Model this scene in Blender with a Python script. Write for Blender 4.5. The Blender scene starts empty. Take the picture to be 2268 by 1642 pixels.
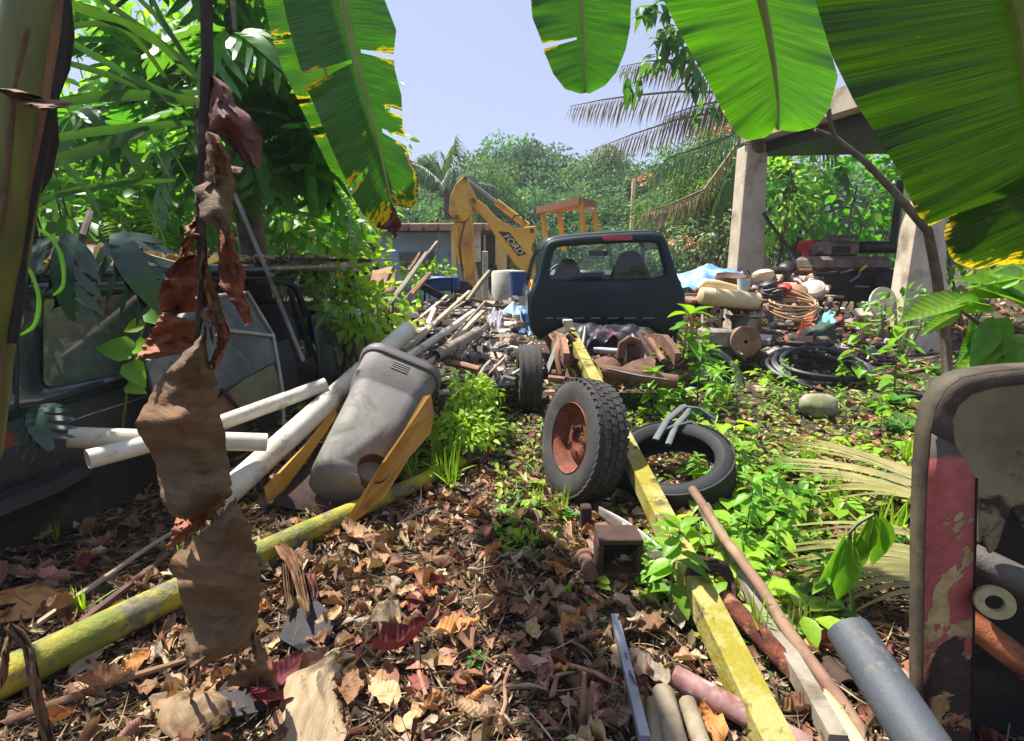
import bpy, bmesh, math, random
import numpy as np
from mathutils import Vector, Matrix, noise as mnoise

random.seed(11); RNG = np.random.default_rng(11)
scene = bpy.context.scene
COL = scene.collection
R = math.radians

# ------------------------------------------------------------------ camera
PITCH = R(11.51); FPX = 1134.0; CAMH = 1.25          # photo studied at 2268 x 1642
cam_data = bpy.data.cameras.new('camera')
cam = bpy.data.objects.new('camera', cam_data); COL.objects.link(cam)
cam.location = (0, 0, CAMH); cam.rotation_euler = (R(90) - PITCH, 0, 0)
cam_data.sensor_fit = 'HORIZONTAL'; cam_data.sensor_width = 36; cam_data.lens = 18.0
cam_data.clip_start = 0.02; cam_data.clip_end = 2000
scene.camera = cam

# ------------------------------------------------------------------ light
SUN_EL, SUN_AZ = R(63), R(-58)                         # azimuth from +Y, negative = left
sun_dir = Vector((math.sin(SUN_AZ)*math.cos(SUN_EL), math.cos(SUN_AZ)*math.cos(SUN_EL), math.sin(SUN_EL)))
sd = bpy.data.lights.new('sun', 'SUN'); sd.energy = 5.0; sd.angle = R(0.9); sd.color = (1, .955, .88)
so = bpy.data.objects.new('sun', sd); COL.objects.link(so)
so.rotation_euler = sun_dir.to_track_quat('Z', 'Y').to_euler(); so.location = (0, 0, 30)
world = bpy.data.worlds.new('World'); scene.world = world; world.use_nodes = True
wn, wl = world.node_tree.nodes, world.node_tree.links
sky = wn.new('ShaderNodeTexSky'); sky.sky_type = 'NISHITA'; sky.sun_disc = False
sky.sun_elevation = SUN_EL; sky.sun_rotation = SUN_AZ
sky.air_density = 1.0; sky.dust_density = 1.4; sky.ozone_density = 1.2; sky.altitude = 50
tc = wn.new('ShaderNodeTexCoord'); mp = wn.new('ShaderNodeMapping'); mp.inputs['Scale'].default_value = (1.2, 1.2, 3.0)
nz = wn.new('ShaderNodeTexNoise'); nz.inputs['Scale'].default_value = 1.6; nz.inputs['Detail'].default_value = 6; nz.inputs['Roughness'].default_value = .55
rp = wn.new('ShaderNodeValToRGB'); rp.color_ramp.elements[0].position = .40; rp.color_ramp.elements[1].position = .72
mx = wn.new('ShaderNodeMix'); mx.data_type = 'RGBA'; mx.inputs['B'].default_value = (2.7, 3.0, 4.3, 1)
mul = wn.new('ShaderNodeMath'); mul.operation = 'MULTIPLY_ADD'; mul.inputs[1].default_value = .22; mul.inputs[2].default_value = .66
wl.new(tc.outputs['Generated'], mp.inputs[0]); wl.new(mp.outputs[0], nz.inputs['Vector']); wl.new(nz.outputs[0], rp.inputs[0])
wl.new(rp.outputs[0], mul.inputs[0]); wl.new(mul.outputs[0], mx.inputs['Factor']); wl.new(sky.outputs[0], mx.inputs['A'])
bg = wn['Background']; bg.inputs[1].default_value = .095
wl.new(mx.outputs['Result'], bg.inputs[0])
vs = scene.view_settings; vs.view_transform = 'Standard'; vs.look = 'None'; vs.gamma = 1; vs.use_curve_mapping = False
vs.exposure = 1.12
scene.cycles.max_bounces = 7; scene.cycles.diffuse_bounces = 4; scene.cycles.glossy_bounces = 3
scene.cycles.transmission_bounces = 5; scene.cycles.transparent_max_bounces = 8
scene.cycles.caustics_reflective = False; scene.cycles.caustics_refractive = False

# ------------------------------------------------------------------ pixel -> place
CP, SP = math.cos(PITCH), math.sin(PITCH)
def ray(u, v):
    x, y = (u - 1134) / FPX, (821 - v) / FPX
    return Vector((x, CP + y*SP, -SP + y*CP))
def P(u, v, d):                                        # the point of that direction at world depth y = d
    r = ray(u, v); return Vector((0, 0, CAMH)) + r * (d / r.y)
def G(u, v, z=0.0):                                    # where it meets the plane at height z
    r = ray(u, v); return Vector((0, 0, CAMH)) + r * ((z - CAMH) / r.z)
def smooth(a, b, t):
    t = min(1, max(0, (t - a) / (b - a))); return t*t*(3 - 2*t)
def gz(x, y):                                          # terrain height
    z = .035*mnoise.noise(Vector((x*.9, y*.9, 3))) + .015*mnoise.noise(Vector((x*3, y*3, 7)))
    z += .16*smooth(2.2, 4.5, x)*smooth(3, 6, y)
    z += .10*smooth(-1.2, -3, x)*smooth(4.0, 7, y)
    return z
def W(u, v, lift=0.0):                                 # point on the terrain under a pixel
    z = 0
    for _ in range(4):
        p = G(u, v, z); z = gz(p.x, p.y)
    p.z = z + lift; return p
def L(r, g, b):
    f = lambda c: ((c/255 + .055)/1.055)**2.4 if c > 10 else c/255/12.92
    return (f(r), f(g), f(b))

# ------------------------------------------------------------------ materials
MATS = {}
def _new(name):
    m = bpy.data.materials.new(name); m.use_nodes = True
    nt = m.node_tree; return m, nt, nt.nodes, nt.links, nt.nodes['Principled BSDF']
def _mix(nt, a, b, fac, blend='MIX'):
    n = nt.nodes.new('ShaderNodeMix'); n.data_type = 'RGBA'; n.blend_type = blend
    for sock, val in (('A', a), ('B', b)):
        if isinstance(val, bpy.types.NodeSocket): nt.links.new(val, n.inputs[sock])
        else: n.inputs[sock].default_value = (*val[:3], 1)
    if isinstance(fac, bpy.types.NodeSocket): nt.links.new(fac, n.inputs['Factor'])
    else: n.inputs['Factor'].default_value = fac
    return n.outputs['Result']
def _noise(nt, vec, scale, detail=5, rough=.6, lo=None, hi=None, dist=0):
    n = nt.nodes.new('ShaderNodeTexNoise'); n.inputs['Scale'].default_value = scale
    n.inputs['Detail'].default_value = detail; n.inputs['Roughness'].default_value = rough; n.inputs['Distortion'].default_value = dist
    nt.links.new(vec, n.inputs['Vector'])
    if lo is None: return n.outputs[0]
    r = nt.nodes.new('ShaderNodeMapRange'); r.inputs['From Min'].default_value = lo; r.inputs['From Max'].default_value = hi
    nt.links.new(n.outputs[0], r.inputs[0]); return r.outputs[0]
def M(name, c1, c2=None, rough=.6, metal=0., scale=6, lo=.35, hi=.65, c3=None, s3=3, lo3=.55, hi3=.62,
      bump=.0, bscale=40, stretch=(1, 1, 1), var=0., coat=0., r3=None, m3=0., spec=.5):
    """weathered surface: two-tone noise, a second patchy layer (rust, moss, dirt) and fine relief"""
    if name in MATS: return MATS[name]
    m, nt, N, K, b = _new(name)
    t = N.new('ShaderNodeTexCoord'); mpg = N.new('ShaderNodeMapping'); mpg.inputs['Scale'].default_value = stretch
    oi = N.new('ShaderNodeObjectInfo')
    ad = N.new('ShaderNodeVectorMath'); ad.operation = 'ADD'
    sc_ = N.new('ShaderNodeMath'); sc_.operation = 'MULTIPLY'; sc_.inputs[1].default_value = 37.0
    K.new(oi.outputs['Random'], sc_.inputs[0]); K.new(t.outputs['Object'], mpg.inputs[0])
    K.new(mpg.outputs[0], ad.inputs[0]); K.new(sc_.outputs[0], ad.inputs[1])
    vec = ad.outputs[0]
    c2 = c2 or tuple(x*.75 for x in c1)
    col = _mix(nt, c1, c2, _noise(nt, vec, scale, 6, .62, lo, hi))
    b.inputs['Roughness'].default_value = rough; b.inputs['Metallic'].default_value = metal
    b.inputs['Specular IOR Level'].default_value = spec
    if c3 is not None:
        f3 = _noise(nt, vec, s3, 7, .65, lo3, hi3, .4)
        c3b = _mix(nt, c3, tuple(x*.45 for x in c3), _noise(nt, vec, s3*5, 4, .6, .35, .7))
        col = _mix(nt, col, c3b, f3)
        rr = N.new('ShaderNodeMapRange'); rr.inputs['To Min'].default_value = rough; rr.inputs['To Max'].default_value = .85 if r3 is None else r3
        K.new(f3, rr.inputs[0]); K.new(rr.outputs[0], b.inputs['Roughness'])
        if metal:
            mm = N.new('ShaderNodeMapRange'); mm.inputs['To Min'].default_value = metal; mm.inputs['To Max'].default_value = m3
            K.new(f3, mm.inputs[0]); K.new(mm.outputs[0], b.inputs['Metallic'])
    if var:
        h = N.new('ShaderNodeHueSaturation'); r_ = N.new('ShaderNodeMapRange')
        r_.inputs['To Min'].default_value = 1 - var; r_.inputs['To Max'].default_value = 1 + var
        K.new(oi.outputs['Random'], r_.inputs[0]); K.new(r_.outputs[0], h.inputs['Value']); K.new(col, h.inputs['Color']); col = h.outputs[0]
    K.new(col, b.inputs['Base Color'])
    if coat: b.inputs['Coat Weight'].default_value = coat
    if bump:
        bn = N.new('ShaderNodeBump'); bn.inputs['Strength'].default_value = bump; bn.inputs['Distance'].default_value = .01
        K.new(_noise(nt, vec, bscale, 6, .65), bn.inputs['Height']); K.new(bn.outputs[0], b.inputs['Normal'])
    MATS[name] = m; return m
def leafmat(name, c1, c2, trans=.45, tcol=None, rough=.42, var=.22, attr=None, scale=7, spec=.4):
    """green tissue: reflects on top, lets the sun through from behind"""
    if name in MATS: return MATS[name]
    m, nt, N, K, b = _new(name)
    t = N.new('ShaderNodeTexCoord'); oi = N.new('ShaderNodeObjectInfo')
    col = _mix(nt, c1, c2, _noise(nt, t.outputs['Object'], scale, 4, .6, .3, .7))
    if attr:
        a = N.new('ShaderNodeAttribute'); a.attribute_name = attr; col = _mix(nt, col, a.outputs['Color'], 1.0, 'MULTIPLY')
    h = N.new('ShaderNodeHueSaturation'); r_ = N.new('ShaderNodeMapRange'); r_.inputs['To Min'].default_value = 1 - var; r_.inputs['To Max'].default_value = 1 + var
    K.new(oi.outputs['Random'], r_.inputs[0]); K.new(r_.outputs[0], h.inputs['Value']); K.new(col, h.inputs['Color'])
    r2 = N.new('ShaderNodeMapRange'); r2.inputs['To Min'].default_value = .485; r2.inputs['To Max'].default_value = .515
    ml = N.new('ShaderNodeMath'); ml.operation = 'FRACT'; mm = N.new('ShaderNodeMath'); mm.operation = 'MULTIPLY'; mm.inputs[1].default_value = 7.3
    K.new(oi.outputs['Random'], mm.inputs[0]); K.new(mm.outputs[0], ml.inputs[0]); K.new(ml.outputs[0], r2.inputs[0]); K.new(r2.outputs[0], h.inputs['Hue'])
    col = h.outputs[0]
    K.new(col, b.inputs['Base Color']); b.inputs['Roughness'].default_value = rough; b.inputs['Specular IOR Level'].default_value = spec
    tr = N.new('ShaderNodeBsdfTranslucent'); tcol = tcol or (1.5, 1.55, .5)
    tcs = _mix(nt, col, tcol, 1.0, 'MULTIPLY'); K.new(tcs, tr.inputs[0])
    ms = N.new('ShaderNodeMixShader'); ms.inputs[0].default_value = trans
    K.new(b.outputs[0], ms.inputs[1]); K.new(tr.outputs[0], ms.inputs[2]); K.new(ms.outputs[0], N['Material Output'].inputs[0])
    MATS[name] = m; return m
def colormat(name, rough=.7, trans=.0, bump=0., attr='Col', noise=.35, scale=30):
    """each piece keeps its own stored colour; fine mottling on top"""
    if name in MATS: return MATS[name]
    m, nt, N, K, b = _new(name)
    t = N.new('ShaderNodeTexCoord'); a = N.new('ShaderNodeAttribute'); a.attribute_name = attr
    dk = _mix(nt, a.outputs['Color'], (1 - noise,)*3, 1.0, 'MULTIPLY')
    col = _mix(nt, a.outputs['Color'], dk, _noise(nt, t.outputs['Object'], scale, 5, .65, .35, .65))
    K.new(col, b.inputs['Base Color']); b.inputs['Roughness'].default_value = rough; b.inputs['Specular IOR Level'].default_value = .3
    if bump:
        bn = N.new('ShaderNodeBump'); bn.inputs['Strength'].default_value = bump; bn.inputs['Distance'].default_value = .006
        K.new(_noise(nt, t.outputs['Object'], scale*2, 5, .65), bn.inputs['Height']); K.new(bn.outputs[0], b.inputs['Normal'])
    if trans:
        tr = N.new('ShaderNodeBsdfTranslucent'); K.new(_mix(nt, col, (1.4, 1.4, .6), 1.0, 'MULTIPLY'), tr.inputs[0])
        ms = N.new('ShaderNodeMixShader'); ms.inputs[0].default_value = trans
        K.new(b.outputs[0], ms.inputs[1]); K.new(tr.outputs[0], ms.inputs[2]); K.new(ms.outputs[0], N['Material Output'].inputs[0])
    MATS[name] = m; return m
def glassmat(name, tint=(.8, .9, .9), rough=.03, dirt=.25, dirtcol=(.3, .33, .3)):
    """a thin pane: mostly clear with a mirror sheen, patchy dirt film"""
    if name in MATS: return MATS[name]
    m, nt, N, K, b = _new(name)
    t = N.new('ShaderNodeTexCoord')
    tp = N.new('ShaderNodeBsdfTransparent'); tp.inputs[0].default_value = (*tint, 1)
    gl = N.new('ShaderNodeBsdfGlossy'); gl.inputs['Roughness'].default_value = rough
    lw = N.new('ShaderNodeLayerWeight'); pw = N.new('ShaderNodeMath'); pw.operation = 'POWER'; pw.inputs[1].default_value = 4; K.new(lw.outputs['Facing'], pw.inputs[0]); fr = N.new('ShaderNodeMath'); fr.operation = 'MULTIPLY_ADD'; fr.inputs[1].default_value = .8; fr.inputs[2].default_value = .05; K.new(pw.outputs[0], fr.inputs[0])
    m1 = N.new('ShaderNodeMixShader'); K.new(fr.outputs[0], m1.inputs[0]); K.new(tp.outputs[0], m1.inputs[1]); K.new(gl.outputs[0], m1.inputs[2])
    b.inputs['Base Color'].default_value = (*dirtcol, 1); b.inputs['Roughness'].default_value = .8
    f = _noise(nt, t.outputs['Object'], 3.5, 6, .65, .3, .8); mu = N.new('ShaderNodeMath'); mu.operation = 'MULTIPLY'; mu.inputs[1].default_value = dirt*2
    K.new(f, mu.inputs[0])
    m2 = N.new('ShaderNodeMixShader'); K.new(mu.outputs[0], m2.inputs[0]); K.new(m1.outputs[0], m2.inputs[1]); K.new(b.outputs[0], m2.inputs[2])
    K.new(m2.outputs[0], N['Material Output'].inputs[0]); MATS[name] = m; return m

# ------------------------------------------------------------------ objects
def tag(o, label=None, cat=None, group=None, kind=None):
    if label: o['label'] = label
    if cat: o['category'] = cat
    if group: o['group'] = group
    if kind: o['kind'] = kind
    return o
def thing(name, label, cat, loc=(0, 0, 0), group=None, rot=None):
    o = bpy.data.objects.new(name, None); COL.objects.link(o); o.location = loc; o.empty_display_size = .1
    if rot is not None: o.rotation_euler = rot
    return tag(o, label, cat, group)
def copy_tree(o, parent=None):
    c = o.copy(); COL.objects.link(c)
    if parent is not None: c.parent = parent
    for ch in list(o.children): copy_tree(ch, c)
    return c
def add_mesh(name, me, mat, parent=None, loc=None):
    o = bpy.data.objects.new(name, me); COL.objects.link(o)
    if mat is not None and not me.materials:
        for m_ in (mat if isinstance(mat, (list, tuple)) else [mat]): me.materials.append(m_)
    if parent is not None: o.parent = parent
    if loc is not None: o.location = loc
    return o
def worldorigin(o):
    v = Vector((0, 0, 0))
    while o is not None: v += o.location; o = o.parent
    return v
class MB:
    """collects shapes of one mesh"""
    def __init__(s): s.v = []; s.f = []; s.mi = []; s.m = 0
    def add(s, vs, fs):
        n = len(s.v); s.v += [Vector(p) for p in vs]; s.f += [tuple(n + i for i in f) for f in fs]; s.mi += [s.m]*len(fs); return s
    def box(s, c, size, rot=None, bev=0.0, taper=1.0):
        sx, sy, sz = (x/2 for x in size); c = Vector(c)
        if bev <= 0:
            pts = [Vector((x*sx*(taper if z > 0 else 1), y*sy*(taper if z > 0 else 1), z*sz)) for z in (-1, 1) for x, y in ((-1, -1), (1, -1), (1, 1), (-1, 1))]
            fs = [(3, 2, 1, 0), (4, 5, 6, 7), (0, 1, 5, 4), (1, 2, 6, 5), (2, 3, 7, 6), (3, 0, 4, 7)]
        else:
            b = min(bev, sx*.98, sy*.98, sz*.98); pts = []; fs = []
            ring = lambda ex, ey, z: [Vector((x*ex, y*ey, z)) for x, y in ((-1, -1), (1, -1), (1, 1), (-1, 1))]
            def oct_(ex, ey, bb, z):
                return [Vector(p) for p in ((-ex+bb, -ey, z), (ex-bb, -ey, z), (ex, -ey+bb, z), (ex, ey-bb, z), (ex-bb, ey, z), (-ex+bb, ey, z), (-ex, ey-bb, z), (-ex, -ey+bb, z))]
            k = taper
            rings = [oct_(sx-b, sy-b, b*.5, -sz), oct_(sx, sy, b, -sz+b), oct_(sx*k, sy*k, b, sz-b), oct_((sx-b)*k, (sy-b)*k, b*.5, sz)]
            for r_ in rings: pts += r_
            for i in range(3):
                for j in range(8): fs.append((i*8+j, i*8+(j+1) % 8, i*8+8+(j+1) % 8, i*8+8+j))
            fs += [tuple(range(7, -1, -1)), tuple(range(24, 32))]
        if rot is not None:
            if not isinstance(rot, Matrix): rot = Matrix.Rotation(rot[2], 3, 'Z') @ Matrix.Rotation(rot[1], 3, 'Y') @ Matrix.Rotation(rot[0], 3, 'X')
            pts = [rot @ p for p in pts]
        return s.add([c + p for p in pts], fs)
    def tube(s, path, rad, n=8, cap=True, sq=False, flat=1.0, jit=0.0):
        path = [Vector(p) for p in path]; k = len(path)
        rad = [rad]*k if not isinstance(rad, (list, tuple)) else rad
        vs, fs = [], []; up = None
        for i, p in enumerate(path):
            t = (path[min(i+1, k-1)] - path[max(i-1, 0)]).normalized()
            if up is None: up = t.orthogonal().normalized() if abs(t.z) > .95 else (Vector((0, 0, 1)) - t*t.z).normalized()
            up = (up - t*up.dot(t)).normalized(); sd_ = t.cross(up)
            for j in range(n):
                a = 2*math.pi*(j + (.5 if sq else 0))/n
                r_ = rad[i]*(1 + jit*random.uniform(-1, 1))
                vs.append(p + up*(math.cos(a)*r_*flat) + sd_*(math.sin(a)*r_))
        for i in range(k-1):
            for j in range(n): fs.append((i*n+j, i*n+(j+1) % n, (i+1)*n+(j+1) % n, (i+1)*n+j))
        if cap: fs += [tuple(range(n-1, -1, -1)), tuple(range((k-1)*n, k*n))]
        return s.add(vs, fs)
    def pipe(s, a, b, ro, ri, n=20, segs=3, sag=0.0):
        """hollow pipe with wall"""
        a, b = Vector(a), Vector(b); t = (b-a).normalized(); up = t.orthogonal().normalized(); sd_ = t.cross(up); vs, fs = [], []
        ro = ro if isinstance(ro, tuple) else (ro, ro); ri = ri if isinstance(ri, tuple) else (ri, ri)
        st = [i/segs for i in range(segs+1)]
        rings = [(x, ro[0]+(ro[1]-ro[0])*x) for x in st] + [(x, ri[0]+(ri[1]-ri[0])*x) for x in reversed(st)]
        for x, r_ in rings:
            c = a.lerp(b, x) + Vector((0, 0, -sag*4*x*(1-x)))
            for j in range(n): an = 2*math.pi*j/n; vs.append(c + up*math.cos(an)*r_ + sd_*math.sin(an)*r_)
        k = len(rings)
        for i in range(k):
            for j in range(n): fs.append((i*n+j, i*n+(j+1) % n, ((i+1) % k)*n+(j+1) % n, ((i+1) % k)*n+j))
        return s.add(vs, fs)
    def lathe(s, prof, n=32, mat=None, close=False):
        """profile of (radius, height) spun about local z"""
        mat = mat or Matrix.Identity(4); vs, fs = [], []
        for r_, h in prof:
            for j in range(n): a = 2*math.pi*j/n; vs.append(mat @ Vector((math.cos(a)*r_, math.sin(a)*r_, h)))
        k = len(prof)
        for i in range(k if close else k-1):
            for j in range(n): fs.append((i*n+j, i*n+(j+1) % n, ((i+1) % k)*n+(j+1) % n, ((i+1) % k)*n+j))
        return s.add(vs, fs)
    def prism(s, pts, off):
        pts = [Vector(p) for p in pts]; off = Vector(off); n = len(pts)
        fs = [tuple(range(n)), tuple(range(2*n-1, n-1, -1))] + [(j, n+j, n+(j+1) % n, (j+1) % n) for j in range(n)]
        return s.add(pts + [p+off for p in pts], fs)
    def loft(s, rings, cap0=True, cap1=True, closed=True):
        n = len(rings[0]); vs = [p for r_ in rings for p in r_]; fs = []
        for i in range(len(rings)-1):
            for j in range(n if closed else n-1): fs.append((i*n+j, i*n+(j+1) % n, (i+1)*n+(j+1) % n, (i+1)*n+j))
        if cap0: fs.append(tuple(range(n-1, -1, -1)))
        if cap1: fs.append(tuple(range((len(rings)-1)*n, len(rings)*n)))
        return s.add(vs, fs)
    def grid(s, fn, nu, nv):
        n0 = [fn(i/nu, j/nv) for j in range(nv+1) for i in range(nu+1)]
        return s.add(n0, [(j*(nu+1)+i, j*(nu+1)+i+1, (j+1)*(nu+1)+i+1, (j+1)*(nu+1)+i) for j in range(nv) for i in range(nu)])
    def build(s, name, mat, parent=None, local=False, smooth_=True, angle=40, solid=0, fix=True):
        org = Vector((0, 0, 0)) if (parent is None or local) else worldorigin(parent)
        me = bpy.data.meshes.new(name); me.from_pydata([p - org for p in s.v], [], s.f)
        if any(s.mi): me.polygons.foreach_set('material_index', s.mi)
        bm = bmesh.new(); bm.from_mesh(me)
        if fix: bmesh.ops.recalc_face_normals(bm, faces=bm.faces)
        if smooth_:
            for f in bm.faces: f.smooth = True
            lim = R(angle)
            for e in bm.edges:
                if len(e.link_faces) == 2 and e.calc_face_angle(0) > lim: e.smooth = False
        bm.to_mesh(me); bm.free()
        o = add_mesh(name, me, mat, parent)
        if solid:
            md = o.modifiers.new('thickness', 'SOLIDIFY'); md.thickness = solid; md.offset = 0
        return o
def single(mb, name, mat, label, cat, group=None, **k):
    """a thing that is one mesh, origin at its base"""
    lo = Vector((sum(p.x for p in mb.v)/len(mb.v), sum(p.y for p in mb.v)/len(mb.v), min(p.z for p in mb.v)))
    mb.v = [p - lo for p in mb.v]
    o = mb.build(name, mat, None, **k); o.location = lo; return tag(o, label, cat, group)
def np_mesh(name, verts, faces, smooth_=True, col=None, attrs=None):
    """fast mesh from numpy arrays (all faces of one size)"""
    me = bpy.data.meshes.new(name); nf, k = faces.shape
    me.vertices.add(len(verts)); me.vertices.foreach_set('co', verts.astype(np.float32).ravel())
    me.loops.add(nf*k); me.loops.foreach_set('vertex_index', faces.astype(np.int32).ravel())
    me.polygons.add(nf); me.polygons.foreach_set('loop_start', np.arange(0, nf*k, k, dtype=np.int32))
    me.polygons.foreach_set('use_smooth', np.full(nf, smooth_))
    if col is not None:
        a = me.color_attributes.new('Col', 'FLOAT_COLOR', 'POINT')
        a.data.foreach_set('color', np.concatenate([col, np.ones((len(col), 1))], 1).astype(np.float32).ravel())
    for nm, arr in (attrs or {}).items():
        a = me.attributes.new(nm, 'FLOAT', 'POINT'); a.data.foreach_set('value', arr.astype(np.float32))
    me.update(calc_edges=True); me.validate(); return me
# leaf templates: x along the leaf 0..1, y across, z out of the blade; triangles only
def _tmpl(rows, dip=.08, curl=.0, twist=0.):
    v = [(0, 0, 0)]; f = []; prev = None
    for x, w in rows:
        z = -curl*x*x; a = twist*x
        pts = [(x, -w, z + dip*w*2), (x, 0, z), (x, w, z + dip*w*2)]
        if twist: pts = [(p[0], p[1]*math.cos(a) - (p[2]-z)*math.sin(a), z + p[1]*math.sin(a) + (p[2]-z)*math.cos(a)) for p in pts]
        i = len(v); v += pts
        if prev is None: f += [(0, i, i+1), (0, i+1, i+2)]
        else: f += [(prev, i, i+1), (prev, i+1, prev+1), (prev+1, i+1, i+2), (prev+1, i+2, prev+2)]
        prev = i
    i = len(v); v.append((1, 0, -curl)); f += [(prev, i, prev+1), (prev+1, i, prev+2)]
    return np.array(v, float), np.array(f)
T_OVAL = _tmpl([(.18, .19), (.45, .27), (.75, .19)], .25, .15)
T_HEART = _tmpl([(.05, .26), (.3, .40), (.65, .26)], .2, .2)
T_LANCE = _tmpl([(.25, .09), (.6, .10)], .2, .25)
T_CURL = _tmpl([(.15, .2), (.45, .3), (.8, .17)], .9, -.25, .5)
T_CURL2 = _tmpl([(.2, .22), (.5, .33), (.78, .2)], -.7, .35, -.7)
T_FLAT = _tmpl([(.2, .2), (.5, .28), (.78, .2)], .1, -.08, .2)
T_STRAP = _tmpl([(.3, .035), (.65, .03)], .3, .5)
T_DIA = (np.array([(0, 0, 0), (.5, -.25, .06), (1, 0, -.05), (.5, .25, .06)], float), np.array([(0, 1, 2), (0, 2, 3)]))
def leafcloud(pos, dirs, nrm, length, tmpl, col=None, width=1.0, attrs=False):
    """many leaves in one array: frames from direction and normal"""
    tv, tf = tmpl; n = len(pos); k = len(tv)
    d = dirs/np.linalg.norm(dirs, axis=1, keepdims=True)
    s = np.cross(nrm, d); s /= np.maximum(np.linalg.norm(s, axis=1, keepdims=True), 1e-6); u = np.cross(d, s)
    ln = np.broadcast_to(np.asarray(length, float), (n,)); wd = ln*np.broadcast_to(np.asarray(width, float), (n,))
    V = (pos[:, None, :] + tv[None, :, 0, None]*d[:, None, :]*ln[:, None, None]
         + tv[None, :, 1, None]*s[:, None, :]*wd[:, None, None] + tv[None, :, 2, None]*u[:, None, :]*wd[:, None, None])
    F = (tf[None] + (np.arange(n)*k)[:, None, None]).reshape(-1, 3)
    C = None if col is None else np.repeat(col, k, axis=0)
    return V.reshape(-1, 3), F, C
def merge(parts):
    vs, fs, cs, o = [], [], [], 0
    for v, f, c in parts: vs.append(v); fs.append(f + o); cs.append(c); o += len(v)
    return np.concatenate(vs), np.concatenate(fs), (np.concatenate(cs) if cs[0] is not None else None)
def unit(n):
    v = RNG.normal(size=(n, 3)); return v/np.linalg.norm(v, axis=1, keepdims=True)
def pick(cols, n, var=.15):
    c = np.array(cols)[RNG.integers(0, len(cols), n)]
    return np.clip(c*(1 + RNG.uniform(-var, var, (n, 1)))*(1 + RNG.uniform(-.06, .06, (n, 3))), 0, 1)
def one_leaf(name, tmpl, wid=1.0):
    v = tmpl[0].copy(); v[:, 1:] *= wid; return np_mesh(name, v, tmpl[1])
def bool_cut(o, cutter_mb):
    c = cutter_mb.build('cutter', None, o.parent) if o.parent else cutter_mb.build('cutter', None)
    md = o.modifiers.new('cut', 'BOOLEAN'); md.operation = 'DIFFERENCE'; md.object = c; md.solver = 'EXACT'
    dg = bpy.context.evaluated_depsgraph_get(); me = bpy.data.meshes.new_from_object(o.evaluated_get(dg))
    o.modifiers.clear(); o.data = me; bpy.data.objects.remove(c)

# ================================================================== palette
m_soil = M('soil', L(72, 56, 42), L(40, 31, 24), .95, scale=3, c3=L(74, 92, 40), s3=1.3, lo3=.52, hi3=.66, bump=.8, bscale=30)
m_conc = M('old_concrete', L(206, 192, 170), L(176, 160, 138), .92, scale=3, c3=L(112, 100, 84), s3=1.6, lo3=.52, hi3=.72, bump=.5, bscale=45)
m_pvc = M('white_pvc', L(212, 206, 190), L(184, 174, 150), .5, scale=5, c3=L(122, 106, 78), s3=7, lo3=.57, hi3=.72, bump=.12)
m_greypvc = M('grey_pvc', L(78, 82, 88), L(68, 72, 78), .62, scale=7, c3=L(112, 110, 104), s3=14, lo3=.56, hi3=.66, bump=.25, bscale=70, r3=.85)
m_mosspole = M('mossy_yellow_pole', L(172, 154, 30), L(112, 122, 38), .7, scale=6, lo=.4, hi=.6, c3=L(126, 122, 92), s3=9, lo3=.5, hi3=.58, bump=.8, bscale=60)
m_yellowtube = M('mossy_yellow_tube', L(158, 150, 86), L(140, 128, 28), .75, scale=9, lo=.44, hi=.56, c3=L(98, 84, 54), s3=10, lo3=.54, hi3=.62, bump=.6, bscale=60)
m_dullwhite = M('dull_white_tube', L(152, 144, 128), L(118, 108, 90), .7, scale=8, c3=L(92, 76, 54), s3=5, lo3=.5, hi3=.68, bump=.2)
m_rust = M('brown_rust', L(122, 86, 68), L(84, 58, 46), .9, scale=9, c3=L(150, 114, 90), s3=6, lo3=.52, hi3=.7, bump=.6, bscale=60)
m_rustdk = M('dark_rust', L(74, 50, 40), L(42, 30, 26), .85, scale=9, c3=L(110, 66, 44), s3=5, lo3=.55, hi3=.7, bump=.5, bscale=50)
m_rustpale = M('pale_rust', L(158, 118, 94), L(120, 80, 60), .85, scale=7, c3=L(86, 56, 42), s3=5, lo3=.55, hi3=.7, bump=.4, bscale=50)
m_flakyrust = M('flaky_rust', L(124, 66, 44), L(70, 36, 26), .95, scale=22, c3=L(176, 122, 90), s3=14, lo3=.52, hi3=.62, bump=1.0, bscale=70)
m_alu = M('bare_metal', L(160, 162, 168), L(128, 130, 136), .5, .25, scale=6, c3=L(120, 108, 90), s3=6, lo3=.6, hi3=.75)
m_steel = M('grey_steel', L(120, 120, 118), L(88, 86, 82), .5, .6, scale=6, c3=L(104, 70, 50), s3=4, lo3=.55, hi3=.7, bump=.2)
m_rubber = M('tyre_rubber', L(68, 65, 62), L(50, 48, 46), .85, scale=6, c3=L(118, 110, 96), s3=4, lo3=.55, hi3=.8, bump=.25, bscale=90)
m_rubber_dk = M('dark_rubber', L(40, 40, 42), L(28, 28, 30), .7, scale=6, bump=.2, bscale=90)
m_hose = M('black_hose', L(44, 46, 52), L(30, 31, 36), .5, scale=6, var=.2)
m_truck = M('dark_green_paint', L(24, 48, 58), L(19, 40, 50), .32, .0, scale=2, c3=L(44, 56, 58), s3=5, lo3=.6, hi3=.85, coat=.5, r3=.6)
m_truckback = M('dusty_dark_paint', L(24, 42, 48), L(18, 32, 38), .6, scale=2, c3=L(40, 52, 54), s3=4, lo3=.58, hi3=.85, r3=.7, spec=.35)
m_blackplastic = M('black_plastic', L(26, 27, 29), L(18, 18, 20), .5, scale=5)
m_seat = M('grey_seat_cloth', L(64, 68, 68), L(50, 54, 55), .95, scale=30, bump=.2, bscale=200)
m_dash = M('dash_plastic', L(78, 92, 94), L(64, 76, 80), .6, scale=4)
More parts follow.
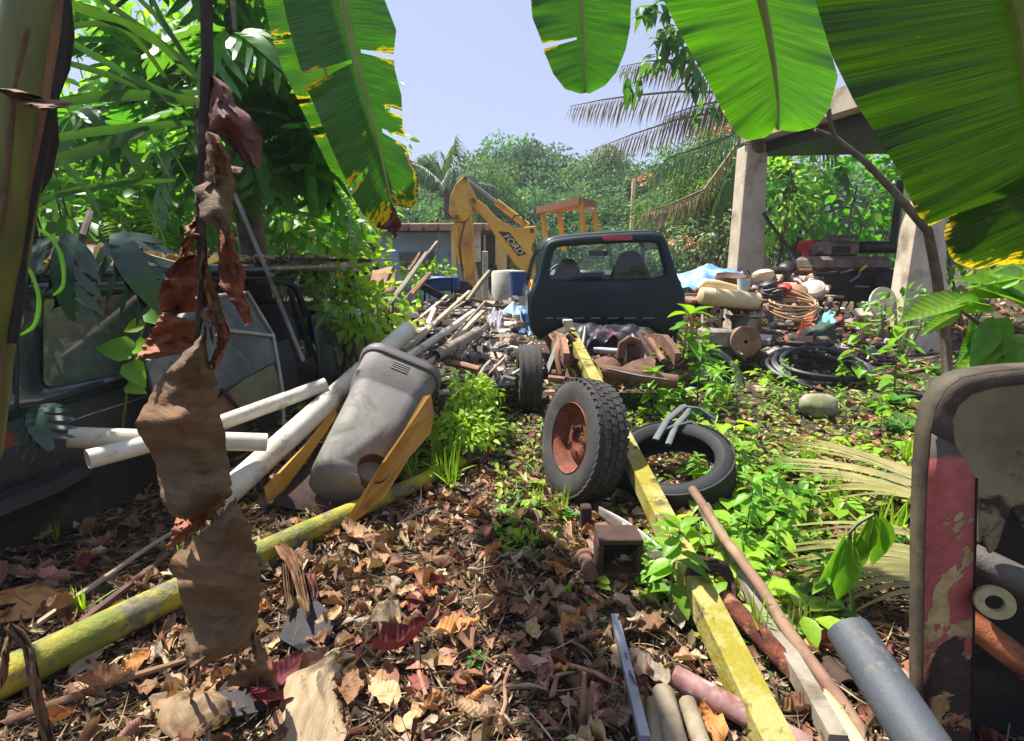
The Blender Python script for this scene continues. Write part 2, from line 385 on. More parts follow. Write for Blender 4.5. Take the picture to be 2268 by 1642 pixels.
m_redlens = M('red_lens', L(190, 30, 52), L(160, 20, 40), .25, scale=5, coat=.4)
m_glass = glassmat('window_glass', (.93, .99, .97), .03, .02, (.36, .44, .42))
m_dirtyglass = M('clouded_glass', L(104, 118, 104), L(38, 52, 44), .07, scale=2.2, c3=L(86, 104, 66), s3=2.5, lo3=.5, hi3=.7, coat=1.0, r3=.3)
m_wreck = M('weathered_green_paint', L(44, 62, 68), L(26, 38, 44), .22, scale=2.5, c3=L(78, 90, 86), s3=4, lo3=.52, hi3=.76, coat=.6, r3=.5)
m_wreckmoss = M('mossy_panel', L(126, 122, 84), L(96, 96, 62), .75, scale=4, c3=L(140, 80, 60), s3=2.5, lo3=.55, hi3=.68, bump=.2)
m_greyglassdoor = M('dull_grey_pane', L(104, 112, 114), L(74, 82, 84), .25, scale=3, c3=L(132, 136, 124), s3=6, lo3=.5, hi3=.7, r3=.7, bump=.1)
m_trim = M('pale_trim', L(186, 184, 172), L(150, 146, 130), .5, scale=6, c3=L(120, 84, 60), s3=5, lo3=.56, hi3=.7)
m_bin = M('grey_bin_plastic', L(128, 122, 116), L(108, 103, 99), .68, scale=3.5, c3=L(100, 106, 74), s3=5, lo3=.52, hi3=.68, bump=.22, bscale=80)
m_binlid = M('grey_lid_plastic', L(112, 107, 105), L(98, 93, 92), .55, scale=3, bump=.12, bscale=80)
m_yellowtub = M('worn_yellow_paint', L(192, 142, 52), L(168, 118, 44), .6, scale=4, c3=L(124, 78, 42), s3=4, lo3=.56, hi3=.70, bump=.2)
m_hoe = M('machine_yellow', L(236, 178, 66), L(214, 158, 62), .55, scale=2, c3=L(186, 136, 96), s3=1.6, lo3=.50, hi3=.66, bump=.1)
m_hoerust = M('rusty_machine_yellow', L(168, 120, 88), L(140, 94, 70), .7, scale=2, c3=L(206, 146, 74), s3=2, lo3=.5, hi3=.65)
m_wood = M('grey_wood', L(190, 172, 148), L(150, 130, 106), .9, scale=5, stretch=(1, 1, .2), c3=L(92, 76, 60), s3=6, lo3=.55, hi3=.75, bump=.4, bscale=40, var=.25)
m_wood2 = M('brown_wood', L(164, 126, 98), L(124, 90, 66), .9, scale=5, c3=L(84, 60, 46), s3=6, lo3=.55, hi3=.75, bump=.4, var=.25)
m_bark = M('bark', L(112, 98, 80), L(74, 64, 52), .95, scale=8, c3=L(104, 112, 74), s3=4, lo3=.55, hi3=.75, bump=.8, bscale=30)
m_stemgreen = M('green_stem', L(92, 110, 52), L(70, 88, 42), .6, scale=10)
m_tarp = M('blue_tarp', L(104, 160, 214), L(60, 124, 200), .5, scale=3, c3=L(196, 216, 230), s3=3, lo3=.45, hi3=.62, bump=.3, bscale=18)
m_blacktarp = M('black_tarp', L(52, 50, 58), L(34, 33, 40), .4, scale=4, c3=L(150, 90, 96), s3=3.5, lo3=.62, hi3=.68, bump=.3, bscale=15)
m_whitish = M('off_white', L(206, 200, 188), L(178, 170, 156), .6, scale=5, c3=L(140, 128, 110), s3=5, lo3=.58, hi3=.75)
m_cream = M('yellowed_plastic', L(222, 202, 160), L(198, 172, 128), .5, scale=4, c3=L(160, 128, 88), s3=5, lo3=.58, hi3=.75)
m_red = M('red_paint', L(184, 44, 44), L(150, 30, 34), .5, scale=5, c3=L(110, 44, 36), s3=5, lo3=.56, hi3=.7)
m_orange = M('orange_plastic', L(226, 92, 48), L(200, 78, 40), .5, scale=5)
m_blue = M('blue_paint', L(40, 84, 150), L(30, 66, 126), .5, scale=5)
m_engine = M('oily_iron', L(128, 114, 106), L(88, 78, 72), .5, .3, scale=8, c3=L(120, 92, 78), s3=5, lo3=.55, hi3=.7, bump=.4)
m_enginedk = M('oily_black_iron', L(38, 36, 36), L(26, 25, 25), .5, .2, scale=8, c3=L(70, 58, 50), s3=5, lo3=.58, hi3=.75, bump=.3)
m_rope = M('hemp_rope', L(202, 166, 122), L(168, 130, 92), .9, scale=30, bump=.5, bscale=120)
m_stone = M('mossy_stone', L(166, 160, 146), L(126, 120, 106), .95, scale=5, c3=L(112, 124, 66), s3=2.5, lo3=.48, hi3=.64, bump=.6, bscale=25)
m_housewall = M('blue_grey_wall', L(164, 192, 226), L(136, 164, 200), .9, scale=1.2, c3=L(112, 122, 136), s3=.9, lo3=.52, hi3=.7)
m_houseroof = M('weathered_roof', L(166, 132, 122), L(136, 106, 100), .9, scale=1.5, c3=L(116, 80, 66), s3=2, lo3=.52, hi3=.7)
m_yellowwall = M('pale_yellow_wall', L(226, 206, 146), L(206, 184, 126), .9, scale=1.5)
m_litter = colormat('dry_leaf_tissue', .75, .12, .5)
m_dryleaf = colormat('dry_leaf_piece', .7, .18, .6, noise=.4, scale=26)
m_deadbanana = M('dead_banana_leaf', L(118, 94, 64), L(88, 68, 46), .8, scale=30, lo=.3, hi=.7, stretch=(.5, .5, 3), c3=L(138, 84, 46), s3=3.2, lo3=.5, hi3=.72, bump=.6, bscale=26)
m_deadorange = M('dead_banana_leaf_orange', L(158, 92, 56), L(128, 70, 44), .7, scale=10, stretch=(.5, .5, 5), c3=L(92, 52, 40), s3=7, lo3=.56, hi3=.72, bump=.6, bscale=26)
m_deadred = M('dead_banana_leaf_dark', L(112, 58, 46), L(76, 40, 34), .7, scale=10, c3=L(150, 110, 82), s3=5, lo3=.56, hi3=.72, bump=.6, bscale=26)
m_weed = leafmat('weed_leaf', L(124, 168, 50), L(98, 150, 44), .42, (1.7, 1.6, .45))
m_weeddk = leafmat('deep_weed_leaf', L(88, 138, 50), L(66, 118, 44), .38, (1.5, 1.6, .4))
m_weedlt = leafmat('light_weed_leaf', L(158, 194, 60), L(132, 178, 50), .45, (1.7, 1.6, .5))
m_breadtop = leafmat('breadfruit_leaf', L(84, 132, 58), L(58, 106, 48), .48, (1.9, 2.0, .45), .35, .3, spec=.6)
m_vineleaf = leafmat('vine_leaf', L(104, 156, 60), L(78, 132, 48), .48, (1.8, 1.8, .45), .4, .35)
m_darkleaf = leafmat('dark_glossy_leaf', L(46, 76, 56), L(32, 56, 42), .12, (1.2, 1.6, .5), .35, .25, spec=.6)
m_strap = leafmat('strap_leaf', L(72, 108, 52), L(50, 84, 42), .30, (1.6, 1.8, .45), .4, .3)
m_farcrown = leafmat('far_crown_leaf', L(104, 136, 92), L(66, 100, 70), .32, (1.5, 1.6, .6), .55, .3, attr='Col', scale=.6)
m_palm = leafmat('palm_leaflet', L(100, 132, 88), L(78, 110, 70), .3, (1.4, 1.5, .6), .5, .25)
m_palmdry = leafmat('dry_palm_leaflet', L(150, 134, 104), L(112, 100, 76), .3, (1.3, 1.2, .7), .6, .3)
m_frond = leafmat('fallen_frond', L(186, 176, 122), L(136, 132, 80), .2, (1.3, 1.3, .6), .5, .2)

# ================================================================== ground
def ground_full(x, y):
    z = gz(x, y); z += 5.0*smooth(22, 62, y) + 2.0*smooth(8, 30, abs(x))
    return z
def _axis(n, lo, hi, c):
    t = np.linspace(-1, 1, n); s = np.sign(t)*np.abs(t)**2.6
    return np.where(s < 0, c + s*(c-lo), c + s*(hi-c))
gx = _axis(230, -110, 110, 0.3); gy = _axis(230, -40, 150, 2.4)
gv = np.array([(x, y, ground_full(x, y)) for y in gy for x in gx])
ii, jj = np.meshgrid(np.arange(229), np.arange(229)); b0 = (jj*230 + ii).ravel()
ground = add_mesh('ground', np_mesh('ground', gv, np.stack([b0, b0+1, b0+231, b0+230], 1)), m_soil)
tag(ground, kind='structure')

# ================================================================== far trees
def crown_mesh(name, rx, rz, n_clump, per, lsize, cols, tmpl=T_DIA, bottom=-.6, clump=.34, sizevar=.3):
    parts = []
    for i in range(n_clump):
        d = unit(1)[0]; rr = RNG.uniform(.35, 1)**.6
        if d[2] < bottom: d[2] = -d[2]*.5
        c = np.array([d[0]*rx*rr, d[1]*rx*rr, d[2]*rz*rr]); cr = clump*min(rx, rz)*RNG.uniform(.6, 1.25)
        q = unit(per)*(RNG.uniform(.25, 1, (per, 1))**.5)*cr*np.array([1, 1, .75]); pos = c + q
        dirs = q/np.linalg.norm(q, axis=1, keepdims=True) + unit(per)*.7 + np.array([0, 0, -.35])
        nrm = unit(per) + np.array([0, 0, .9])
        base = np.array(cols[RNG.integers(0, len(cols))])*RNG.uniform(.75, 1.2)
        col = np.clip(base*(1 + RNG.uniform(-.18, .18, (per, 1))), 0, 2)
        parts.append(leafcloud(pos, dirs, nrm, lsize*RNG.uniform(1-sizevar, 1+sizevar, per), tmpl, col))
    v, f, c = merge(parts); return np_mesh(name, v, f, False, c)
def trunk_mb(h, r, lean=0, branches=4, spread=1.0):
    mb = MB(); p = [Vector((lean*t*t + .05*math.sin(t*5), .04*math.sin(t*7), t*h)) for t in (0, .2, .4, .6, .8, 1)]
    mb.tube([Vector((0, 0, -.3))] + p, [r*1.4, r*1.2, r*.95, r*.8, r*.65, r*.5, r*.3], 8)
    for i in range(branches):
        a = i*2.4 + .4; s = p[2 + i % 3]; e = s + Vector((math.cos(a)*spread, math.sin(a)*spread, h*.32))
        mb.tube([s, s.lerp(e, .5) + Vector((0, 0, .08*h)), e], [r*.45, r*.3, r*.12], 6)
    return mb
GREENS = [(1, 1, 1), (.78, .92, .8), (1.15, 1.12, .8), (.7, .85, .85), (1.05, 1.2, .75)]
protos = []
for k in range(5):
    protos.append((crown_mesh('crown', 2.2 + .3*(k % 3), 2.0 + .35*(k % 2), 80, 90, .22, [GREENS[k], GREENS[(k+1) % 5], (.85, .95, .85)]),
                   None))
def tree(name, label, base, h, rx, k, mat, group=None, trunk_mat=m_bark, zs=1.0, cat='tree', rot=None):
    t = thing(name, label, cat, base, group); t.rotation_euler = (0, 0, random.uniform(0, 6.28) if rot is None else rot)
    s = rx/2.4
    tm = trunk_mb(h*.72, max(.07, h*.02), random.uniform(-.3, .3), 5, rx*.5)
    tm.build('trunk', trunk_mat, t, local=True)
    c = add_mesh('crown', protos[k][0], mat, t); c.location = (0, 0, h - 2.0*s*zs); c.scale = (s, s, s*zs); c['kind'] = 'stuff'
    return t
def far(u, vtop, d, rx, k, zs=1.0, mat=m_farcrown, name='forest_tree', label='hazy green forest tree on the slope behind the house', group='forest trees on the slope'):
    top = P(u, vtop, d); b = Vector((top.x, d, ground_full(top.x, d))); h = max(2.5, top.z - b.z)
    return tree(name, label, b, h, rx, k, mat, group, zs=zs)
FAR = [  # u, top v, depth, crown radius, variant
 (880, 385, 30, 2.6, 0), (935, 372, 34, 2.6, 1), (1010, 385, 36, 3.0, 3), (1085, 335, 38, 3.0, 1), (1140, 322, 40, 3.2, 3), (1195, 318, 41, 3.4, 0),
 (1250, 352, 38, 3.2, 1), (1310, 372, 36, 3.0, 3), (1345, 330, 37, 2.4, 0), (1395, 378, 34, 3.0, 1), (1440, 372, 33, 2.8, 2), (1490, 360, 31, 3.0, 3),
 (905, 440, 26, 2.4, 4), (960, 455, 27, 2.4, 2), (1060, 425, 28, 2.6, 0), (1150, 420, 30, 2.8, 2), (1215, 425, 29, 2.6, 1), (1275, 415, 28, 2.6, 0),
 (1330, 425, 27, 2.6, 4), (1385, 440, 26, 2.4, 0), (1445, 430, 25, 2.6, 1), (1500, 420, 24, 2.6, 4), (1560, 380, 26, 3.0, 0), (1620, 360, 27, 3.0, 1),
 (1700, 380, 26, 3.0, 3), (1790, 360, 27, 3.2, 0), (1880, 370, 26, 3.0, 4), (1980, 340, 27, 3.4, 1), (2120, 330, 28, 3.4, 0),
 (840, 470, 22, 2.2, 2), (790, 420, 24, 2.6, 0), (700, 380, 24, 3.0, 4), (590, 330, 24, 3.2, 1), (470, 300, 25, 3.4, 0), (340, 260, 25, 3.6, 2), (200, 240, 24, 3.8, 4), (60, 220, 25, 3.8, 0),
 (1010, 490, 22, 1.8, 4), (1120, 500, 21, 1.8, 2), (1230, 490, 22, 1.9, 4), (1340, 500, 21, 1.8, 2), (1430, 505, 20, 1.8, 0)]
PLACE = [(500, 'behind the breadfruit tree'), (860, 'behind the torn banana leaf'), (1040, 'behind the blue grey house'), (1200, 'behind the excavator boom'), (1350, 'behind the open roof frame'), (1460, 'behind the utility pole'), (1650, 'behind the drooping trees'), (9999, 'behind the concrete shelter')]
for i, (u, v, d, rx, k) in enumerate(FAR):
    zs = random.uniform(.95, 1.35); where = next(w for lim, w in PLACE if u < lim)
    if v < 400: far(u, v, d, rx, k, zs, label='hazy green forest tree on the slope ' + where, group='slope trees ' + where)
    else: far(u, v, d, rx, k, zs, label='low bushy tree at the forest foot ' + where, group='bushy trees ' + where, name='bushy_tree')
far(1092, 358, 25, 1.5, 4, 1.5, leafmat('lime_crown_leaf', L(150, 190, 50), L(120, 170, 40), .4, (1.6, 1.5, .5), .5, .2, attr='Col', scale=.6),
    'lime_tree', 'bright lime green tree rising behind the excavator arm', None)

# ------------------------------------------------------------------ palms
def frond_mb(mb_r, path, r0, leaflet, n, droop, width, out):
    """one palm frond: rachis tube plus leaflets hung on both sides"""
    path = [Vector(p) for p in path]
    mb_r.tube(path, [r0*(1 - .85*i/(len(path)-1)) for i in range(len(path))], 6)
    pos, dr, nr, ln = [], [], [], []
    for i in range(n):
        t = .12 + .88*i/n; x = t*(len(path)-1); a = int(min(x, len(path)-2)); p = path[a].lerp(path[a+1], x-a); tan = (path[a+1]-path[a]).normalized()
        side = tan.cross(Vector((0, 0, 1)))
        if side.length < .1: side = tan.cross(Vector((0, 1, 0)))
        side.normalize()
        for s in (-1, 1):
            dvec = side*s*(1-.45*droop) + tan*(.55 + .5*t) + Vector((0, 0, -droop*1.1)) + Vector((random.uniform(-.12, .12), random.uniform(-.12, .12), random.uniform(-.12, .12)))
            pos.append(p); dr.append(dvec); nr.append(Vector((0, 0, 1)) + side*s*.3)
            ln.append(leaflet*math.sin(math.pi*min(.98, .12 + .8*t))**.6*random.uniform(.85, 1.1))
    out.append(leafcloud(np.array(pos), np.array(dr), np.array(nr), np.array(ln), T_STRAP, None, width))
def palm_tree(name, label, base, crown, nf, flen, lmat, droop=.5, r=.14, elev=(.15, 1.2), leaflet=.55, wid=1.0, n=26, cat='palm tree'):
    t = thing(name, label, cat, base)
    MB().tube([base + Vector((0, 0, -.3)), base.lerp(crown, .35) + Vector((.06, 0, 0)), base.lerp(crown, .7) + Vector((.03, 0, 0)), crown], [r*1.4, r, r*.9, r*.8], 10, jit=.05).build('trunk', m_bark, t)
    for i in range(nf):
        a = i*2.4 + random.uniform(-.2, .2); e = elev[0] + (elev[1]-elev[0])*((i*.618) % 1)
        h = Vector((math.cos(a), math.sin(a), 0)); path = []
        for k in range(7):
            s = k/6; path.append(crown + h*(flen*s*math.cos(e)*(1 - .12*s)) + Vector((0, 0, flen*(s*math.sin(e) - droop*s*s*(1.1 - .4*e)))))
        mr, out = MB(), []; frond_mb(mr, path, .03, leaflet, n, .55, wid, out)
        fr = mr.build('frond', m_palm if lmat is m_palm else m_palmdry, t)
        v, f, _ = merge(out); lo = add_mesh('leaflets', np_mesh('leaflets', v - np.array(base), f, False), lmat, fr); lo['kind'] = 'stuff'
    return t
pc = P(988, 420, 23); palm_tree('forest_palm', 'feathery palm rising above the forest left of the excavator arm', Vector((pc.x, 23, ground_full(pc.x, 23))), pc, 15, 2.9, m_palm, .42, elev=(.3, 1.45), n=30, leaflet=.75, wid=1.5)

# ------------------------------------------------------------------ house behind
hd = 17.0
house = thing('small_house', 'low blue grey house with rusty flat roof and louvred window behind the excavator arm', 'house', (P(960, 560, hd).x, hd, 0))
def hx(u): return P(u, 590, hd).x
def hz(v): return P(1000, v, hd).z
hb = MB(); hb.box(((hx(840)+hx(1046))/2, hd+2, hz(515)/2), (hx(1046)-hx(840), 4, hz(515))); hb.build('wall', m_housewall, house)
hb = MB(); hb.box(((hx(828)+hx(1092))/2, hd+1.7, hz(507)+.02), (hx(1092)-hx(828), 5.4, .16), bev=.03); roof = hb.build('roof', m_houseroof, house)
for k in range(9):
    rb = MB(); x = hx(832) + (hx(1090)-hx(832))*k/8.4; rb.box((x+.2, hd-1.05, hz(507)-.03), (.34, .06, .2), bev=.01); rb.build('fascia_board', m_houseroof, roof)
hb = MB(); hb.box(((hx(1100)+hx(1122))/2, hd+.5, hz(510)/2), (hx(1122)-hx(1100), .5, hz(510))); hb.build('wall_end', m_yellowwall, house)
for (a, b) in ((1006, 1016), (1050, 1068)):
    hb = MB(); hb.box(((hx(a)+hx(b))/2, hd-.7, hz(512)/2), (hx(b)-hx(a), .22, hz(512)), bev=.02); hb.build('porch_column', m_yellowwall if a < 1020 else m_whitish, house)
wf = MB(); wf.box(((hx(1074)+hx(1098))/2, hd+.3, (hz(523)+hz(585))/2), (hx(1098)-hx(1074), .08, hz(523)-hz(585)), bev=.01); wd = wf.build('window', m_enginedk, house)
for x in (1073, 1099):
    wf = MB(); wf.box((hx(x), hd+.22, (hz(520)+hz(588))/2), (.07, .1, hz(520)-hz(588)), bev=.01); wf.build('frame', m_yellowwall, wd)
sh = MB(); sh.box(((hx(886)+hx(962))/2, hd-.04, (hz(558)+hz(604))/2), (hx(962)-hx(886), .06, hz(558)-hz(604))); louv = sh.build('louvred_shutter', m_steel, house)
for k in range(11):
    z = hz(604) + (hz(558)-hz(604))*(k+.5)/11
    sl = MB(); sl.box(((hx(886)+hx(962))/2, hd-.10, z), (hx(962)-hx(886), .10, .015), rot=(R(35), 0, 0)); sl.build('slat', m_alu, louv)

# ================================================================== wheels
def tyre_mb(Rr, w, rim, n=56, tread=False):
    """tyre about local z: carcass, shoulders, sidewalls and open inside"""
    h = w/2
    prof = [(rim, -h*.62), (rim*1.04, -h*.80), ((rim+Rr)/2, -h*1.0), (Rr*.93, -h*.92), (Rr*.975, -h*.80), (Rr*.995, -h*.45), (Rr, 0),
            (Rr*.995, h*.45), (Rr*.975, h*.80), (Rr*.93, h*.92), ((rim+Rr)/2, h*1.0), (rim*1.04, h*.80), (rim, h*.62),
            (rim*1.06, h*.55), ((rim+Rr)/2, h*.85), (Rr*.93, h*.7), (Rr*.94, 0), (Rr*.93, -h*.7), ((rim+Rr)/2, -h*.85), (rim*1.06, -h*.55)]
    return MB().lathe(prof, n, close=True)
def tread_blocks(parent, Rr, w, mat, n=44, depth=.007):
    """rows of blocks proud of the carcass; each row one part"""
    rows = [(-.78, .24, .97), (-.40, .30, .995), (0.0, .26, 1.0), (.40, .30, .995), (.78, .24, .97)]
    for ri, (y, wid, k) in enumerate(rows):
        mb = MB()
        for j in range(n):
            a = 2*math.pi*(j + (ri % 2)*.5)/n; sz = 2*math.pi*Rr/n*(.82 if ri != 2 else .88)
            skew = .35 if ri % 2 else -.35
            rot = Matrix.Rotation(a, 3, 'Z') @ Matrix.Rotation(skew*.8, 3, 'X')
            mb.box(Matrix.Rotation(a, 3, 'Z') @ Vector((Rr*k + depth*.2, 0, y*w/2)), (depth*1.4, sz*random.uniform(.86, 1), w/2*wid*1.05), rot)
        o = mb.build('tread_row', mat, parent, local=True, smooth_=False); o['kind'] = 'stuff'
def rim_mb(r, w, n=40):
    h = w/2
    return MB().lathe([(r*1.03, h*.86), (r*1.05, h*.80), (r*.97, h*.62), (r*.90, h*.5), (r*.86, 0), (r*.80, -h*.1), (r*.62, h*.12), (r*.50, h*.25), (r*.34, h*.22), (r*.32, -h*.02), (r*.30, -h*.05), (r*.18, -h*.05)], n)
def wheel(name, label, cat, center, axis, Rr, w, rr, tyremat, rimmat=None, blocks=False, spin=0.0, group=None, holes=True):
    t = thing(name, label, cat, center, group); t.rotation_euler = (Vector(axis).normalized().to_track_quat('Z', 'Y').to_matrix() @ Matrix.Rotation(spin, 3, 'Z')).to_euler()
    ty = tyre_mb(Rr, w, rr).build('tyre', tyremat, t, local=True)
    if blocks: tread_blocks(ty, Rr, w, tyremat)
    else:
        for y in (-.5, -.17, .17, .5):                                    # ribs of a road tyre
            MB().lathe([(Rr*.985, y*w/2*1.5 - w*.058), (Rr*1.008, y*w/2*1.5 - w*.052), (Rr*1.008, y*w/2*1.5 + w*.052), (Rr*.985, y*w/2*1.5 + w*.058)], 48).build('tread_rib', tyremat, ty, local=True)
    if rimmat is not None:
        rm = rim_mb(rr, w).build('rim', rimmat, t, local=True)
        for k in range(0):
            a = k*math.pi/4; MB().lathe([(.001, .004), (rr*.075, .003), (rr*.085, 0)], 10, Matrix.Translation((math.cos(a)*rr*.72, math.sin(a)*rr*.72, w*.5*.05+.012))).build('vent_hole', m_enginedk, rm, local=True)
        for k in range(5):
            a = k*2*math.pi/5; MB().lathe([(.001, .012), (rr*.06, .012), (rr*.06, 0)], 6, Matrix.Translation((math.cos(a)*rr*.42, math.sin(a)*rr*.42, w*.5*.24))).build('lug_hole', m_rustdk, rm, local=True)
    return t
m_rimrust = M('rusted_rim', L(120, 62, 40), L(84, 40, 26), .8, scale=9, c3=L(176, 96, 54), s3=7, lo3=.5, hi3=.68, bump=.5, bscale=60)
wc = P(1287, 972, 2.66)
wheel('wheel_with_tyre', 'chunky treaded tyre on a rusty rim standing beside the yellow tube', 'wheel', wc, (-.92, -.34, .20), .325, .19, .185, m_rubber, m_rimrust, True)
tc_ = W(1492, 1092); tc_.z = .15
wheel('bald_old_tyre', 'smooth black tyre without rim lying under the yellow tube', 'tyre', tc_ + Vector((0, .05, 0)), (-.22, -.26, .93), .325, .20, .225, m_rubber_dk)
tc2 = W(1590, 862); wheel('old_car_tyre', 'worn grey tyre half hidden by weeds beside the chassis', 'tyre', tc2 + Vector((0, .1, .12)), (.35, -.55, .55), .31, .21, .2, m_rubber)

# ================================================================== pickup cab on bare chassis
truck = thing('pickup_cab', 'dark green pickup cab on bare rusty chassis without bed', 'pickup truck', (1.0, 5.5, 0))
TD = 5.5
def TP(u, v, dy=0.0): p = P(u, v, TD + .02*(1348-u)/175); return p + Vector((0, dy, 0))
# back panel outline, clockwise from lower left
out = [(1209, 752), (1196, 755), (1186, 745), (1178, 729), (1173, 700), (1172, 660), (1174, 646), (1182, 637), (1190, 618), (1200, 567), (1208, 540), (1220, 530),
       (1260, 524), (1302, 520), (1360, 516), (1410, 513.5), (1450, 513), (1464, 515), (1473, 523), (1487, 561), (1505, 617), (1516, 637), (1520, 648), (1520, 672), (1516, 712), (1506, 736), (1494, 750), (1478, 755),
       (1462, 740), (1440, 727), (1348, 721), (1250, 725), (1226, 736)]
win = [(1211, 620), (1216, 590), (1225, 552), (1232, 546), (1300, 541), (1380, 537.5), (1452, 535.5), (1460, 540), (1469, 575), (1476, 608), (1474, 615), (1440, 618), (1348, 620.5), (1260, 622)]
def resample(poly, n):
    pts = [Vector((*p, 0)) for p in poly]; ln = [0]
    for i in range(len(pts)): ln.append(ln[-1] + (pts[(i+1) % len(pts)]-pts[i]).length)
    res = []
    for k in range(n):
        s = ln[-1]*k/n; i = max(j for j in range(len(pts)) if ln[j] <= s); f = (s-ln[i])/(ln[i+1]-ln[i]); q = pts[i].lerp(pts[(i+1) % len(pts)], f); res.append((q.x, q.y))
    return res
def angular(poly, n, c):
    """resample a star-shaped outline by angle about c"""
    res = []
    for k in range(n):
        a = 2*math.pi*k/n; dx, dy = math.cos(a), math.sin(a); best = None
        for i in range(len(poly)):
            x1, y1 = poly[i][0]-c[0], poly[i][1]-c[1]; x2, y2 = poly[(i+1) % len(poly)][0]-c[0], poly[(i+1) % len(poly)][1]-c[1]
            den = dx*(y2-y1) - dy*(x2-x1)
            if abs(den) < 1e-9: continue
            t = (x1*(y2-y1) - y1*(x2-x1))/den; s = (x1*dy - y1*dx)/den
            if t > 0 and -1e-6 <= s <= 1+1e-6: best = t if best is None else max(best, t)
        res.append((c[0]+dx*best, c[1]+dy*best))
    return res
NC = 96; cc = (1345, 585)
ro, rw = angular(out, NC, cc), angular(win, NC, cc)
def insetring(a, b, f): return [(x + (X-x)*f, y + (Y-y)*f) for (x, y), (X, Y) in zip(a, b)]
shell = MB()
shell.loft([[TP(*p, .05) for p in rw], [TP(*p, .0) for p in insetring(rw, ro, .06)], [TP(*p, -.012) for p in insetring(rw, ro, .22)], [TP(*p, 0) for p in insetring(rw, ro, .75)],
            [TP(*p, .02) for p in insetring(rw, ro, .95)], [TP(*p, .07) for p in ro]], False, False)
shell.build('back_panel', m_truckback, truck, angle=60)
# roof skin and side walls run forward from the back panel
cen = TP(1345, 600)
def fwd(p, dy, s=1.0, dz=0): q = TP(*p, .07); return Vector((cen.x + (q.x-cen.x)*s, q.y+dy, q.z+dz))
top_i = [i for i, p in enumerate(ro) if p[1] < 560 and 1202 < p[0] < 1490]
top_i.sort(key=lambda i: ro[i][0])
roofm = MB(); roofm.loft([[fwd(ro[i], dy, 1.0 + .02*min(1, dy), .05*math.sin(min(1, dy/.9)*math.pi*.6)) for i in top_i] for dy in (0, .15, .4, .7, 1.0)] +
                         [[fwd(ro[i], 1.06, .98, .0) for i in top_i]], False, False, closed=False)
roofm.build('roof', m_truck, truck, angle=60, solid=.02)
for sgn, nm in ((-1, 'cab_side'), (1, 'cab_side')):
    idx = [i for i, p in enumerate(ro) if (p[0]-1345)*sgn > 0 and 632 < p[1] < 754 and abs(p[0]-1345) > 120]; idx.sort(key=lambda i: ro[i][1])
    sm = MB(); sm.loft([[fwd(ro[i], dy, 1 + .03*min(1, dy*2)) for i in idx] for dy in (0, .1, .5, 1.2, 1.9)], False, False, closed=False); sm.build(nm, m_truck, truck, angle=60, solid=.02)
    up = [i for i, p in enumerate(ro) if (p[0]-1345)*sgn > 0 and 535 < p[1] < 640]; up.sort(key=lambda i: ro[i][1])
    pm = MB(); pm.loft([[fwd(ro[i], dy, 1.0) for i in up] for dy in (0, .12, .3)], False, False, closed=False); pm.build('corner_pillar', m_truck, truck, angle=60, solid=.02)
    a, b = fwd(ro[up[0]], 1.0, 1.0, .03), fwd(ro[up[-1]], 1.75, 1.03); pm = MB(); pm.tube([a, a.lerp(b, .5) + Vector((sgn*.015, .03, .03)), b], .035, 8); pm.build('windscreen_pillar', m_truck, truck)
gm = MB(); gm.loft([[TP(*p, .045) for p in rw], [TP(*p, .035) for p in insetring(rw, [cc]*NC, .03)]], False, False); gm.build('window_gasket', m_blackplastic, truck)
gp = MB(); gp.add([TP(*p, .04) for p in rw], [tuple(range(NC))]); gp.build('rear_window', m_glass, truck, smooth_=False)
ws = MB(); q = [fwd((1225, 545), 1.05), fwd((1470, 535), 1.05), fwd((1505, 632), 1.7), fwd((1186, 636), 1.7)]
ws.grid(lambda s, t: (q[0].lerp(q[1], s)).lerp(q[3].lerp(q[2], s), t) + Vector((0, .10*math.sin(s*math.pi), .0)), 10, 6); ws.build('windscreen', glassmat('windscreen_glass', (.88, .98, .95), .04, .04, (.5, .6, .58)), truck)
hood = MB(); h0 = fwd((1192, 640), 1.75); h1 = fwd((1512, 640), 1.75)
hood.grid(lambda s, t: h0.lerp(h1, .04 + .92*s) + Vector((0, .1 + 1.0*t, -.02 - .10*t*t + .07*math.sin(s*math.pi))), 12, 8); hood.build('bonnet', m_truck, truck, solid=.02)
br = MB(); br.prism([TP(1334, 522, -.02), TP(1398, 520.5, -.02), TP(1400, 527, -.03), TP(1396, 532, -.03), TP(1338, 534, -.03), TP(1333, 529, -.03)], (0, .06, 0)); br.build('brake_light', m_redlens, truck, smooth_=False)
rm_ = MB(); rm_.box(TP(1362, 556, 1.05), (.24, .04, .065), bev=.012); rm_.build('rear_view_mirror', m_blackplastic, truck)
dm = MB(); dc = TP(1345, 628, 1.45); dm.box(dc, (1.42, .42, .26), bev=.06); dsh = dm.build('dashboard', m_dash, truck)
MB().box(dc + Vector((.02, -.19, .05)), (.34, .1, .16), bev=.03).build('instrument_hood', m_blackplastic, dsh)
st = dc + Vector((-.36, -.32, .03)); MB().tube([st + Vector((math.cos(a)*.185, math.sin(a)*.06, math.sin(a)*.175)) for a in [2*math.pi*k/24 for k in range(25)]], .014, 8, cap=False).build('steering_wheel', m_blackplastic, dsh)
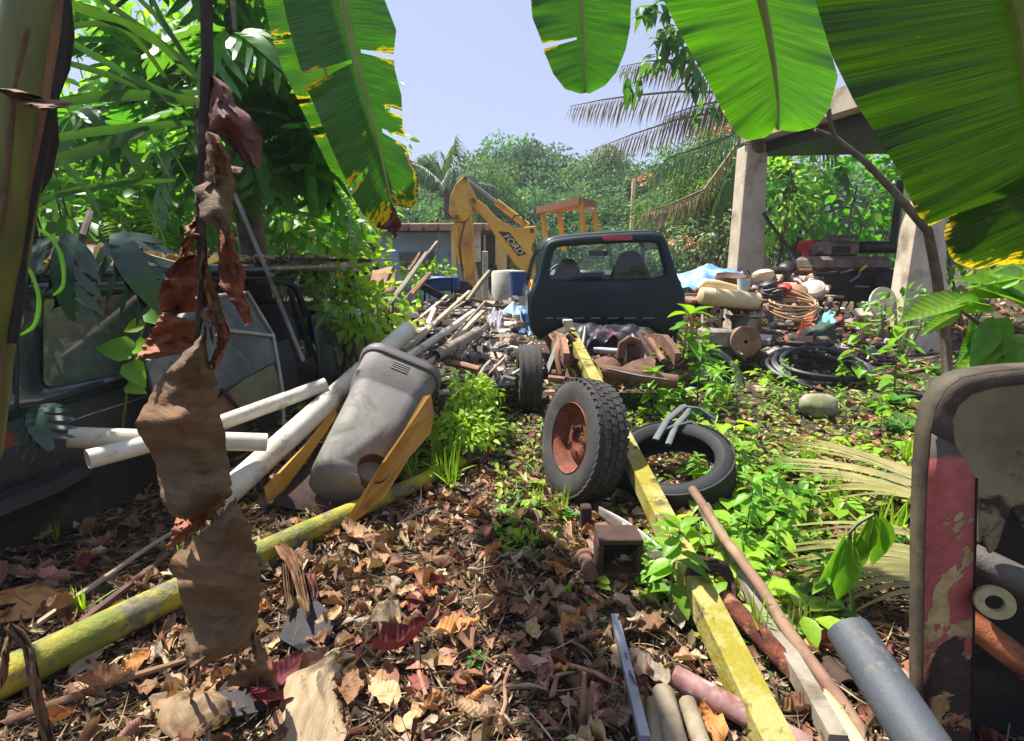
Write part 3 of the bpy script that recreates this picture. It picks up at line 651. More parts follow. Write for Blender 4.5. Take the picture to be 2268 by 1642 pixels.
def seat(cu, vt, wpx):
    s = MB(); b0 = TP(cu, 640, .42); tz = TP(cu, vt, .42).z; hh = tz - b0.z + .02
    sec = [(0, 1.0), (.35, .93), (.6, .75), (.78, .60), (.92, .44), (1.0, .22)]
    s.loft([[b0 + Vector((wpx/2/FPX*TD*k*math.cos(a)*1.1, .07*math.sin(a) + .06*f, -.1 + (hh+.1)*f)) for a in [2*math.pi*j/18 for j in range(18)]] for f, k in sec]); 
    so_ = s.build('seat_back', m_seat, truck)
    c = MB(); c.box(b0 + Vector((0, .28, -.30)), (wpx/FPX*TD, .5, .16), bev=.05); c.build('seat_cushion', m_seat, truck)
seat(1267, 576, 78); seat(1415, 558, 100)
for u0, u1 in ((1209, 1225), (1232, 1256), (1271, 1293), (1307, 1330), (1346, 1369), (1382, 1409), (1423, 1449)):   # pressed slots low on the panel
    s = MB(); s.prism([TP(u0, 704, -.018), TP(u1, 703, -.018), TP(u1, 705.5, -.022), TP(u0, 706.5, -.022)], (0, .03, 0)); s.build('panel_rib', m_steel, truck, smooth_=False)
# chassis
def rail(x, mat):
    pr = [(4.12, .50), (4.25, .55), (4.5, .60), (4.9, .56), (5.2, .44), (5.6, .38), (7.6, .38)]
    for i in range(1):
        mb = MB(); top = [Vector((x, y, z+.055)) for y, z in pr]; bot = [Vector((x, y, z-.055)) for y, z in reversed(pr)]
        mb.prism(top + bot, (.05, 0, 0)); return mb.build('chassis_rail', mat, truck, smooth_=False)
rail(.42, m_rustpale); rail(1.33, m_rust)
for y, z, s in ((4.95, .52, .04),):
    mb = MB(); mb.box((.9, y, z), (.92, .08, .09), bev=.012); mb.build('cross_member', m_rust, truck)
AX = 4.48
mb = MB(); mb.tube([(.16, AX, .30), (.62, AX, .30)], .045, 12); mb.tube([(1.05, AX, .30), (1.62, AX, .30)], .045, 12); mb.lathe([(.001, -.16), (.08, -.155), (.14, -.09), (.155, 0), (.14, .09), (.08, .155), (.001, .16)], 20, Matrix.Translation((.84, AX, .31)) @ Matrix.Rotation(R(90), 4, 'X'))
mb.tube([(.5, AX, .30), (1.2, AX, .30)], [.06, .06], 12); mb.build('rear_axle', m_rust, truck)
for x in (.50, 1.38):
    for k in range(3):
        mb = MB(); ln = .52 - .12*k
        mb.loft([[Vector((x-.028, AX + ln*t, .365 - .015*k + .16*t*t)), Vector((x+.028, AX + ln*t, .365 - .015*k + .16*t*t)), Vector((x+.028, AX+ln*t, .376 - .015*k + .16*t*t)), Vector((x-.028, AX+ln*t, .376 - .015*k + .16*t*t))] for t in [-1+.25*q for q in range(9)]])
        mb.build('leaf_spring', m_rustdk, truck, smooth_=False)
for a, b in (((.60, AX-.02, .34), (.70, 4.85, .68)), ((1.24, AX-.04, .34), (1.16, 4.9, .6))):
    a, b = Vector(a), Vector(b); mb = MB(); mb.tube([a, a.lerp(b, .5), a.lerp(b, .501), b], [.032, .032, .02, .02], 10); mb.build('shock_absorber', m_steel, truck)
# hoops, stays and loose iron on the chassis
def rod(path, r, mat, nm, n=10, **k): return MB().tube(path, r, n, **k).build(nm, mat, truck)
rod([P(1240, 830, 4.35), P(1232, 790, 4.4), P(1240, 752, 4.5), P(1256, 742, 4.55), P(1270, 756, 4.55), P(1283, 800, 4.5), P(1292, 838, 4.4)], .022, m_rustpale, 'curved_stay', flat=1.6)
rod([P(1258, 838, 4.2), P(1270, 745, 4.7)], .035, m_rust, 'upright_plate', 4, sq=True, flat=.4)
rod([P(1210, 832, 4.3), P(1222, 800, 4.4), P(1244, 742, 4.6)], .03, m_enginedk, 'black_bracket', 4, sq=True)
rod([P(1240, 745, 4.6), P(1258, 738, 4.65), P(1275, 750, 4.65)], .03, m_enginedk, 'black_bracket', 4, sq=True)
rod([P(1375, 790, 4.4), P(1378, 764, 4.4), P(1392, 753, 4.42), P(1408, 757, 4.44), P(1416, 780, 4.44), P(1416, 808, 4.4)], .035, m_rust, 'brake_hoop', flat=1.5)
hub = P(1397, 785, 4.5); MB().lathe([(.001, -.05), (.11, -.05), (.125, -.03), (.125, .05), (.10, .055), (.04, .06), (.001, .06)], 24, Matrix.Translation(hub) @ Matrix.Rotation(R(90), 4, 'Y')).build('brake_drum', m_rustdk, truck)
pl = MB(); pl.prism([P(1368, 818, 4.15), P(1400, 800, 4.25), P(1440, 789, 4.35), P(1452, 798, 4.3), P(1450, 818, 4.2), P(1432, 822, 4.15), P(1400, 826, 4.1)], (0, .03, -.02)); pl.build('spring_plate', m_rust, truck, smooth_=False)
rod([P(1335, 822, 4.12), P(1400, 832, 4.05), P(1500, 846, 3.98)], [.055, .055, .055], m_rust, 'rear_beam', 14)
rod([P(1316, 775, 4.6), P(1374, 779, 4.5)], .028, m_alu, 'exhaust_pipe', 14)
MB().lathe([(.001, -.16), (.06, -.15), (.085, -.08), (.085, .08), (.06, .15), (.001, .16)], 20, Matrix.Translation(P(1312, 757, 4.95)) @ Matrix.Rotation(R(90), 4, 'Y')).build('muffler', m_steel, truck)
rod([P(1270, 850, 4.1), P(1276, 835, 4.1), P(1270, 822, 4.12), P(1255, 812, 4.2)], .015, m_yellowtube, 'bent_hose')
rod([P(1345, 818, 3.95), P(1420, 834, 3.8), P(1480, 842, 3.75)], .010, m_steel, 'thin_rod', 6)
rod([P(1334, 840, 4.0), P(1322, 808, 4.1), P(1312, 798, 4.1), P(1308, 806, 4.1)], .013, m_yellowtube, 'bent_hose')
for (a, b, r) in (((1215, 838, 4.25), (1252, 842, 4.2), .03), ((1260, 838, 4.1), (1302, 848, 4.0), .02), ((1290, 790, 4.5), (1330, 818, 4.3), .018), ((1440, 752, 4.7), (1470, 800, 4.4), .03), ((1414, 740, 4.9), (1452, 800, 4.5), .035)):
    rod([P(*a), P(*b)], r, random.choice([m_rust, m_rustpale, m_rustdk]), 'bracket', 6)
MB().lathe([(.001, .035), (.045, .035), (.05, .03), (.05, .0), (.042, -.01), (.03, -.05), (.03, -.12)], 24, Matrix.Translation(P(1257, 716, 4.9))).build('filler_cap', m_whitish, truck)
rw_ = wheel('rear_wheel', None, None, P(1171, 836, 4.5), (-1, -.06, 0), .295, .20, .18, m_rubber, m_steel)
rw_.parent = truck; rw_.location = rw_.location - worldorigin(truck)
# a wheel is a part here: only name and place
for k in ('label', 'category', 'group'):
    if k in rw_: del rw_[k]
tp = MB()
def tarp_fn(s, t):
    u = 1256 + 158*s; v = 722 + 4*s + t*(40 + 6*math.sin(s*9)) ; d = 5.15 - .55*t
    return P(u, v - 6*math.sin(s*3.1), d) + Vector((0, 0, .03*math.sin(s*22 + t*6)*(.4+t) + .02*math.sin(s*9-t*11)))
tp.grid(tarp_fn, 40, 14)
single(tp, 'plastic_sheet', m_blacktarp, 'crumpled black plastic sheet draped over the rear of the chassis', 'plastic sheet', solid=.002)

# ================================================================== backhoe arm and frame
HD = 11.5
hoe = thing('backhoe', 'yellow backhoe with folded digging arm and open roof frame behind the pickup cab', 'backhoe', (P(1100, 600, HD).x, HD, 0))
def hprism(pts, d, th, mat, nm, par=None):
    mb = MB(); mb.prism([P(u, v, d) for u, v in pts], (0, th, 0)); o = mb.build(nm, mat, par or hoe, smooth_=False)
    b = o.modifiers.new('edge', 'BEVEL'); b.width = .02; b.segments = 2; b.limit_method = 'ANGLE'; return o
stick = hprism([(1004, 489), (1028, 494), (1036, 488), (1045, 463), (1048, 520), (1051, 600), (1052, 640), (1046, 652), (1034, 650), (1026, 590)], HD, .28, m_hoe, 'dipper_arm')
hprism([(1026, 391), (1038, 402), (1052, 430), (1049, 452), (1045, 466), (1040, 480), (1030, 491), (1004, 491), (994, 479), (995, 455), (998, 433), (1010, 406)], HD-.06, .40, m_hoe, 'arm_head', stick)
boom = hprism([(1050, 437), (1077, 456), (1101, 483), (1140, 506), (1188, 500), (1187, 525), (1177, 549), (1185, 580), (1188, 610), (1182, 668), (1160, 668), (1166, 630), (1171, 618), (1137, 581), (1111, 546), (1077, 490), (1047, 458)], HD+.05, .30, m_hoe, 'boom')
def hrod(a, b, da, db, r, mat, nm, par=None): return MB().tube([P(*a, da), P(*b, db)], r, 12).build(nm, mat, par or hoe)
hrod((1036, 400), (1099, 447), HD+.1, HD+.15, .035, m_alu, 'piston_rod', boom); hrod((1099, 447), (1169, 501), HD+.15, HD+.2, .075, m_hoe, 'cylinder', boom)
hrod((1006, 500), (1022, 585), HD-.1, HD-.1, .06, m_hoe, 'bucket_cylinder', stick); hrod((1022, 585), (1028, 640), HD-.1, HD-.1, .035, m_hoerust, 'bucket_link', stick)
for a, b, c, d_ in (((1003, 486), (985, 466), (975, 460), (976, 470)), ((1130, 494), (1140, 477), (1155, 478), (1166, 498)), ((1180, 540), (1197, 556), (1200, 580), (1188, 600)), ((1030, 490), (1018, 540), (1022, 580), (1026, 600))):
    MB().tube([P(*a, HD-.15), P(*b, HD-.18), P(*c, HD-.18), P(*d_, HD-.15)], .018, 6).build('hydraulic_hose', m_hose, hoe)
for u, v in ((1048, 445), (1178, 512), (1012, 482), (1040, 640), (1030, 398)):
    MB().lathe([(.001, -.03), (.05, -.03), (.05, .03)], 12, Matrix.Translation(P(u, v, HD-.08)) @ Matrix.Rotation(R(90), 4, 'X')).build('pivot_pin', m_hoerust, hoe)
bk = MB(); bp = [(1000, 640), (1006, 628), (1018, 622), (1032, 624), (1046, 636), (1050, 655), (1044, 672), (1030, 680), (1008, 676)]
bk.prism([P(u, v, HD-.3) for u, v in bp], (0, .55, 0)); bk.build('bucket', m_enginedk, hoe, smooth_=False)
for k in range(4):
    MB().box(P(1004 + 1.5*k, 676 + 2*k, HD-.25 + .15*k), (.06, .05, .16), taper=.4).build('bucket_tooth', m_steel, hoe)
# name plate on the boom, with the maker's lettering as it stands there
sp = MB(); sp.prism([P(1104, 513, HD+.035), P(1127, 514, HD+.035), P(1166, 563, HD+.035), P(1148, 568, HD+.035)], (0, .012, 0)); plate = sp.build('name_plate', M('plate_black', L(44, 42, 40), L(36, 34, 33), .5), boom, smooth_=False)
tcv = bpy.data.curves.new('lettering', 'FONT'); tcv.body = 'FORD'; tcv.size = 1; tcv.align_x = 'CENTER'; tcv.align_y = 'CENTER'; tcv.extrude = .01; tcv.shear = .3
to = bpy.data.objects.new('tmp', tcv); COL.objects.link(to)
tme = bpy.data.meshes.new_from_object(to.evaluated_get(bpy.context.evaluated_depsgraph_get())); bpy.data.objects.remove(to)
lt = add_mesh('lettering', tme, M('letter_cream', L(232, 214, 170), L(220, 200, 156), .5), plate)
pa, pb = P(1118, 521, HD+.02), P(1154, 561, HD+.02); mid = (pa+pb)/2; ex = (pb-pa).normalized(); ey = Vector((-ex.z, 0, ex.x)); ey = ey if ey.z > 0 else -ey
lt.matrix_local = Matrix.Translation(mid - worldorigin(plate)) @ Matrix((ex, ey, ex.cross(ey))).transposed().to_4x4() @ Matrix.Diagonal((.205, .185, .3, 1))
# roof frame on four posts, tilted as it stands
RD = 13.5
def rp_(u, v, dd=0): return P(u, v, RD+dd)
rf = MB(); c4 = [rp_(1188, 459, 0), rp_(1282, 437, -.9), rp_(1322, 445, .2), rp_(1232, 458, 1.2)]
rf.prism(c4, (0, 0, -.16)); canopy = rf.build('canopy', m_hoerust, hoe, smooth_=False)
for (a, b, da, db) in (((1201, 466), (1212, 560), .05, .1), ((1238, 464), (1249, 555), 1.0, 1.0), ((1287, 448), (1295, 545), -.8, -.7), ((1313, 452), (1328, 545), .2, .3)):
    MB().tube([rp_(*a, da), rp_(*b, db)], .07, 4, sq=True).build('canopy_post', m_hoe, hoe)
MB().box(rp_(1300, 466, -.3), (.34, .2, .1), bev=.02).build('work_lamp', m_whitish, hoe)
MB().box(rp_(1236, 453, 0), (.12, .12, .14), bev=.02).build('work_lamp', m_enginedk, hoe)
body = MB(); body.box(P(1300, 640, 14.2), (2.2, 3.0, 1.0), bev=.1); body.build('chassis_body', m_hoe, hoe)
for a, b in (((1165, 610), (1150, 690)), ((1178, 622), (1160, 690)), ((1195, 655), (1130, 680))):
    MB().tube([P(*a, HD-.4), P(*b, HD-.8)], .06, 4, sq=True).build('stabiliser_bar', m_hoe, hoe)

# ================================================================== overgrown wreck on the left
WH = R(9); w0 = Vector((-2.1, 2.46, 0)); wf_ = Vector((math.sin(WH), math.cos(WH), 0)); wn_ = Vector((math.cos(WH), -math.sin(WH), 0))
def SV(u, v, off=0.0):
    """where a pixel meets the wreck's side plane (shifted outward by off)"""
    r = ray(u, v); o = Vector((0, 0, CAMH)); t = ((w0 + wn_*off) - o).dot(wn_)/r.dot(wn_); return o + r*t
wreck = thing('wrecked_wagon', 'dark green wagon wreck overgrown by vines, rear glass clouded, on the left', 'car wreck', (-2.6, 3.4, 0))
wreck['label'] = 'dark overgrown station wagon wreck with clouded side glass and leaf littered roof'
def wl_(s, off, z): return w0 + wf_*s + wn_*off + Vector((0, 0, z))
sa = lambda u, v: (SV(u, v) - w0).dot(wf_)
# side: panels around the rear glass
zt, zb = 1.205, .80
gl_ = [(92, 660), (330, 645), (345, 812), (300, 826), (105, 862), (93, 850)]
def side_pts(lst, off=0.0): return [SV(u, v, off) for u, v in lst]
NS = 72; scn = (215, 760)
sring_out = [(-260, 612), (35, 610), (300, 606), (420, 604), (440, 700), (455, 792), (420, 812), (330, 842), (200, 880), (40, 928), (-260, 1015)]
ro2, rw2 = angular(sring_out, NS, scn), angular(gl_, NS, scn)
sd2 = MB(); sd2.loft([side_pts(rw2, -.025), side_pts(insetring(rw2, ro2, .06), .0), side_pts(insetring(rw2, ro2, .3), .012), side_pts(ro2, 0)], False, False)
sd2.build('upper_side_panel', m_wreck, wreck, angle=50, solid=.008)
g2 = MB(); g2.add(side_pts(rw2, -.02), [tuple(range(NS))]); g2.build('rear_side_glass', m_dirtyglass, wreck, smooth_=False)
gk = MB(); gk.loft([side_pts(rw2, -.012), side_pts(insetring(rw2, [scn]*NS, .035), -.018)], False, False); gk.build('glass_seal', m_blackplastic, wreck)
for pts, r, mt, nm in (([(36, 640), (36, 900)], .009, m_blackplastic, 'panel_gap'), ([(40, 905), (200, 862), (330, 822), (455, 782)], .011, m_blackplastic, 'belt_moulding'),
                       ([(120, 948), (200, 918), (311, 884), (400, 856)], .014, m_trim, 'side_trim'), ([(-200, 622), (100, 619), (400, 616), (640, 616)], .012, m_blackplastic, 'gutter'),
                       ([(60, 640), (250, 634), (420, 630)], .006, m_blackplastic, 'panel_crease')):
    MB().tube(side_pts(pts, .012), r, 6).build(nm, mt, wreck)
lo = MB(); lw = [(-260, 1015), (40, 928), (200, 880), (330, 842), (455, 792), (640, 752)]
lo.grid(lambda s, t: (lambda p: Vector((p.x, p.y, p.z*(1-t) - .03*t)) + wn_*(.05*math.sin(min(1, t*1.3)*math.pi)))(SV(*((lambda k, f: (lw[k][0]+(lw[k+1][0]-lw[k][0])*f, lw[k][1]+(lw[k+1][1]-lw[k][1])*f))(min(4, int(s*5)), s*5-min(4, int(s*5)))))), 30, 8)
lo.build('lower_side_panel', M('wreck_lower', L(52, 50, 46), L(34, 33, 32), .7, scale=4, c3=L(112, 104, 84), s3=3, lo3=.55, hi3=.7), wreck)
rf2 = MB(); rf2.grid(lambda s, t: wl_(-1.2 + 4.6*s, .02 - 1.55*t, 1.225 + .05*math.sin(t*math.pi) - .03*abs(2*s-1)**3), 20, 8); rf2.build('roof', m_wreck, wreck, solid=.03)
rr = MB(); rr.box(wl_(.9, -1.5, .75), (.03, 4.2, .95), rot=(0, 0, -WH)); rr.build('far_side', m_enginedk, wreck)
fl_ = MB(); fl_.box(wl_(1.0, -.8, .18), (1.5, 4.3, .1), rot=(0, 0, -WH)); fl_.build('floor_pan', m_rustdk, wreck)
# front opening: pillar, dash, seat, windscreen remains
for pts, r, nm in (([(560, 622), (600, 622), (640, 626), (655, 640), (690, 720), (712, 790)], .03, 'windscreen_pillar'), ([(440, 604), (446, 700), (455, 792)], .03, 'centre_pillar'), ([(640, 640), (668, 715), (690, 790)], .022, 'door_seal')):
    MB().tube(side_pts(pts, -.02), r, 8).build(nm, m_blackplastic, wreck)
se = MB(); b_ = SV(612, 790, -.30); se.loft([[b_ + wf_*(.10*math.sin(a)*k) + wn_*(.24*math.cos(a)*k) + Vector((0, 0, z)) + wf_*(-.12*z) for a in [2*math.pi*j/16 for j in range(16)]] for z, k in ((-.15, 1), (.2, 1), (.4, .95), (.47, .8), (.50, .4))]); se.build('seat', m_blackplastic, wreck)
da = MB(); da.box(wl_(sa(690, 730)+.25, -.75, .72), (1.3, .5, .25), rot=(0, 0, -WH), bev=.05); da.build('dashboard', m_blackplastic, wreck)
ho = MB(); h0 = sa(700, 760); ho.grid(lambda s, t: wl_(h0 + .05 + 1.2*s, .02 - 1.5*t, .86 - .06*s + .05*math.sin(t*math.pi)), 10, 8); ho.build('bonnet', m_wreckmoss, wreck, solid=.02)
fe = MB(); fe.grid(lambda s, t: wl_(h0 - .1 + 1.3*s, .03 + .03*math.sin(t*3), .84 - .8*t - .05*s), 10, 6); fe.build('front_wing', m_wreck, wreck, solid=.015)
tl = MB(); tl.prism([SV(-40, 960, .03), SV(20, 955, .03), SV(48, 985, .03), SV(52, 1040, .03), SV(30, 1078, .03), SV(-40, 1085, .03)], -wn_*.05); tl.build('tail_light', M('dirty_red_lens', L(140, 22, 30), L(100, 16, 22), .4, scale=5, c3=L(150, 120, 80), s3=12, lo3=.6, hi3=.7), wreck, smooth_=False)
bm_ = MB(); bm_.tube([wl_(-1.0, .10, .28), wl_(-.35, .10, .28), wl_(-.15, .05, .28)], .07, 8); bm_.build('bumper', m_blackplastic, wreck)
# detached door frame with dull panes, leaning on the wreck
door = thing('detached_door', 'mossy detached car door with dull grey panes leaning on the wreck', 'car door', W(560, 960))
def DV(u, v): return SV(u, v, .16 + .10*(v-640)/250)
def dpanel(pts, mat, nm, th=.02): mb = MB(); mb.prism([DV(*p) for p in pts], -wn_*th); return mb.build(nm, mat, door, smooth_=False)
dpanel([(322, 800), (430, 660), (545, 648), (602, 742), (610, 800), (540, 838), (470, 882), (380, 905), (352, 905)], m_greyglassdoor, 'pane')
dpanel([(540, 842), (606, 806), (622, 860), (634, 905), (470, 950), (480, 890)], m_wreckmoss, 'outer_panel', .03)
dpanel([(380, 912), (470, 888), (520, 925), (560, 950), (430, 990), (380, 960)], M('brown_inner', L(84, 56, 44), L(60, 42, 36), .8), 'inner_panel', .03)
for pts in ([(322, 800), (430, 660), (545, 648), (602, 742)], [(480, 730), (602, 744)], [(602, 744), (612, 800), (622, 860), (626, 960)]):
    MB().tube([DV(*p) + wn_*.012 for p in pts], .012, 6).build('frame_trim', m_trim, door)
MB().tube([DV(484, 862) + wn_*.02, DV(560, 948) + wn_*.02], .012, 4, sq=True).build('frame_trim', m_rustdk, door)
# rods and bars on and against the wreck
single(MB().tube([P(520, 430, 3.25), P(595, 612, 3.12), P(672, 800, 3.0)], .012, 8), 'steel_rod', m_steel, 'thin grey steel rod leaning on the wreck roof edge', 'rod')
single(MB().tube([P(420, 571, 3.6), P(820, 578, 5.2)], .022, 4, sq=True), 'steel_bar', m_enginedk, 'long dark square bar laid along the wreck roof', 'bar')
single(MB().tube([P(560, 586, 4.1), P(880, 575, 5.9)], .02, 4, sq=True), 'steel_bar', m_alu, 'pale metal bar laid along the wreck roof', 'bar')
for k, (a, b, da_, db_) in enumerate((((300, 560), (420, 594), 2.9, 3.1), ((240, 590), (560, 590), 3.0, 3.9), ((480, 600), (800, 588), 3.6, 5.0))):
    single(MB().tube([P(*a, da_), P(*b, db_)], .016, 6, jit=.1), 'dry_stick', m_wood, 'dry grey stick lying on the littered wreck roof', 'stick', 'sticks on the wreck roof')
rp2 = MB(); rp2.grid(lambda s, t: P(765 + 110*s, 598 + 8*s*0 + 58*t - 4*s, 5.8 - .5*t) + Vector((0, 0, .02*math.sin(s*8))), 8, 5)
single(rp2, 'rusty_sheet', m_rustpale, 'bent rusty white metal sheet beyond the wreck bonnet', 'metal sheet', solid=.01)
rt = MB(); rt.tube([P(905, 545, 6.6), P(960, 530, 6.5), P(1000, 450, 6.4)], .008, 6)

# ================================================================== pipes, bin and tub
def pvc(a, b, r, lab, mat=m_pvc, nm='plastic_pipe', cat='pipe', wall=.88, sag=0, group=None):
    return single(MB().pipe(a, b, r, tuple(x*wall for x in r) if isinstance(r, tuple) else r*wall, 22, 6, sag), nm, mat, lab, cat, group)
pvc(P(470, 1122, 2.3), P(905, 730, 3.75), .066, 'thick white plastic pipe propped under the grey bin lid')
pvc(P(440, 955, 2.62), P(722, 852, 3.05), .043, 'slim white plastic pipe resting on the thick pipe')
pvc(P(152, 969, 2.12), P(590, 980, 2.52), .046, 'white plastic pipe lying level below the wreck trim')
pvc(P(194, 1018, 2.0), P(380, 970, 2.25), .041, 'short stained white pipe below the level pipe')
bin_ = thing('grey_bin', 'grey wheeled plastic bin with lid lying tilted in the yellow tub', 'bin', (P(800, 1060, 2.4)))
bb, bt = P(768, 1040, 2.36), P(893, 806, 3.10)
La = (bt-bb); Ln = La.length; La.normalize()
Wa = (P(850, 1090, 2.36) - P(690, 1024, 2.36)); Wa = (Wa - La*Wa.dot(La)).normalized(); Ta = La.cross(Wa); Ta = Ta if Ta.y > 0 else -Ta
def bsec(s, hw, th, off, rnd=.10, n=6, dip=0.0):
    """rounded rectangular section; visible face at off, body hangs behind by th"""
    c = bb + La*(s*Ln); pts = []
    for cx, cy, a0 in ((hw-rnd, off+rnd, -90), (hw-rnd, off+th-rnd, 0), (-hw+rnd, off+th-rnd, 90), (-hw+rnd, off+rnd, 180)):
        for k in range(n):
            a = R(a0 + 90*k/(n-1)); x, y = cx + rnd*math.cos(a), cy + rnd*math.sin(a)
            pts.append(c + Wa*x + Ta*y + La*(dip*(x/hw)**2))
    return pts
bm1 = MB(); bm1.loft([bsec(-.02, .14, .24, .06), bsec(0, .168, .30, .02), bsec(.04, .172, .31, .0), bsec(.5, .196, .36, -.005), bsec(.70, .208, .385, -.008), bsec(.74, .212, .39, -.01), bsec(.80, .232, .42, -.045, dip=-.03), bsec(.96, .238, .43, -.05)])
bbody = bm1.build('body', m_bin, bin_, angle=50)
cut = MB(); cpos = bb + La*(.085*Ln) + Wa*.115 + Ta*.02
cut.lathe([(.0005, -.2), (.085, -.2), (.085, .06), (.0005, .06)], 24, Matrix.Translation(cpos) @ Ta.to_track_quat('Z', 'Y').to_matrix().to_4x4()); bool_cut(bbody, cut)
well = MB(); well.lathe([(.084, -.008), (.083, .07), (.06, .085), (.001, .086)], 24, Matrix.Translation(cpos) @ Ta.to_track_quat('Z', 'Y').to_matrix().to_4x4()); well.build('wheel_recess', M('recess_brown', L(86, 60, 48), L(58, 46, 42), .8, scale=6), bin_)
bm2 = MB(); bm2.loft([bsec(.965, .252, .46, -.065, .12), bsec(.985, .262, .475, -.072, .12), bsec(1.0, .262, .475, -.072, .12), bsec(1.005, .250, .46, -.065, .12), bsec(1.03, .256, .465, -.07, .12), bsec(1.06, .22, .42, -.04, .12), bsec(1.075, .12, .3, .03, .08)]); lid = bm2.build('lid', m_binlid, bin_, angle=45)
for k in range(4): MB().box(bb + La*((.86 + .022*k)*Ln) - Ta*.052 + Wa*.0, (.10, .004, .008), rot=Matrix((Wa, Ta, La)).transposed()).build('grip_rib', m_bin, bin_)
hn = MB(); hn.tube([bb + La*(.97*Ln) + Wa*.262 + Ta*.1, bb + La*(1.02*Ln) + Wa*.32 + Ta*.1, bb + La*(1.02*Ln) + Wa*.32 + Ta*.32, bb + La*(.97*Ln) + Wa*.262 + Ta*.32], .018, 8); hn.build('handle', m_binlid, bin_)
tub = thing('yellow_tub', 'bent yellow metal tub with two worn side plates holding the bin', 'metal tub', W(720, 1130))
rp_pts = [(772, 1143, 2.24), (778, 1160, 2.24), (842, 1110, 2.32), (899, 1017, 2.52), (949, 961, 2.68), (956, 916, 2.74), (949, 874, 2.78), (938, 877, 2.76), (893, 956, 2.55), (845, 1026, 2.36)]
mb = MB(); mb.prism([P(*p) for p in rp_pts], (.012, .012, 0)); mb.build('side_plate', m_yellowtub, tub, smooth_=False)
mb = MB(); mb.prism([P(*p) for p in [(587, 1082, 2.42), (593, 1118, 2.40), (632, 1084, 2.52), (677, 1022, 2.68), (745, 925, 2.95), (745, 903, 2.98), (680, 982, 2.72), (632, 1035, 2.55)]], (-.012, .012, 0)); mb.build('side_plate', m_yellowtub, tub, smooth_=False)
mb = MB(); mb.add([P(600, 1118, 2.42), P(772, 1150, 2.38), P(940, 985, 2.95), P(740, 960, 2.98)], [(0, 1, 2, 3)]); mb.build('floor_plate', m_rustdk, tub, solid=.01)
# mossy yellow pole across the foreground
pa = W(-60, 1590, .075); pb_ = W(1022, 1038, .055)
mb = MB(); path = [pa.lerp(pb_, t) + Vector((.004*math.sin(t*9), 0, .012*math.sin(t*5))) for t in [k/14 for k in range(15)]]
mb.tube([pa - (pb_-pa)*.1] + path, [.060] + [.058 - .018*k/14 for k in range(15)], 18, jit=.015); yp = single(mb, 'mossy_pole', m_mosspole, 'long thick yellow pole with green moss lying across the leaf litter', 'pole')

# ================================================================== poles and scrap in the right foreground
def pole(a, b, r, mat, nm, lab, cat='pole', n=12, sq=False, jit=.0, segs=8, wob=.004, group=None, flat=1.0):
    a, b = Vector(a), Vector(b)
    path = [a.lerp(b, k/segs) + Vector((wob*math.sin(k*2.1), 0, wob*math.cos(k*1.7))) for k in range(segs+1)]
    r = r if isinstance(r, tuple) else (r, r)
    return single(MB().tube(path, [r[0] + (r[1]-r[0])*k/segs for k in range(segs+1)], n, sq=sq, jit=jit, flat=flat), nm, mat, lab, cat, group)
yt = pole(P(1262, 735, 5.0), P(1738, 1700, 1.04), .060, m_yellowtube, 'yellow_square_tube', 'long mossy yellow square tube running from the chassis to the foreground', 'tube', 4, True, wob=.001)
mb = MB(); q0 = P(1575, 1310, 1.62)
for k in range(3):
    mb.tube([q0 + Vector((.075*math.cos(a)*1.1, .05*math.sin(a)*.6 + .012*k, .075*math.sin(a)*.9 + .014*k)) + Vector((0, .01*math.sin(a*3+k), .008*math.cos(a*5+k))) for a in [2*math.pi*j/16 for j in range(17)]], .011, 5, cap=False)
single(mb, 'rag_tie', m_rustdk, 'dark brown rag strip tied round the yellow square tube', 'rag')
pole(W(1555, 1165, .10), W(1850, 1680, .05), (.032, .034), m_dullwhite, 'white_tube', 'dull white tube lying right beside the yellow square tube', 'tube', 4, True, wob=.001)
pole(W(1590, 1240, .04), W(1905, 1690, .03), (.026, .028), M('beige_pole', L(196, 172, 132), L(168, 144, 108), .7, scale=6), 'beige_pole', 'smooth beige pole between the white tube and the flaky rusty pipe', 'pole')
single(MB().pipe(P(1600, 1322, 1.62), P(1838, 1568, 1.24), .032, .024, 16, 10), 'flaky_pipe', m_flakyrust, 'flaking rust covered pipe crossing over the white tube', 'pipe')
pole(P(1532, 1085, 2.1), P(1935, 1665, 1.12), (.019, .021), M('brown_pole', L(146, 112, 92), L(116, 86, 70), .8, scale=8, c3=L(176, 156, 116), s3=3, lo3=.5, hi3=.7), 'brown_pole', 'thin straight brown pole rising above the other poles', 'pole')
single(MB().pipe(W(1492, 1536, .06), W(1790, 1705, .06), .032, .023, 18, 8), 'painted_pipe', M('peeling_pipe', L(150, 116, 110), L(112, 70, 64), .7, scale=16, c3=L(196, 180, 172), s3=9, lo3=.52, hi3=.62, bump=.3), 'rusty pipe with peeling pale paint at the lower edge', 'pipe')
pole(W(1360, 1395, .05), W(1425, 1690, .07), .019, m_alu, 'aluminium_tube', 'thin bare metal square tube lying among dry leaves', 'tube', 4, True, wob=.0)
for k, (a, b, r, lab) in enumerate((((1466, 1568), (1500, 1720), .024, 'rounded pale branch stub beside the bare metal tube'), ((1444, 1590), (1452, 1720), .016, 'narrow pale pole stub touching the bare metal tube'), ((1520, 1590), (1560, 1720), .018, 'pale split stick between branch stub and peeling pipe'))):
    pole(W(*a, .05), W(*b, .06), r*1.35, M('grey_branch', L(150, 136, 112), L(112, 98, 78), .85, scale=9, bump=.4), 'pale_stick', lab, 'stick', 10, jit=.03, wob=0)
single(MB().pipe(P(1790, 1440, 1.50), P(1880, 1530, 1.30), .036, .029, 18, 4), 'brown_pipe_stub', m_rustdk, 'dark brown pipe end poking out below the grey pipe', 'pipe')
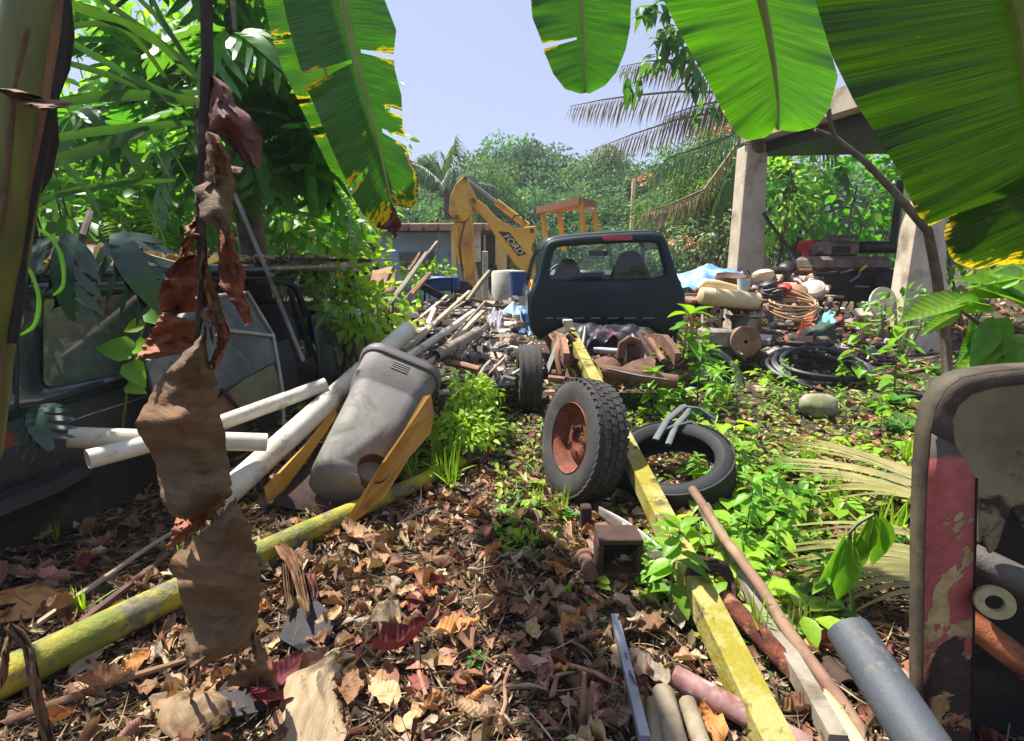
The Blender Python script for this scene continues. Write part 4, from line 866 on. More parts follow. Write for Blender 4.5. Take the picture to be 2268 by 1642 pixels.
single(MB().pipe(P(1880, 1398, 1.12), P(2090, 1720, .82), .052, .047, 28, 6), 'grey_pipe', m_greypvc, 'wide smooth grey plastic pipe leaning out of the foreground', 'pipe')
# rusty mechanism on the ground
mech = thing('rusty_hitch', 'rusty iron hitch with square socket and twin rails on the ground', 'metal part', W(1360, 1260))
def mp_(mb, nm, mat=m_rustdk, **k): return mb.build(nm, mat, mech, **k)
bx0 = P(1368, 1292, 1.83); bz = gz(bx0.x, bx0.y)
for dz, sx, sz in ((.075, .15, .02), (-.07, .15, .02)): mp_(MB().box((bx0.x, bx0.y+.03, bz+.12+dz), (.17, .12, .025), bev=.004), 'socket_plate')
for sx in (-.075, .075): mp_(MB().box((bx0.x+sx, bx0.y+.03, bz+.12), (.022, .12, .12), bev=.004), 'socket_side')
mp_(MB().box((bx0.x, bx0.y+.08, bz+.11), (.13, .02, .12)), 'socket_back', m_enginedk)
for u0, u1 in ((1296, 1304), (1312, 1322), (1396, 1372)):
    mp_(MB().tube([P(u1+40 if u1 < 1330 else u1+40, 1275, 1.86), P(u0, 1150, 2.25)], .011, 4, sq=True), 'rail', m_rust)
mp_(MB().lathe([(.001, .1), (.03, .1), (.03, -.04), (.04, -.045), (.04, -.07), (.001, -.07)], 18, Matrix.Translation(P(1300, 1250, 1.88)) @ Matrix.Rotation(R(80), 4, 'X')), 'roller', m_rust)
mp_(MB().box(P(1345, 1205, 2.0), (.11, .10, .025), rot=(.2, 0, .2), bev=.004), 'red_block', M('faded_red', L(168, 88, 76), L(140, 70, 62), .8, scale=9, bump=.3))
mp_(MB().box(P(1342, 1170, 2.14), (.09, .06, .03), rot=(.1, 0, .2), bev=.004), 'brown_block', m_rust)
mp_(MB().box(P(1297, 1150, 2.22), (.05, .05, .14), bev=.006), 'upright', m_rustdk)
mp_(MB().tube([P(1352, 1240, 1.95), P(1385, 1282, 1.86)], [.03, .05], 10), 'cone', m_rust)
ms_ = MB(); ms_.loft([[P(1330 + 165*t - 3, 1132 + 118*t + 12*math.sin(t*3.1)*0 - w_*(10 + 12*math.sin(t*math.pi)), 2.2 - .38*t) for w_ in (-1, -.4, .4, 1)] for t in [k/8 for k in range(9)]], False, False, closed=False)
strip = single(ms_, 'metal_strip', M('scuffed_chrome', L(206, 202, 194), L(160, 156, 148), .35, .5, scale=9, c3=L(96, 84, 66), s3=7, lo3=.55, hi3=.7), 'scuffed pale metal strip with two studs beside the rusty hitch', 'metal strip', solid=.006)
for t in (.32, .46):
    p = P(1330 + 165*t, 1132 + 118*t - 4, 2.2 - .38*t) - strip.location
    MB().lathe([(.001, .016), (.011, .014), (.014, 0)], 10, Matrix.Translation(p + Vector((0, -.012, .006)))).build('stud', m_whitish, strip, local=True)
# plastic chair remains
ch = thing('broken_chair_frame', 'broken grey plastic chair leg frame upturned behind the black tyre', 'chair frame', W(1500, 990))
for pts, r in (([(1452, 975), (1478, 930), (1512, 902), (1520, 900)], .022), ([(1480, 985), (1496, 945), (1520, 918), (1526, 902)], .02), ([(1520, 902), (1548, 905), (1585, 930)], .018), ([(1498, 942), (1530, 935), (1562, 955), (1575, 985)], .018), ([(1470, 952), (1500, 940)], .014)):
    MB().tube([P(u, v, 2.75 + .25*(1000-v)/100) for u, v in pts], r, 6, flat=.6).build('bar', M('dull_grey_plastic', L(84, 90, 90), L(66, 72, 72), .6, scale=5), ch)
# ================================================================== rusted machine frame at the right edge
mf = thing('rusted_machine_shell', 'rusted round cornered machine shell in peeling red and cream paint', 'machine shell', W(2230, 1640, -.05))
m_redcream = M('peeling_red_cream', L(182, 96, 86), L(158, 76, 70), .7, scale=5, c3=L(150, 118, 84), s3=9, lo3=.50, hi3=.54, bump=.6, bscale=30)
m_creamrust = M('peeling_cream', L(138, 124, 90), L(106, 92, 66), .75, scale=5, c3=L(52, 42, 34), s3=6.5, lo3=.54, hi3=.60, bump=.6)
MD = 1.02
def shellpaint(name):
    """red paint flaking off cream primer, rusted through lower down"""
    m, nt, N, K, b = _new(name); t = N.new('ShaderNodeTexCoord'); sx = N.new('ShaderNodeSeparateXYZ'); K.new(t.outputs['Object'], sx.inputs[0])
    g = N.new('ShaderNodeMapRange'); g.inputs['From Min'].default_value = .90; g.inputs['From Max'].default_value = .35; g.inputs['To Min'].default_value = -.16; g.inputs['To Max'].default_value = .05; K.new(sx.outputs[2], g.inputs[0])
    g2 = N.new('ShaderNodeMapRange'); g2.inputs['From Min'].default_value = -.45; g2.inputs['From Max'].default_value = -.36; g2.inputs['To Min'].default_value = -.04; g2.inputs['To Max'].default_value = .08; K.new(sx.outputs[0], g2.inputs[0])
    def layer(scale, off, lo, hi):
        n = N.new('ShaderNodeMath'); n.operation = 'ADD'; n2 = N.new('ShaderNodeMath'); n2.operation = 'ADD'; n3 = N.new('ShaderNodeMath'); n3.operation = 'ADD'; n3.inputs[1].default_value = off
        K.new(_noise(nt, t.outputs['Object'], scale, 8, .62, dist=.6), n.inputs[0]); K.new(g.outputs[0], n.inputs[1]); K.new(n.outputs[0], n2.inputs[0]); K.new(g2.outputs[0], n2.inputs[1]); K.new(n2.outputs[0], n3.inputs[0])
        r = N.new('ShaderNodeMapRange'); r.inputs['From Min'].default_value = lo; r.inputs['From Max'].default_value = hi; K.new(n3.outputs[0], r.inputs[0]); return r.outputs[0]
    red = _mix(nt, L(178, 92, 84), L(150, 72, 68), _noise(nt, t.outputs['Object'], 30, 6, .7, .35, .65))
    cream = _mix(nt, L(186, 162, 112), L(140, 104, 66), _noise(nt, t.outputs['Object'], 18, 6, .7, .4, .65)); dark = _mix(nt, L(50, 38, 30), L(96, 62, 42), _noise(nt, t.outputs['Object'], 40, 5, .6, .5, .7))
    l1, l2 = layer(8, 0, .55, .558), layer(7, -.03, .585, .593)
    steel = _mix(nt, L(92, 82, 66), L(64, 56, 46), _noise(nt, t.outputs['Object'], 9, 6, .6, .35, .65))
    zz = N.new('ShaderNodeMath'); zz.operation = 'MULTIPLY_ADD'; zz.inputs[1].default_value = .05; K.new(_noise(nt, t.outputs['Object'], 16, 5, .6), zz.inputs[0]); K.new(sx.outputs[2], zz.inputs[2])
    st = N.new('ShaderNodeMapRange'); st.inputs['From Min'].default_value = .925; st.inputs['From Max'].default_value = .935; K.new(zz.outputs[0], st.inputs[0]); red = _mix(nt, red, steel, st.outputs[0])
    col = _mix(nt, red, cream, l1); col = _mix(nt, col, dark, l2); K.new(col, b.inputs['Base Color']); b.inputs['Roughness'].default_value = .7
    bp = N.new('ShaderNodeBump'); bp.invert = True; bp.inputs['Strength'].default_value = .8; bp.inputs['Distance'].default_value = .004; ad = N.new('ShaderNodeMath'); ad.operation = 'ADD'; K.new(l1, ad.inputs[0]); K.new(l2, ad.inputs[1]); K.new(ad.outputs[0], bp.inputs['Height']); K.new(bp.outputs[0], b.inputs['Normal']); return m
oute = [(2046, 1700), (2045, 1500), (2049, 1200), (2054, 1060), (2062, 960), (2076, 900), (2098, 862), (2132, 838), (2190, 826), (2268, 818), (2420, 812), (2640, 812), (2730, 818), (2785, 850), (2802, 920), (2806, 1100), (2806, 1700)]
inne = [(2148, 1700), (2150, 1500), (2158, 1200), (2160, 1060), (2112, 985), (2106, 930), (2120, 898), (2150, 872), (2200, 858), (2268, 850), (2420, 845), (2640, 845), (2710, 850), (2748, 880), (2756, 940), (2756, 1100), (2756, 1700)]
mb = MB(); O3 = [P(u, v, MD) for u, v in oute]; I3 = [P(u, v, MD) for u, v in inne]
O3b = [p + Vector((.008, .05, 0)) for p in O3]
def ringface(A, B, nm, mat, solid=.006, i0=0, i1=None):
    mb = MB(); i1 = i1 or len(A); mb.loft([A[i0:i1], B[i0:i1]], False, False, closed=False); return mb.build(nm, mat, mf, solid=solid)
ringface(O3, I3, 'painted_flange', shellpaint('flaking_red_paint'), i0=0, i1=5)
ringface(O3, I3, 'corner_flange', M('grey_brown_steel', L(92, 82, 66), L(64, 56, 46), .75, scale=8, c3=L(70, 54, 42), s3=7, lo3=.48, hi3=.62, bump=.3), i0=4)
ringface(O3, O3b, 'rim', M('grey_brown_steel'  , L(112, 100, 84)))
face = [(2160, 1062), (2112, 985), (2106, 930), (2120, 898), (2150, 872), (2200, 858), (2268, 850), (2420, 845), (2640, 845), (2710, 850), (2748, 880), (2756, 940), (2756, 1190), (2600, 1200), (2420, 1180), (2268, 1170), (2240, 1120), (2225, 1150), (2205, 1210), (2190, 1225), (2178, 1190), (2164, 1200)]
mb = MB(); mb.add([P(u, v, MD+.004) for u, v in face], [tuple(range(len(face)))]); mb.build('face_plate', m_creamrust, mf, smooth_=False, solid=.008)
mb = MB(); mb.prism([P(u, v, MD+.12) for u, v in ((2085, 900), (2760, 880), (2780, 1800), (2070, 1800))], (0, .02, 0)); mb.build('back_plate', m_enginedk, mf, smooth_=False)
MB().tube([P(2150, 1232, MD+.05), P(2268, 1290, MD-.02), P(2420, 1370, MD-.06)], .032, 14).build('grey_bar', M('flaked_grey', L(96, 90, 84), L(64, 58, 52), .75, scale=9, c3=L(150, 140, 124), s3=9, lo3=.58, hi3=.66, bump=.5), mf)
MB().tube([P(2140, 1372, MD+.05), P(2268, 1470, MD-.02), P(2420, 1600, MD-.06)], .030, 14).build('orange_bar', M('flaked_orange', L(168, 96, 54), L(132, 74, 44), .75, scale=8, c3=L(64, 50, 38), s3=6, lo3=.52, hi3=.64, bump=.5), mf)
MB().lathe([(.017, -.008), (.034, -.008), (.036, 0), (.034, .008), (.017, .008), (.016, 0)], 28, Matrix.Translation(P(2202, 1334, MD-.035)) @ Vector((-.5, -.84, .2)).to_track_quat('Z', 'Y').to_matrix().to_4x4(), close=True).build('bush_ring', M('dirty_cream', L(176, 168, 122), L(140, 130, 88), .7, scale=20), mf)
MB().tube([P(2164, 1060, MD-.004), P(2160, 1240, MD-.004), P(2152, 1690, MD-.004)], .002, 6).build('seam', m_enginedk, mf)

# ================================================================== scrap heap left of the cab
def scrap_stuff(name, label, boxes, n, smin, smax, cols, cat=None, zlift=.0):
    """bolts, castings and offcuts too small to count"""
    mb = MB(); C = []
    for i in range(n):
        u0, u1, v0, v1, d0, d1 = random.choice(boxes); t = random.random()
        p = P(random.uniform(u0, u1), v0 + (v1-v0)*t, d1 + (d0-d1)*t) + Vector((0, random.uniform(-.15, .15), zlift))
        s = random.uniform(smin, smax); n0 = len(mb.v)
        rot = Matrix.Rotation(random.uniform(0, 6), 3, 'Z') @ Matrix.Rotation(random.uniform(-.9, .9), 3, 'X')
        k = random.random()
        if k < .4: mb.box(p, (s*random.uniform(.5, 2), s*random.uniform(.4, 1), s*random.uniform(.15, .6)), rot)
        elif k < .75: mb.lathe([(.001, s*.3), (s*.3, s*.3), (s*.34, s*.1), (s*.34, -s*.2), (s*.2, -s*.3), (.001, -s*.3)], 9, Matrix.Translation(p) @ rot.to_4x4())
        else: mb.tube([p, p + rot @ Vector((s*1.6, 0, 0)), p + rot @ Vector((s*2.2, s*.8, 0))], s*.12, 6)
        c = random.choice(cols); f = random.uniform(.6, 1.2); C += [tuple(x*f for x in c)]*(len(mb.v)-n0)
    o = mb.build(name, colormat('scrap_bits', .65, 0, .3, scale=18), smooth_=False)
    a = o.data.color_attributes.new('Col', 'FLOAT_COLOR', 'POINT'); a.data.foreach_set('color', np.concatenate([np.array(C), np.ones((len(C), 1))], 1).astype(np.float32).ravel())
    return tag(o, label, cat, kind='stuff')
SC = [L(150, 126, 106), L(112, 98, 88), L(184, 166, 146), L(76, 70, 66), L(204, 192, 174), L(150, 104, 80), L(222, 216, 206), L(128, 132, 136), L(196, 180, 160)]
scrap_stuff('scrap_pieces', 'heap of small metal scrap and offcuts left of the cab', [(960, 1110, 690, 800, 4.6, 6.4), (1020, 1130, 760, 850, 4.2, 5.2), (930, 1160, 660, 720, 6.4, 7.6), (1090, 1150, 700, 790, 4.9, 6.0), (880, 1000, 700, 790, 4.4, 5.6)], 620, .04, .15, SC, 'scrap')
STK = [  # u,v,depth at both ends, radius, material, square
 (880, 800, 4.1, 1040, 645, 6.2, .028, m_wood, 1), (905, 790, 4.1, 1050, 690, 5.6, .035, m_pvc, 0), (955, 800, 3.95, 1075, 668, 5.4, .016, m_wood, 0), (930, 812, 3.85, 1060, 722, 5.0, .018, m_wood, 1),
 (900, 770, 4.3, 1010, 680, 5.8, .03, m_wood, 1), (870, 760, 4.5, 1000, 700, 5.6, .022, m_wood2, 1), (960, 690, 5.4, 935, 745, 4.8, .03, m_whitish, 0), (1000, 760, 4.6, 1070, 690, 5.6, .04, m_wood, 1),
 (1020, 790, 4.4, 1080, 720, 5.2, .035, m_dullwhite, 1), (985, 745, 4.8, 1015, 790, 4.3, .016, m_wood, 1), (1000, 805, 4.2, 1062, 818, 4.1, .03, m_wood2, 0), (1060, 836, 3.9, 1085, 800, 4.3, .014, m_wood, 0),
 (1000, 835, 3.8, 1008, 905, 3.5, .016, m_wood, 1), (1040, 660, 6.8, 1085, 600, 7.0, .05, m_wood, 1), (1018, 655, 6.9, 1100, 680, 6.8, .045, m_wood2, 1), (1072, 838, 4.0, 1120, 790, 4.5, .012, m_wood, 0),
 (915, 742, 4.9, 1030, 668, 6.0, .02, m_dullwhite, 1), (890, 735, 5.0, 990, 655, 6.3, .026, m_wood, 1)]
for k, (u0, v0, d0, u1, v1, d1, r, mt, sq) in enumerate(STK):
    a, b = P(u0, v0, d0), P(u1, v1, d1); dr = (a-b).normalized()
    single(MB().tube([a + dr*.05, a.lerp(b, .5) + Vector((0, 0, random.uniform(-.02, .02))), b], [r, r, r*.85], 4 if sq else 8, sq=bool(sq), flat=.55 if sq else 1, jit=.05), 'scrap_stick', mt,
           {m_wood: 'grey weathered', m_wood2: 'brown', m_pvc: 'white plastic', m_whitish: 'off white', m_dullwhite: 'dirty white'}[mt] + (' flat batten' if sq else ' round pole') + (' thick' if r > .03 else ' thin')*0 + ' jumbled on the scrap heap beside the cab', 'stick', 'scrap heap ' + mt.name + (' battens' if sq else ' poles'))
LEAN = [(835, 700, 5.6, 968, 535, 6.8, .022, m_wood, 'long pale bamboo pole leaning up from the scrap heap'), (850, 690, 5.7, 945, 560, 6.6, .035, m_dullwhite, 'broad pale board leaning beside the long bamboo pole'),
        (862, 705, 5.4, 952, 605, 6.2, .04, m_wood2, 'brown plank leaning below the bamboo pole'), (905, 600, 7.0, 930, 560, 7.2, .03, m_wood2, 'short brown stick leaning on the house shutter'), (965, 560, 6.9, 975, 500, 6.9, .006, m_wood2, 'thin bent twig standing above the bamboo pole')]
for u0, v0, d0, u1, v1, d1, r, mt, lab in LEAN:
    single(MB().tube([P(u0, v0, d0), P((u0+u1)/2+2, (v0+v1)/2, (d0+d1)/2), P(u1, v1, d1)], [r, r, r*.8], 6, flat=.7), 'leaning_pole', mt, lab, 'pole')
single(MB().pipe(P(965, 788, 4.0), P(1060, 735, 4.7), .045, .038, 18, 3), 'drain_pipe', m_dullwhite, 'short white pipe with dark open end on the scrap heap', 'pipe')
for (u, v, d, r, lab) in ((1082, 835, 4.3, .10, 'oily round casting at the near edge of the scrap heap'), (1066, 805, 4.6, .09, 'rusty gear casting half buried in the scrap heap'), (1105, 815, 4.6, .07, 'small iron hub beside the oily casting')):
    c = P(u, v, d); mb = MB(); mb.lathe([(r*.35, r*.3), (r*.5, r*.45), (r*.9, r*.45), (r, r*.2), (r, -r*.4), (r*.6, -r*.6), (.001, -r*.6)], 22, Matrix.Translation(c) @ Matrix.Rotation(R(60), 4, 'X'))
    mb.lathe([(r*.34, r*.31), (r*.3, -r*.2), (.001, -r*.2)], 22, Matrix.Translation(c) @ Matrix.Rotation(R(60), 4, 'X')); single(mb, 'iron_casting', m_engine, lab, 'casting')
def tarp(name, mat, lab, pts, amp, cat='tarpaulin', sub=18):
    """sheet draped between four corner pixels with depth, sagging into folds"""
    q = [P(*p) for p in pts]; mb = MB()
    def fn(s, t):
        p = q[0].lerp(q[1], s).lerp(q[3].lerp(q[2], s), t); nn = mnoise.noise(Vector((s*4, t*4, len(name)))) + .5*mnoise.noise(Vector((s*10, t*10, 2)))
        return p + Vector((0, -.02*math.sin(t*9), amp*(math.sin(math.pi*s)*math.sin(math.pi*min(1, t*1.1)) + .5*nn)))
    mb.grid(fn, sub, sub); return single(mb, name, mat, lab, cat, solid=.003)
tarp('blue_tarpaulin', m_tarp, 'crumpled blue tarpaulin heaped on the ground left of the cab', [(1098, 690, 6.3), (1168, 678, 6.5), (1176, 742, 5.9), (1122, 738, 5.8)], .16)
tarp('grey_sack', M('grey_sack', L(168, 164, 172), L(130, 128, 138), .7, scale=6, bump=.3), 'pale grey sack slumped beside the blue tarpaulin', [(1082, 690, 6.0), (1112, 690, 6.0), (1122, 745, 5.5), (1090, 775, 5.3)], .12, 'sack')
# blue seat frame and odds and ends between heap and house
bf = thing('blue_seat_frame', 'dark blue box on a bent black frame beside the excavator bucket', 'frame', P(970, 670, 8.0))
MB().box(P(978, 628, 8.2), (.55, .3, .22), bev=.02).build('box', m_blue, bf)
MB().tube([P(940, 670, 8), P(942, 620, 8), P(1000, 615, 8), P(1002, 668, 8)], .02, 6).build('frame_tube', m_enginedk, bf)
MB().box(P(968, 652, 7.6), (.5, .12, .1), rot=(0, .5, 0), bev=.01).build('panel', m_blackplastic, bf)
single(MB().box(P(1075, 625, 9.5), (.10, .10, 1.1), bev=.01), 'white_post', m_whitish, 'short white post standing before the excavator boom', 'post')
single(MB().tube([P(1060, 580, 10), P(1068, 620, 10), P(1082, 675, 9.6)], [.07, .09, .12], 8, jit=.15), 'tree_stump', m_bark, 'dark leaning stump beside the white post', 'stump')
wt = MB(); wt.lathe([(.001, 0), (.34, 0), (.36, .1), (.36, .75), (.33, .8), (.001, .82)], 24, Matrix.Translation(P(1128, 650, 10.5) + Vector((0, 0, -.35)))); single(wt, 'white_drum', m_whitish, 'pale plastic drum standing under the excavator boom', 'drum')
wt = MB(); wt.lathe([(.001, 0), (.14, 0), (.17, .4), (.175, .4), (.15, .38), (.001, .05)], 20, Matrix.Translation(P(1150, 655, 9.0))); single(wt, 'blue_bucket', m_blue, 'small blue bucket below the excavator boom', 'bucket')

# ================================================================== right side: shelter columns
shl = thing('concrete_shelter', 'open concrete shelter with two tapered columns and slab roof', 'shelter', (P(1670, 750, 8.5).x, 8.5, 0))
def column(base_l, base_r, top_l, top_r, d, depth, zb, nm='column'):
    mb = MB(); bl, br_, tl_, tr = P(*base_l, d), P(*base_r, d), P(*top_l, d), P(*top_r, d)
    rings = []
    for t in [k/6 for k in range(7)]:
        l_, r_ = bl.lerp(tl_, t), br_.lerp(tr, t); z = l_.z
        rings.append([Vector((l_.x, d, z)), Vector((r_.x, d, z)), Vector((r_.x, d+depth, z)), Vector((l_.x, d+depth, z))])
    rings.insert(0, [Vector((p.x, p.y, zb)) for p in rings[0]]); mb.loft(rings); o = mb.build(nm, m_conc, shl, smooth_=False)
    b = o.modifiers.new('edge', 'BEVEL'); b.width = .025; b.segments = 2; return o
column((1630, 620), (1692, 620), (1656, 318), (1702, 318), 8.5, .4, -.1)
fo = MB(); fo.prism([P(1690, 555, 8.55), P(1722, 605, 8.55), P(1735, 700, 8.55), P(1690, 700, 8.55)], (0, .3, 0)); fo.build('buttress', m_conc, shl, smooth_=False)
# the near column stands turned, its left face in the sun
mb = MB(); A = P(1955, 752, 6.6); B = P(1988, 762, 6.2); C_ = P(2098, 752, 6.5); z0 = gz(2.9, 6.4) - .1
T1, T2, T3 = P(2004, 430, 6.6), P(2040, 430, 6.2), P(2098, 430, 6.5)
def ring4(a, b, c): return [a, b, c, a + (c-b)]
mb.loft([ring4(*[Vector((p.x, p.y, z0)) for p in (A, B, C_)]), ring4(A, B, C_), ring4(A.lerp(T1, .5), B.lerp(T2, .5), C_.lerp(T3, .5)), ring4(T1, T2, T3), ring4(*[p + Vector((.05, 0, 1.55)) for p in (T1, T2, T3)])])
o = mb.build('column', m_conc, shl, smooth_=False); b = o.modifiers.new('edge', 'BEVEL'); b.width = .03; b.segments = 2
slab_pts = [P(1652, 318, 8.5), P(1700, 318, 8.45), P(1840, 262, 7.2), P(2060, 196, 6.2)]
sl = MB(); e0, e1 = P(1640, 318, 8.6), P(2100, 165, 5.9); e1.z = e0.z + .05; far_ = Vector((4.2, 1.2, .25))
sl.prism([e0, e1, e1 + far_, e0 + far_], (0, 0, .30)); sl.build('roof_slab', m_conc, shl, smooth_=False)
sl = MB(); sl.prism([e0 + Vector((.25, .2, -.02)), e1 + Vector((.25, .2, -.02)), e1 + far_, e0 + far_], (0, 0, -.14)); sl.build('roof_joist', m_enginedk, shl, smooth_=False)
single(MB().tube([P(1978, 545, 7.6), P(1996, 400, 7.6)], .06, 4, sq=True), 'timber_post', m_enginedk, 'dark timber post behind the near concrete column', 'post')
single(MB().tube([P(2000, 707 - 2, 6.1), P(2058, 709, 6.1)], .012, 6), 'cord', m_whitish, 'pale cord tied round the near concrete column', 'cord')
single(MB().tube([P(1690, 470, 8.3), P(1702, 490, 8.3), P(1740, 540, 8.2), P(1765, 590, 8.0), P(1772, 615, 7.9)], [.03, .028, .026, .026, .03], 8), 'black_hose_pipe', m_hose, 'black bent hose hanging from the far concrete column', 'hose')
# ------------------------------------------------------------------ engine on its stand
en = thing('engine_block', 'oily black engine and gearbox standing between the concrete columns', 'engine', (P(1890, 690, 7.6).x, 7.6, .12))
def ep(mb, nm, mat=m_enginedk, **k): return mb.build(nm, mat, en, **k)
def EB(u0, u1, v0, v1, d, th, bev=.04):
    a, b = P(u0, v0, d), P(u1, v1, d); return MB().box(((a.x+b.x)/2, d+th/2, (a.z+b.z)/2), (abs(b.x-a.x), th, abs(b.z-a.z)), bev=bev)
ep(EB(1808, 1975, 568, 600, 7.5, .6, .05), 'bell_housing', m_engine); ep(EB(1815, 1975, 598, 668, 7.55, .55, .03), 'block')
ep(EB(1835, 1905, 534, 570, 7.6, .45, .05), 'gearbox', m_engine); ep(EB(1850, 1885, 525, 536, 7.6, .3, .02), 'cover', m_engine); ep(EB(1846, 1884, 546, 560, 7.58, .06, .01), 'side_port', m_enginedk)
ep(MB().tube([P(1905, 548, 7.8), P(1985, 548, 7.9)], .09, 12), 'manifold', m_enginedk); ep(MB().tube([P(1812, 556, 7.8), P(1836, 553, 7.7)], [.04, .09], 12), 'output_shaft', m_steel)
for k in range(7): ep(MB().box(P(1840 + 10*k, 526 - (k % 2)*3, 7.7), (.04, .04, .07)), 'bolt', m_steel)
ep(MB().tube([P(1880, 525, 7.8), P(1882, 480, 7.8), P(1898, 415, 7.9)], [.018, .016, .012], 6), 'gear_lever', m_steel)
for a, b in (((1862, 605), (1888, 597)), ((1882, 624), (1902, 612)), ((1902, 612), (1906, 600)), ((1893, 634), (1925, 636))): ep(MB().tube([P(*a, 7.5), P(*b, 7.48)], .014, 6), 'control_rod', m_alu)
ep(MB().tube([P(1905, 600, 7.46), P(1920, 588, 7.44)], .018, 6), 'yellow_strap', M('strap_yellow', L(220, 190, 60), L(190, 160, 40), .6))
for u in (1822, 1900, 1965): ep(MB().tube([P(u, 660, 7.6), Vector((P(u, 660, 7.6).x, 7.6, .1))], .05, 4, sq=True), 'stand_leg', m_rustdk)
ep(MB().lathe([(.001, -.05), (.16, -.05), (.18, 0), (.16, .05), (.001, .06)], 24, Matrix.Translation(P(1968, 625, 7.4)) @ Matrix.Rotation(R(90), 4, 'X')), 'pulley', m_enginedk)
re = thing('red_machine', 'red painted pump with narrow stand beside the black engine', 'machine', (P(1800, 600, 8.2).x, 8.2, .12))
ra = lambda mb, nm, mat=m_red: mb.build(nm, mat, re)
a, b = P(1788, 532, 8.2), P(1838, 560, 8.2); ra(MB().box(((a.x+b.x)/2, 8.3, (a.z+b.z)/2), (b.x-a.x, .4, a.z-b.z), bev=.03), 'body'); a, b = P(1782, 552, 8.2), P(1806, 620, 8.2); ra(MB().box(((a.x+b.x)/2, 8.25, (a.z+b.z)/2), (b.x-a.x, .25, a.z-b.z), bev=.03, taper=.8), 'stand')
for k in range(6): ra(MB().box(P(1796 + 7*k, 546, 8.16), (.012, .03, .18)), 'cooling_fin')
# ------------------------------------------------------------------ work bench of junk
bn = thing('junk_bench', 'low rusty work bench loaded with junk right of the cab', 'bench', (P(1615, 740, 6.4).x, 6.4, 0))
ta, tb_ = P(1530, 668, 6.2), P(1700, 672, 6.2); tz = ta.z
MB().box(((ta.x+tb_.x)/2, 6.55, tz), (tb_.x-ta.x, .75, .05), bev=.01).build('bench_top', m_rustpale, bn)
for x in (ta.x+.05, tb_.x-.05):
    for y in (6.25, 6.85): MB().tube([(x, y, tz), (x, y, -.05)], .025, 4, sq=True).build('leg', m_wood2 if y < 6.5 else m_rustdk, bn)
MB().box(((ta.x+tb_.x)/2, 6.6, tz*.45), (tb_.x-ta.x-.1, .6, .03)).build('shelf', m_rustdk, bn)
def junk(mb, nm, mat, lab, cat): return single(mb, nm, mat, lab, cat)
c0, c1 = P(1548, 655, 6.15), P(1682, 668, 6.15)
mb = MB(); mb.tube([c0, c0.lerp(c1, .03), c0.lerp(c1, .2), c0.lerp(c1, .22), c0.lerp(c1, .24), c0.lerp(c1, .6), c0.lerp(c1, .62), c0.lerp(c1, .64), c0.lerp(c1, .97), c1], [.06, .10, .105, .112, .105, .105, .112, .105, .10, .06], 20); junk(mb, 'yellowed_cylinder', m_cream, 'yellowed plastic cylinder with two dark straps on the junk bench', 'cylinder')
mb = MB(); mb.tube([P(1545, 640, 6.3), P(1560, 628, 6.3), P(1590, 632, 6.3), P(1640, 640, 6.3)], [.03, .06, .06, .03], 10); junk(mb, 'cream_pipe_fitting', m_cream, 'cream pipe fitting lying behind the yellowed cylinder', 'fitting')
mb = MB(); mb.tube([P(1575, 626, 6.5), P(1600, 634, 6.45), P(1630, 640, 6.4), P(1655, 636, 6.4), P(1640, 648, 6.35), P(1600, 642, 6.4)], .022, 8); junk(mb, 'orange_hose', m_orange, 'orange hose looped on the junk bench', 'hose')
mb = MB(); mb.lathe([(.001, 0), (.06, 0), (.075, .16), (.07, .16), (.055, .02), (.001, .02)], 20, Matrix.Translation(P(1645, 648, 6.2))); junk(mb, 'clear_jar', M('cloudy_plastic', L(190, 206, 206), L(160, 180, 184), .3), 'cloudy pale plastic jar standing on the junk bench', 'jar')
mb = MB(); mb.lathe([(.001, -.08), (.17, -.08), (.2, 0), (.19, .05), (.17, .02), (.001, -.04)], 24, Matrix.Translation(P(1618, 618, 7.0)) @ Matrix.Rotation(.2, 4, 'X')); junk(mb, 'rusty_basin', m_rust, 'rusty shallow basin lying on the blue tarpaulin pile', 'basin')
tarp('blue_tarpaulin', m_tarp, 'pale blue tarpaulin mound behind the junk bench', [(1496, 606, 7.8), (1645, 600, 7.8), (1655, 640, 7.0), (1500, 642, 7.0)], .17)
mb = MB(); mb.lathe([(.001, -.05), (.02, -.05), (.022, .05), (.17, .055), (.175, .03), (.175, -.03), (.17, -.055), (.021, -.055)], 32, Matrix.Translation(P(1648, 757, 5.75)) @ Matrix.Rotation(R(84), 4, 'X')); junk(mb, 'wooden_spool', m_wood2, 'round brown wooden cable spool end standing below the junk bench', 'spool')
junk(MB().box(P(1585, 748, 5.9), (.34, .3, .2), bev=.02), 'pale_crate', m_dullwhite, 'pale boxy crate beside the wooden spool', 'crate')
mb = MB(); mb.lathe([(.001, 0), (.08, 0), (.1, .2), (.105, .2), (.09, .18), (.001, .03)], 20, Matrix.Translation(P(1637, 720, 6.3) + Vector((0, 0, -.1)))); junk(mb, 'dark_pot', m_engine, 'dark bucket on the shelf of the junk bench', 'bucket')
junk(MB().tube([P(1555, 690, 6.1), P(1556, 775, 5.9)], .014, 4, sq=True), 'batten', m_whitish, 'thin pale batten standing against the junk bench', 'batten')
ROUND = [(1735, 640, 6.6, .10, m_red, 'red plastic lump on the scrap right of the bench'), (1700, 632, 6.7, .11, m_hose, 'black coiled cable lump on the scrap'), (1765, 645, 6.8, .13, m_rustpale, 'pinkish round casting on the scrap'), (1725, 605, 7.4, .16, m_enginedk, 'black air cleaner lid on the scrap'), (1690, 610, 7.3, .15, m_cream, 'yellowed disc under the black lid'), (1800, 640, 6.9, .15, m_whitish, 'pale gearbox casting beside the engine'), (1745, 592, 7.6, .12, m_enginedk, 'black rounded housing by the column foot')]
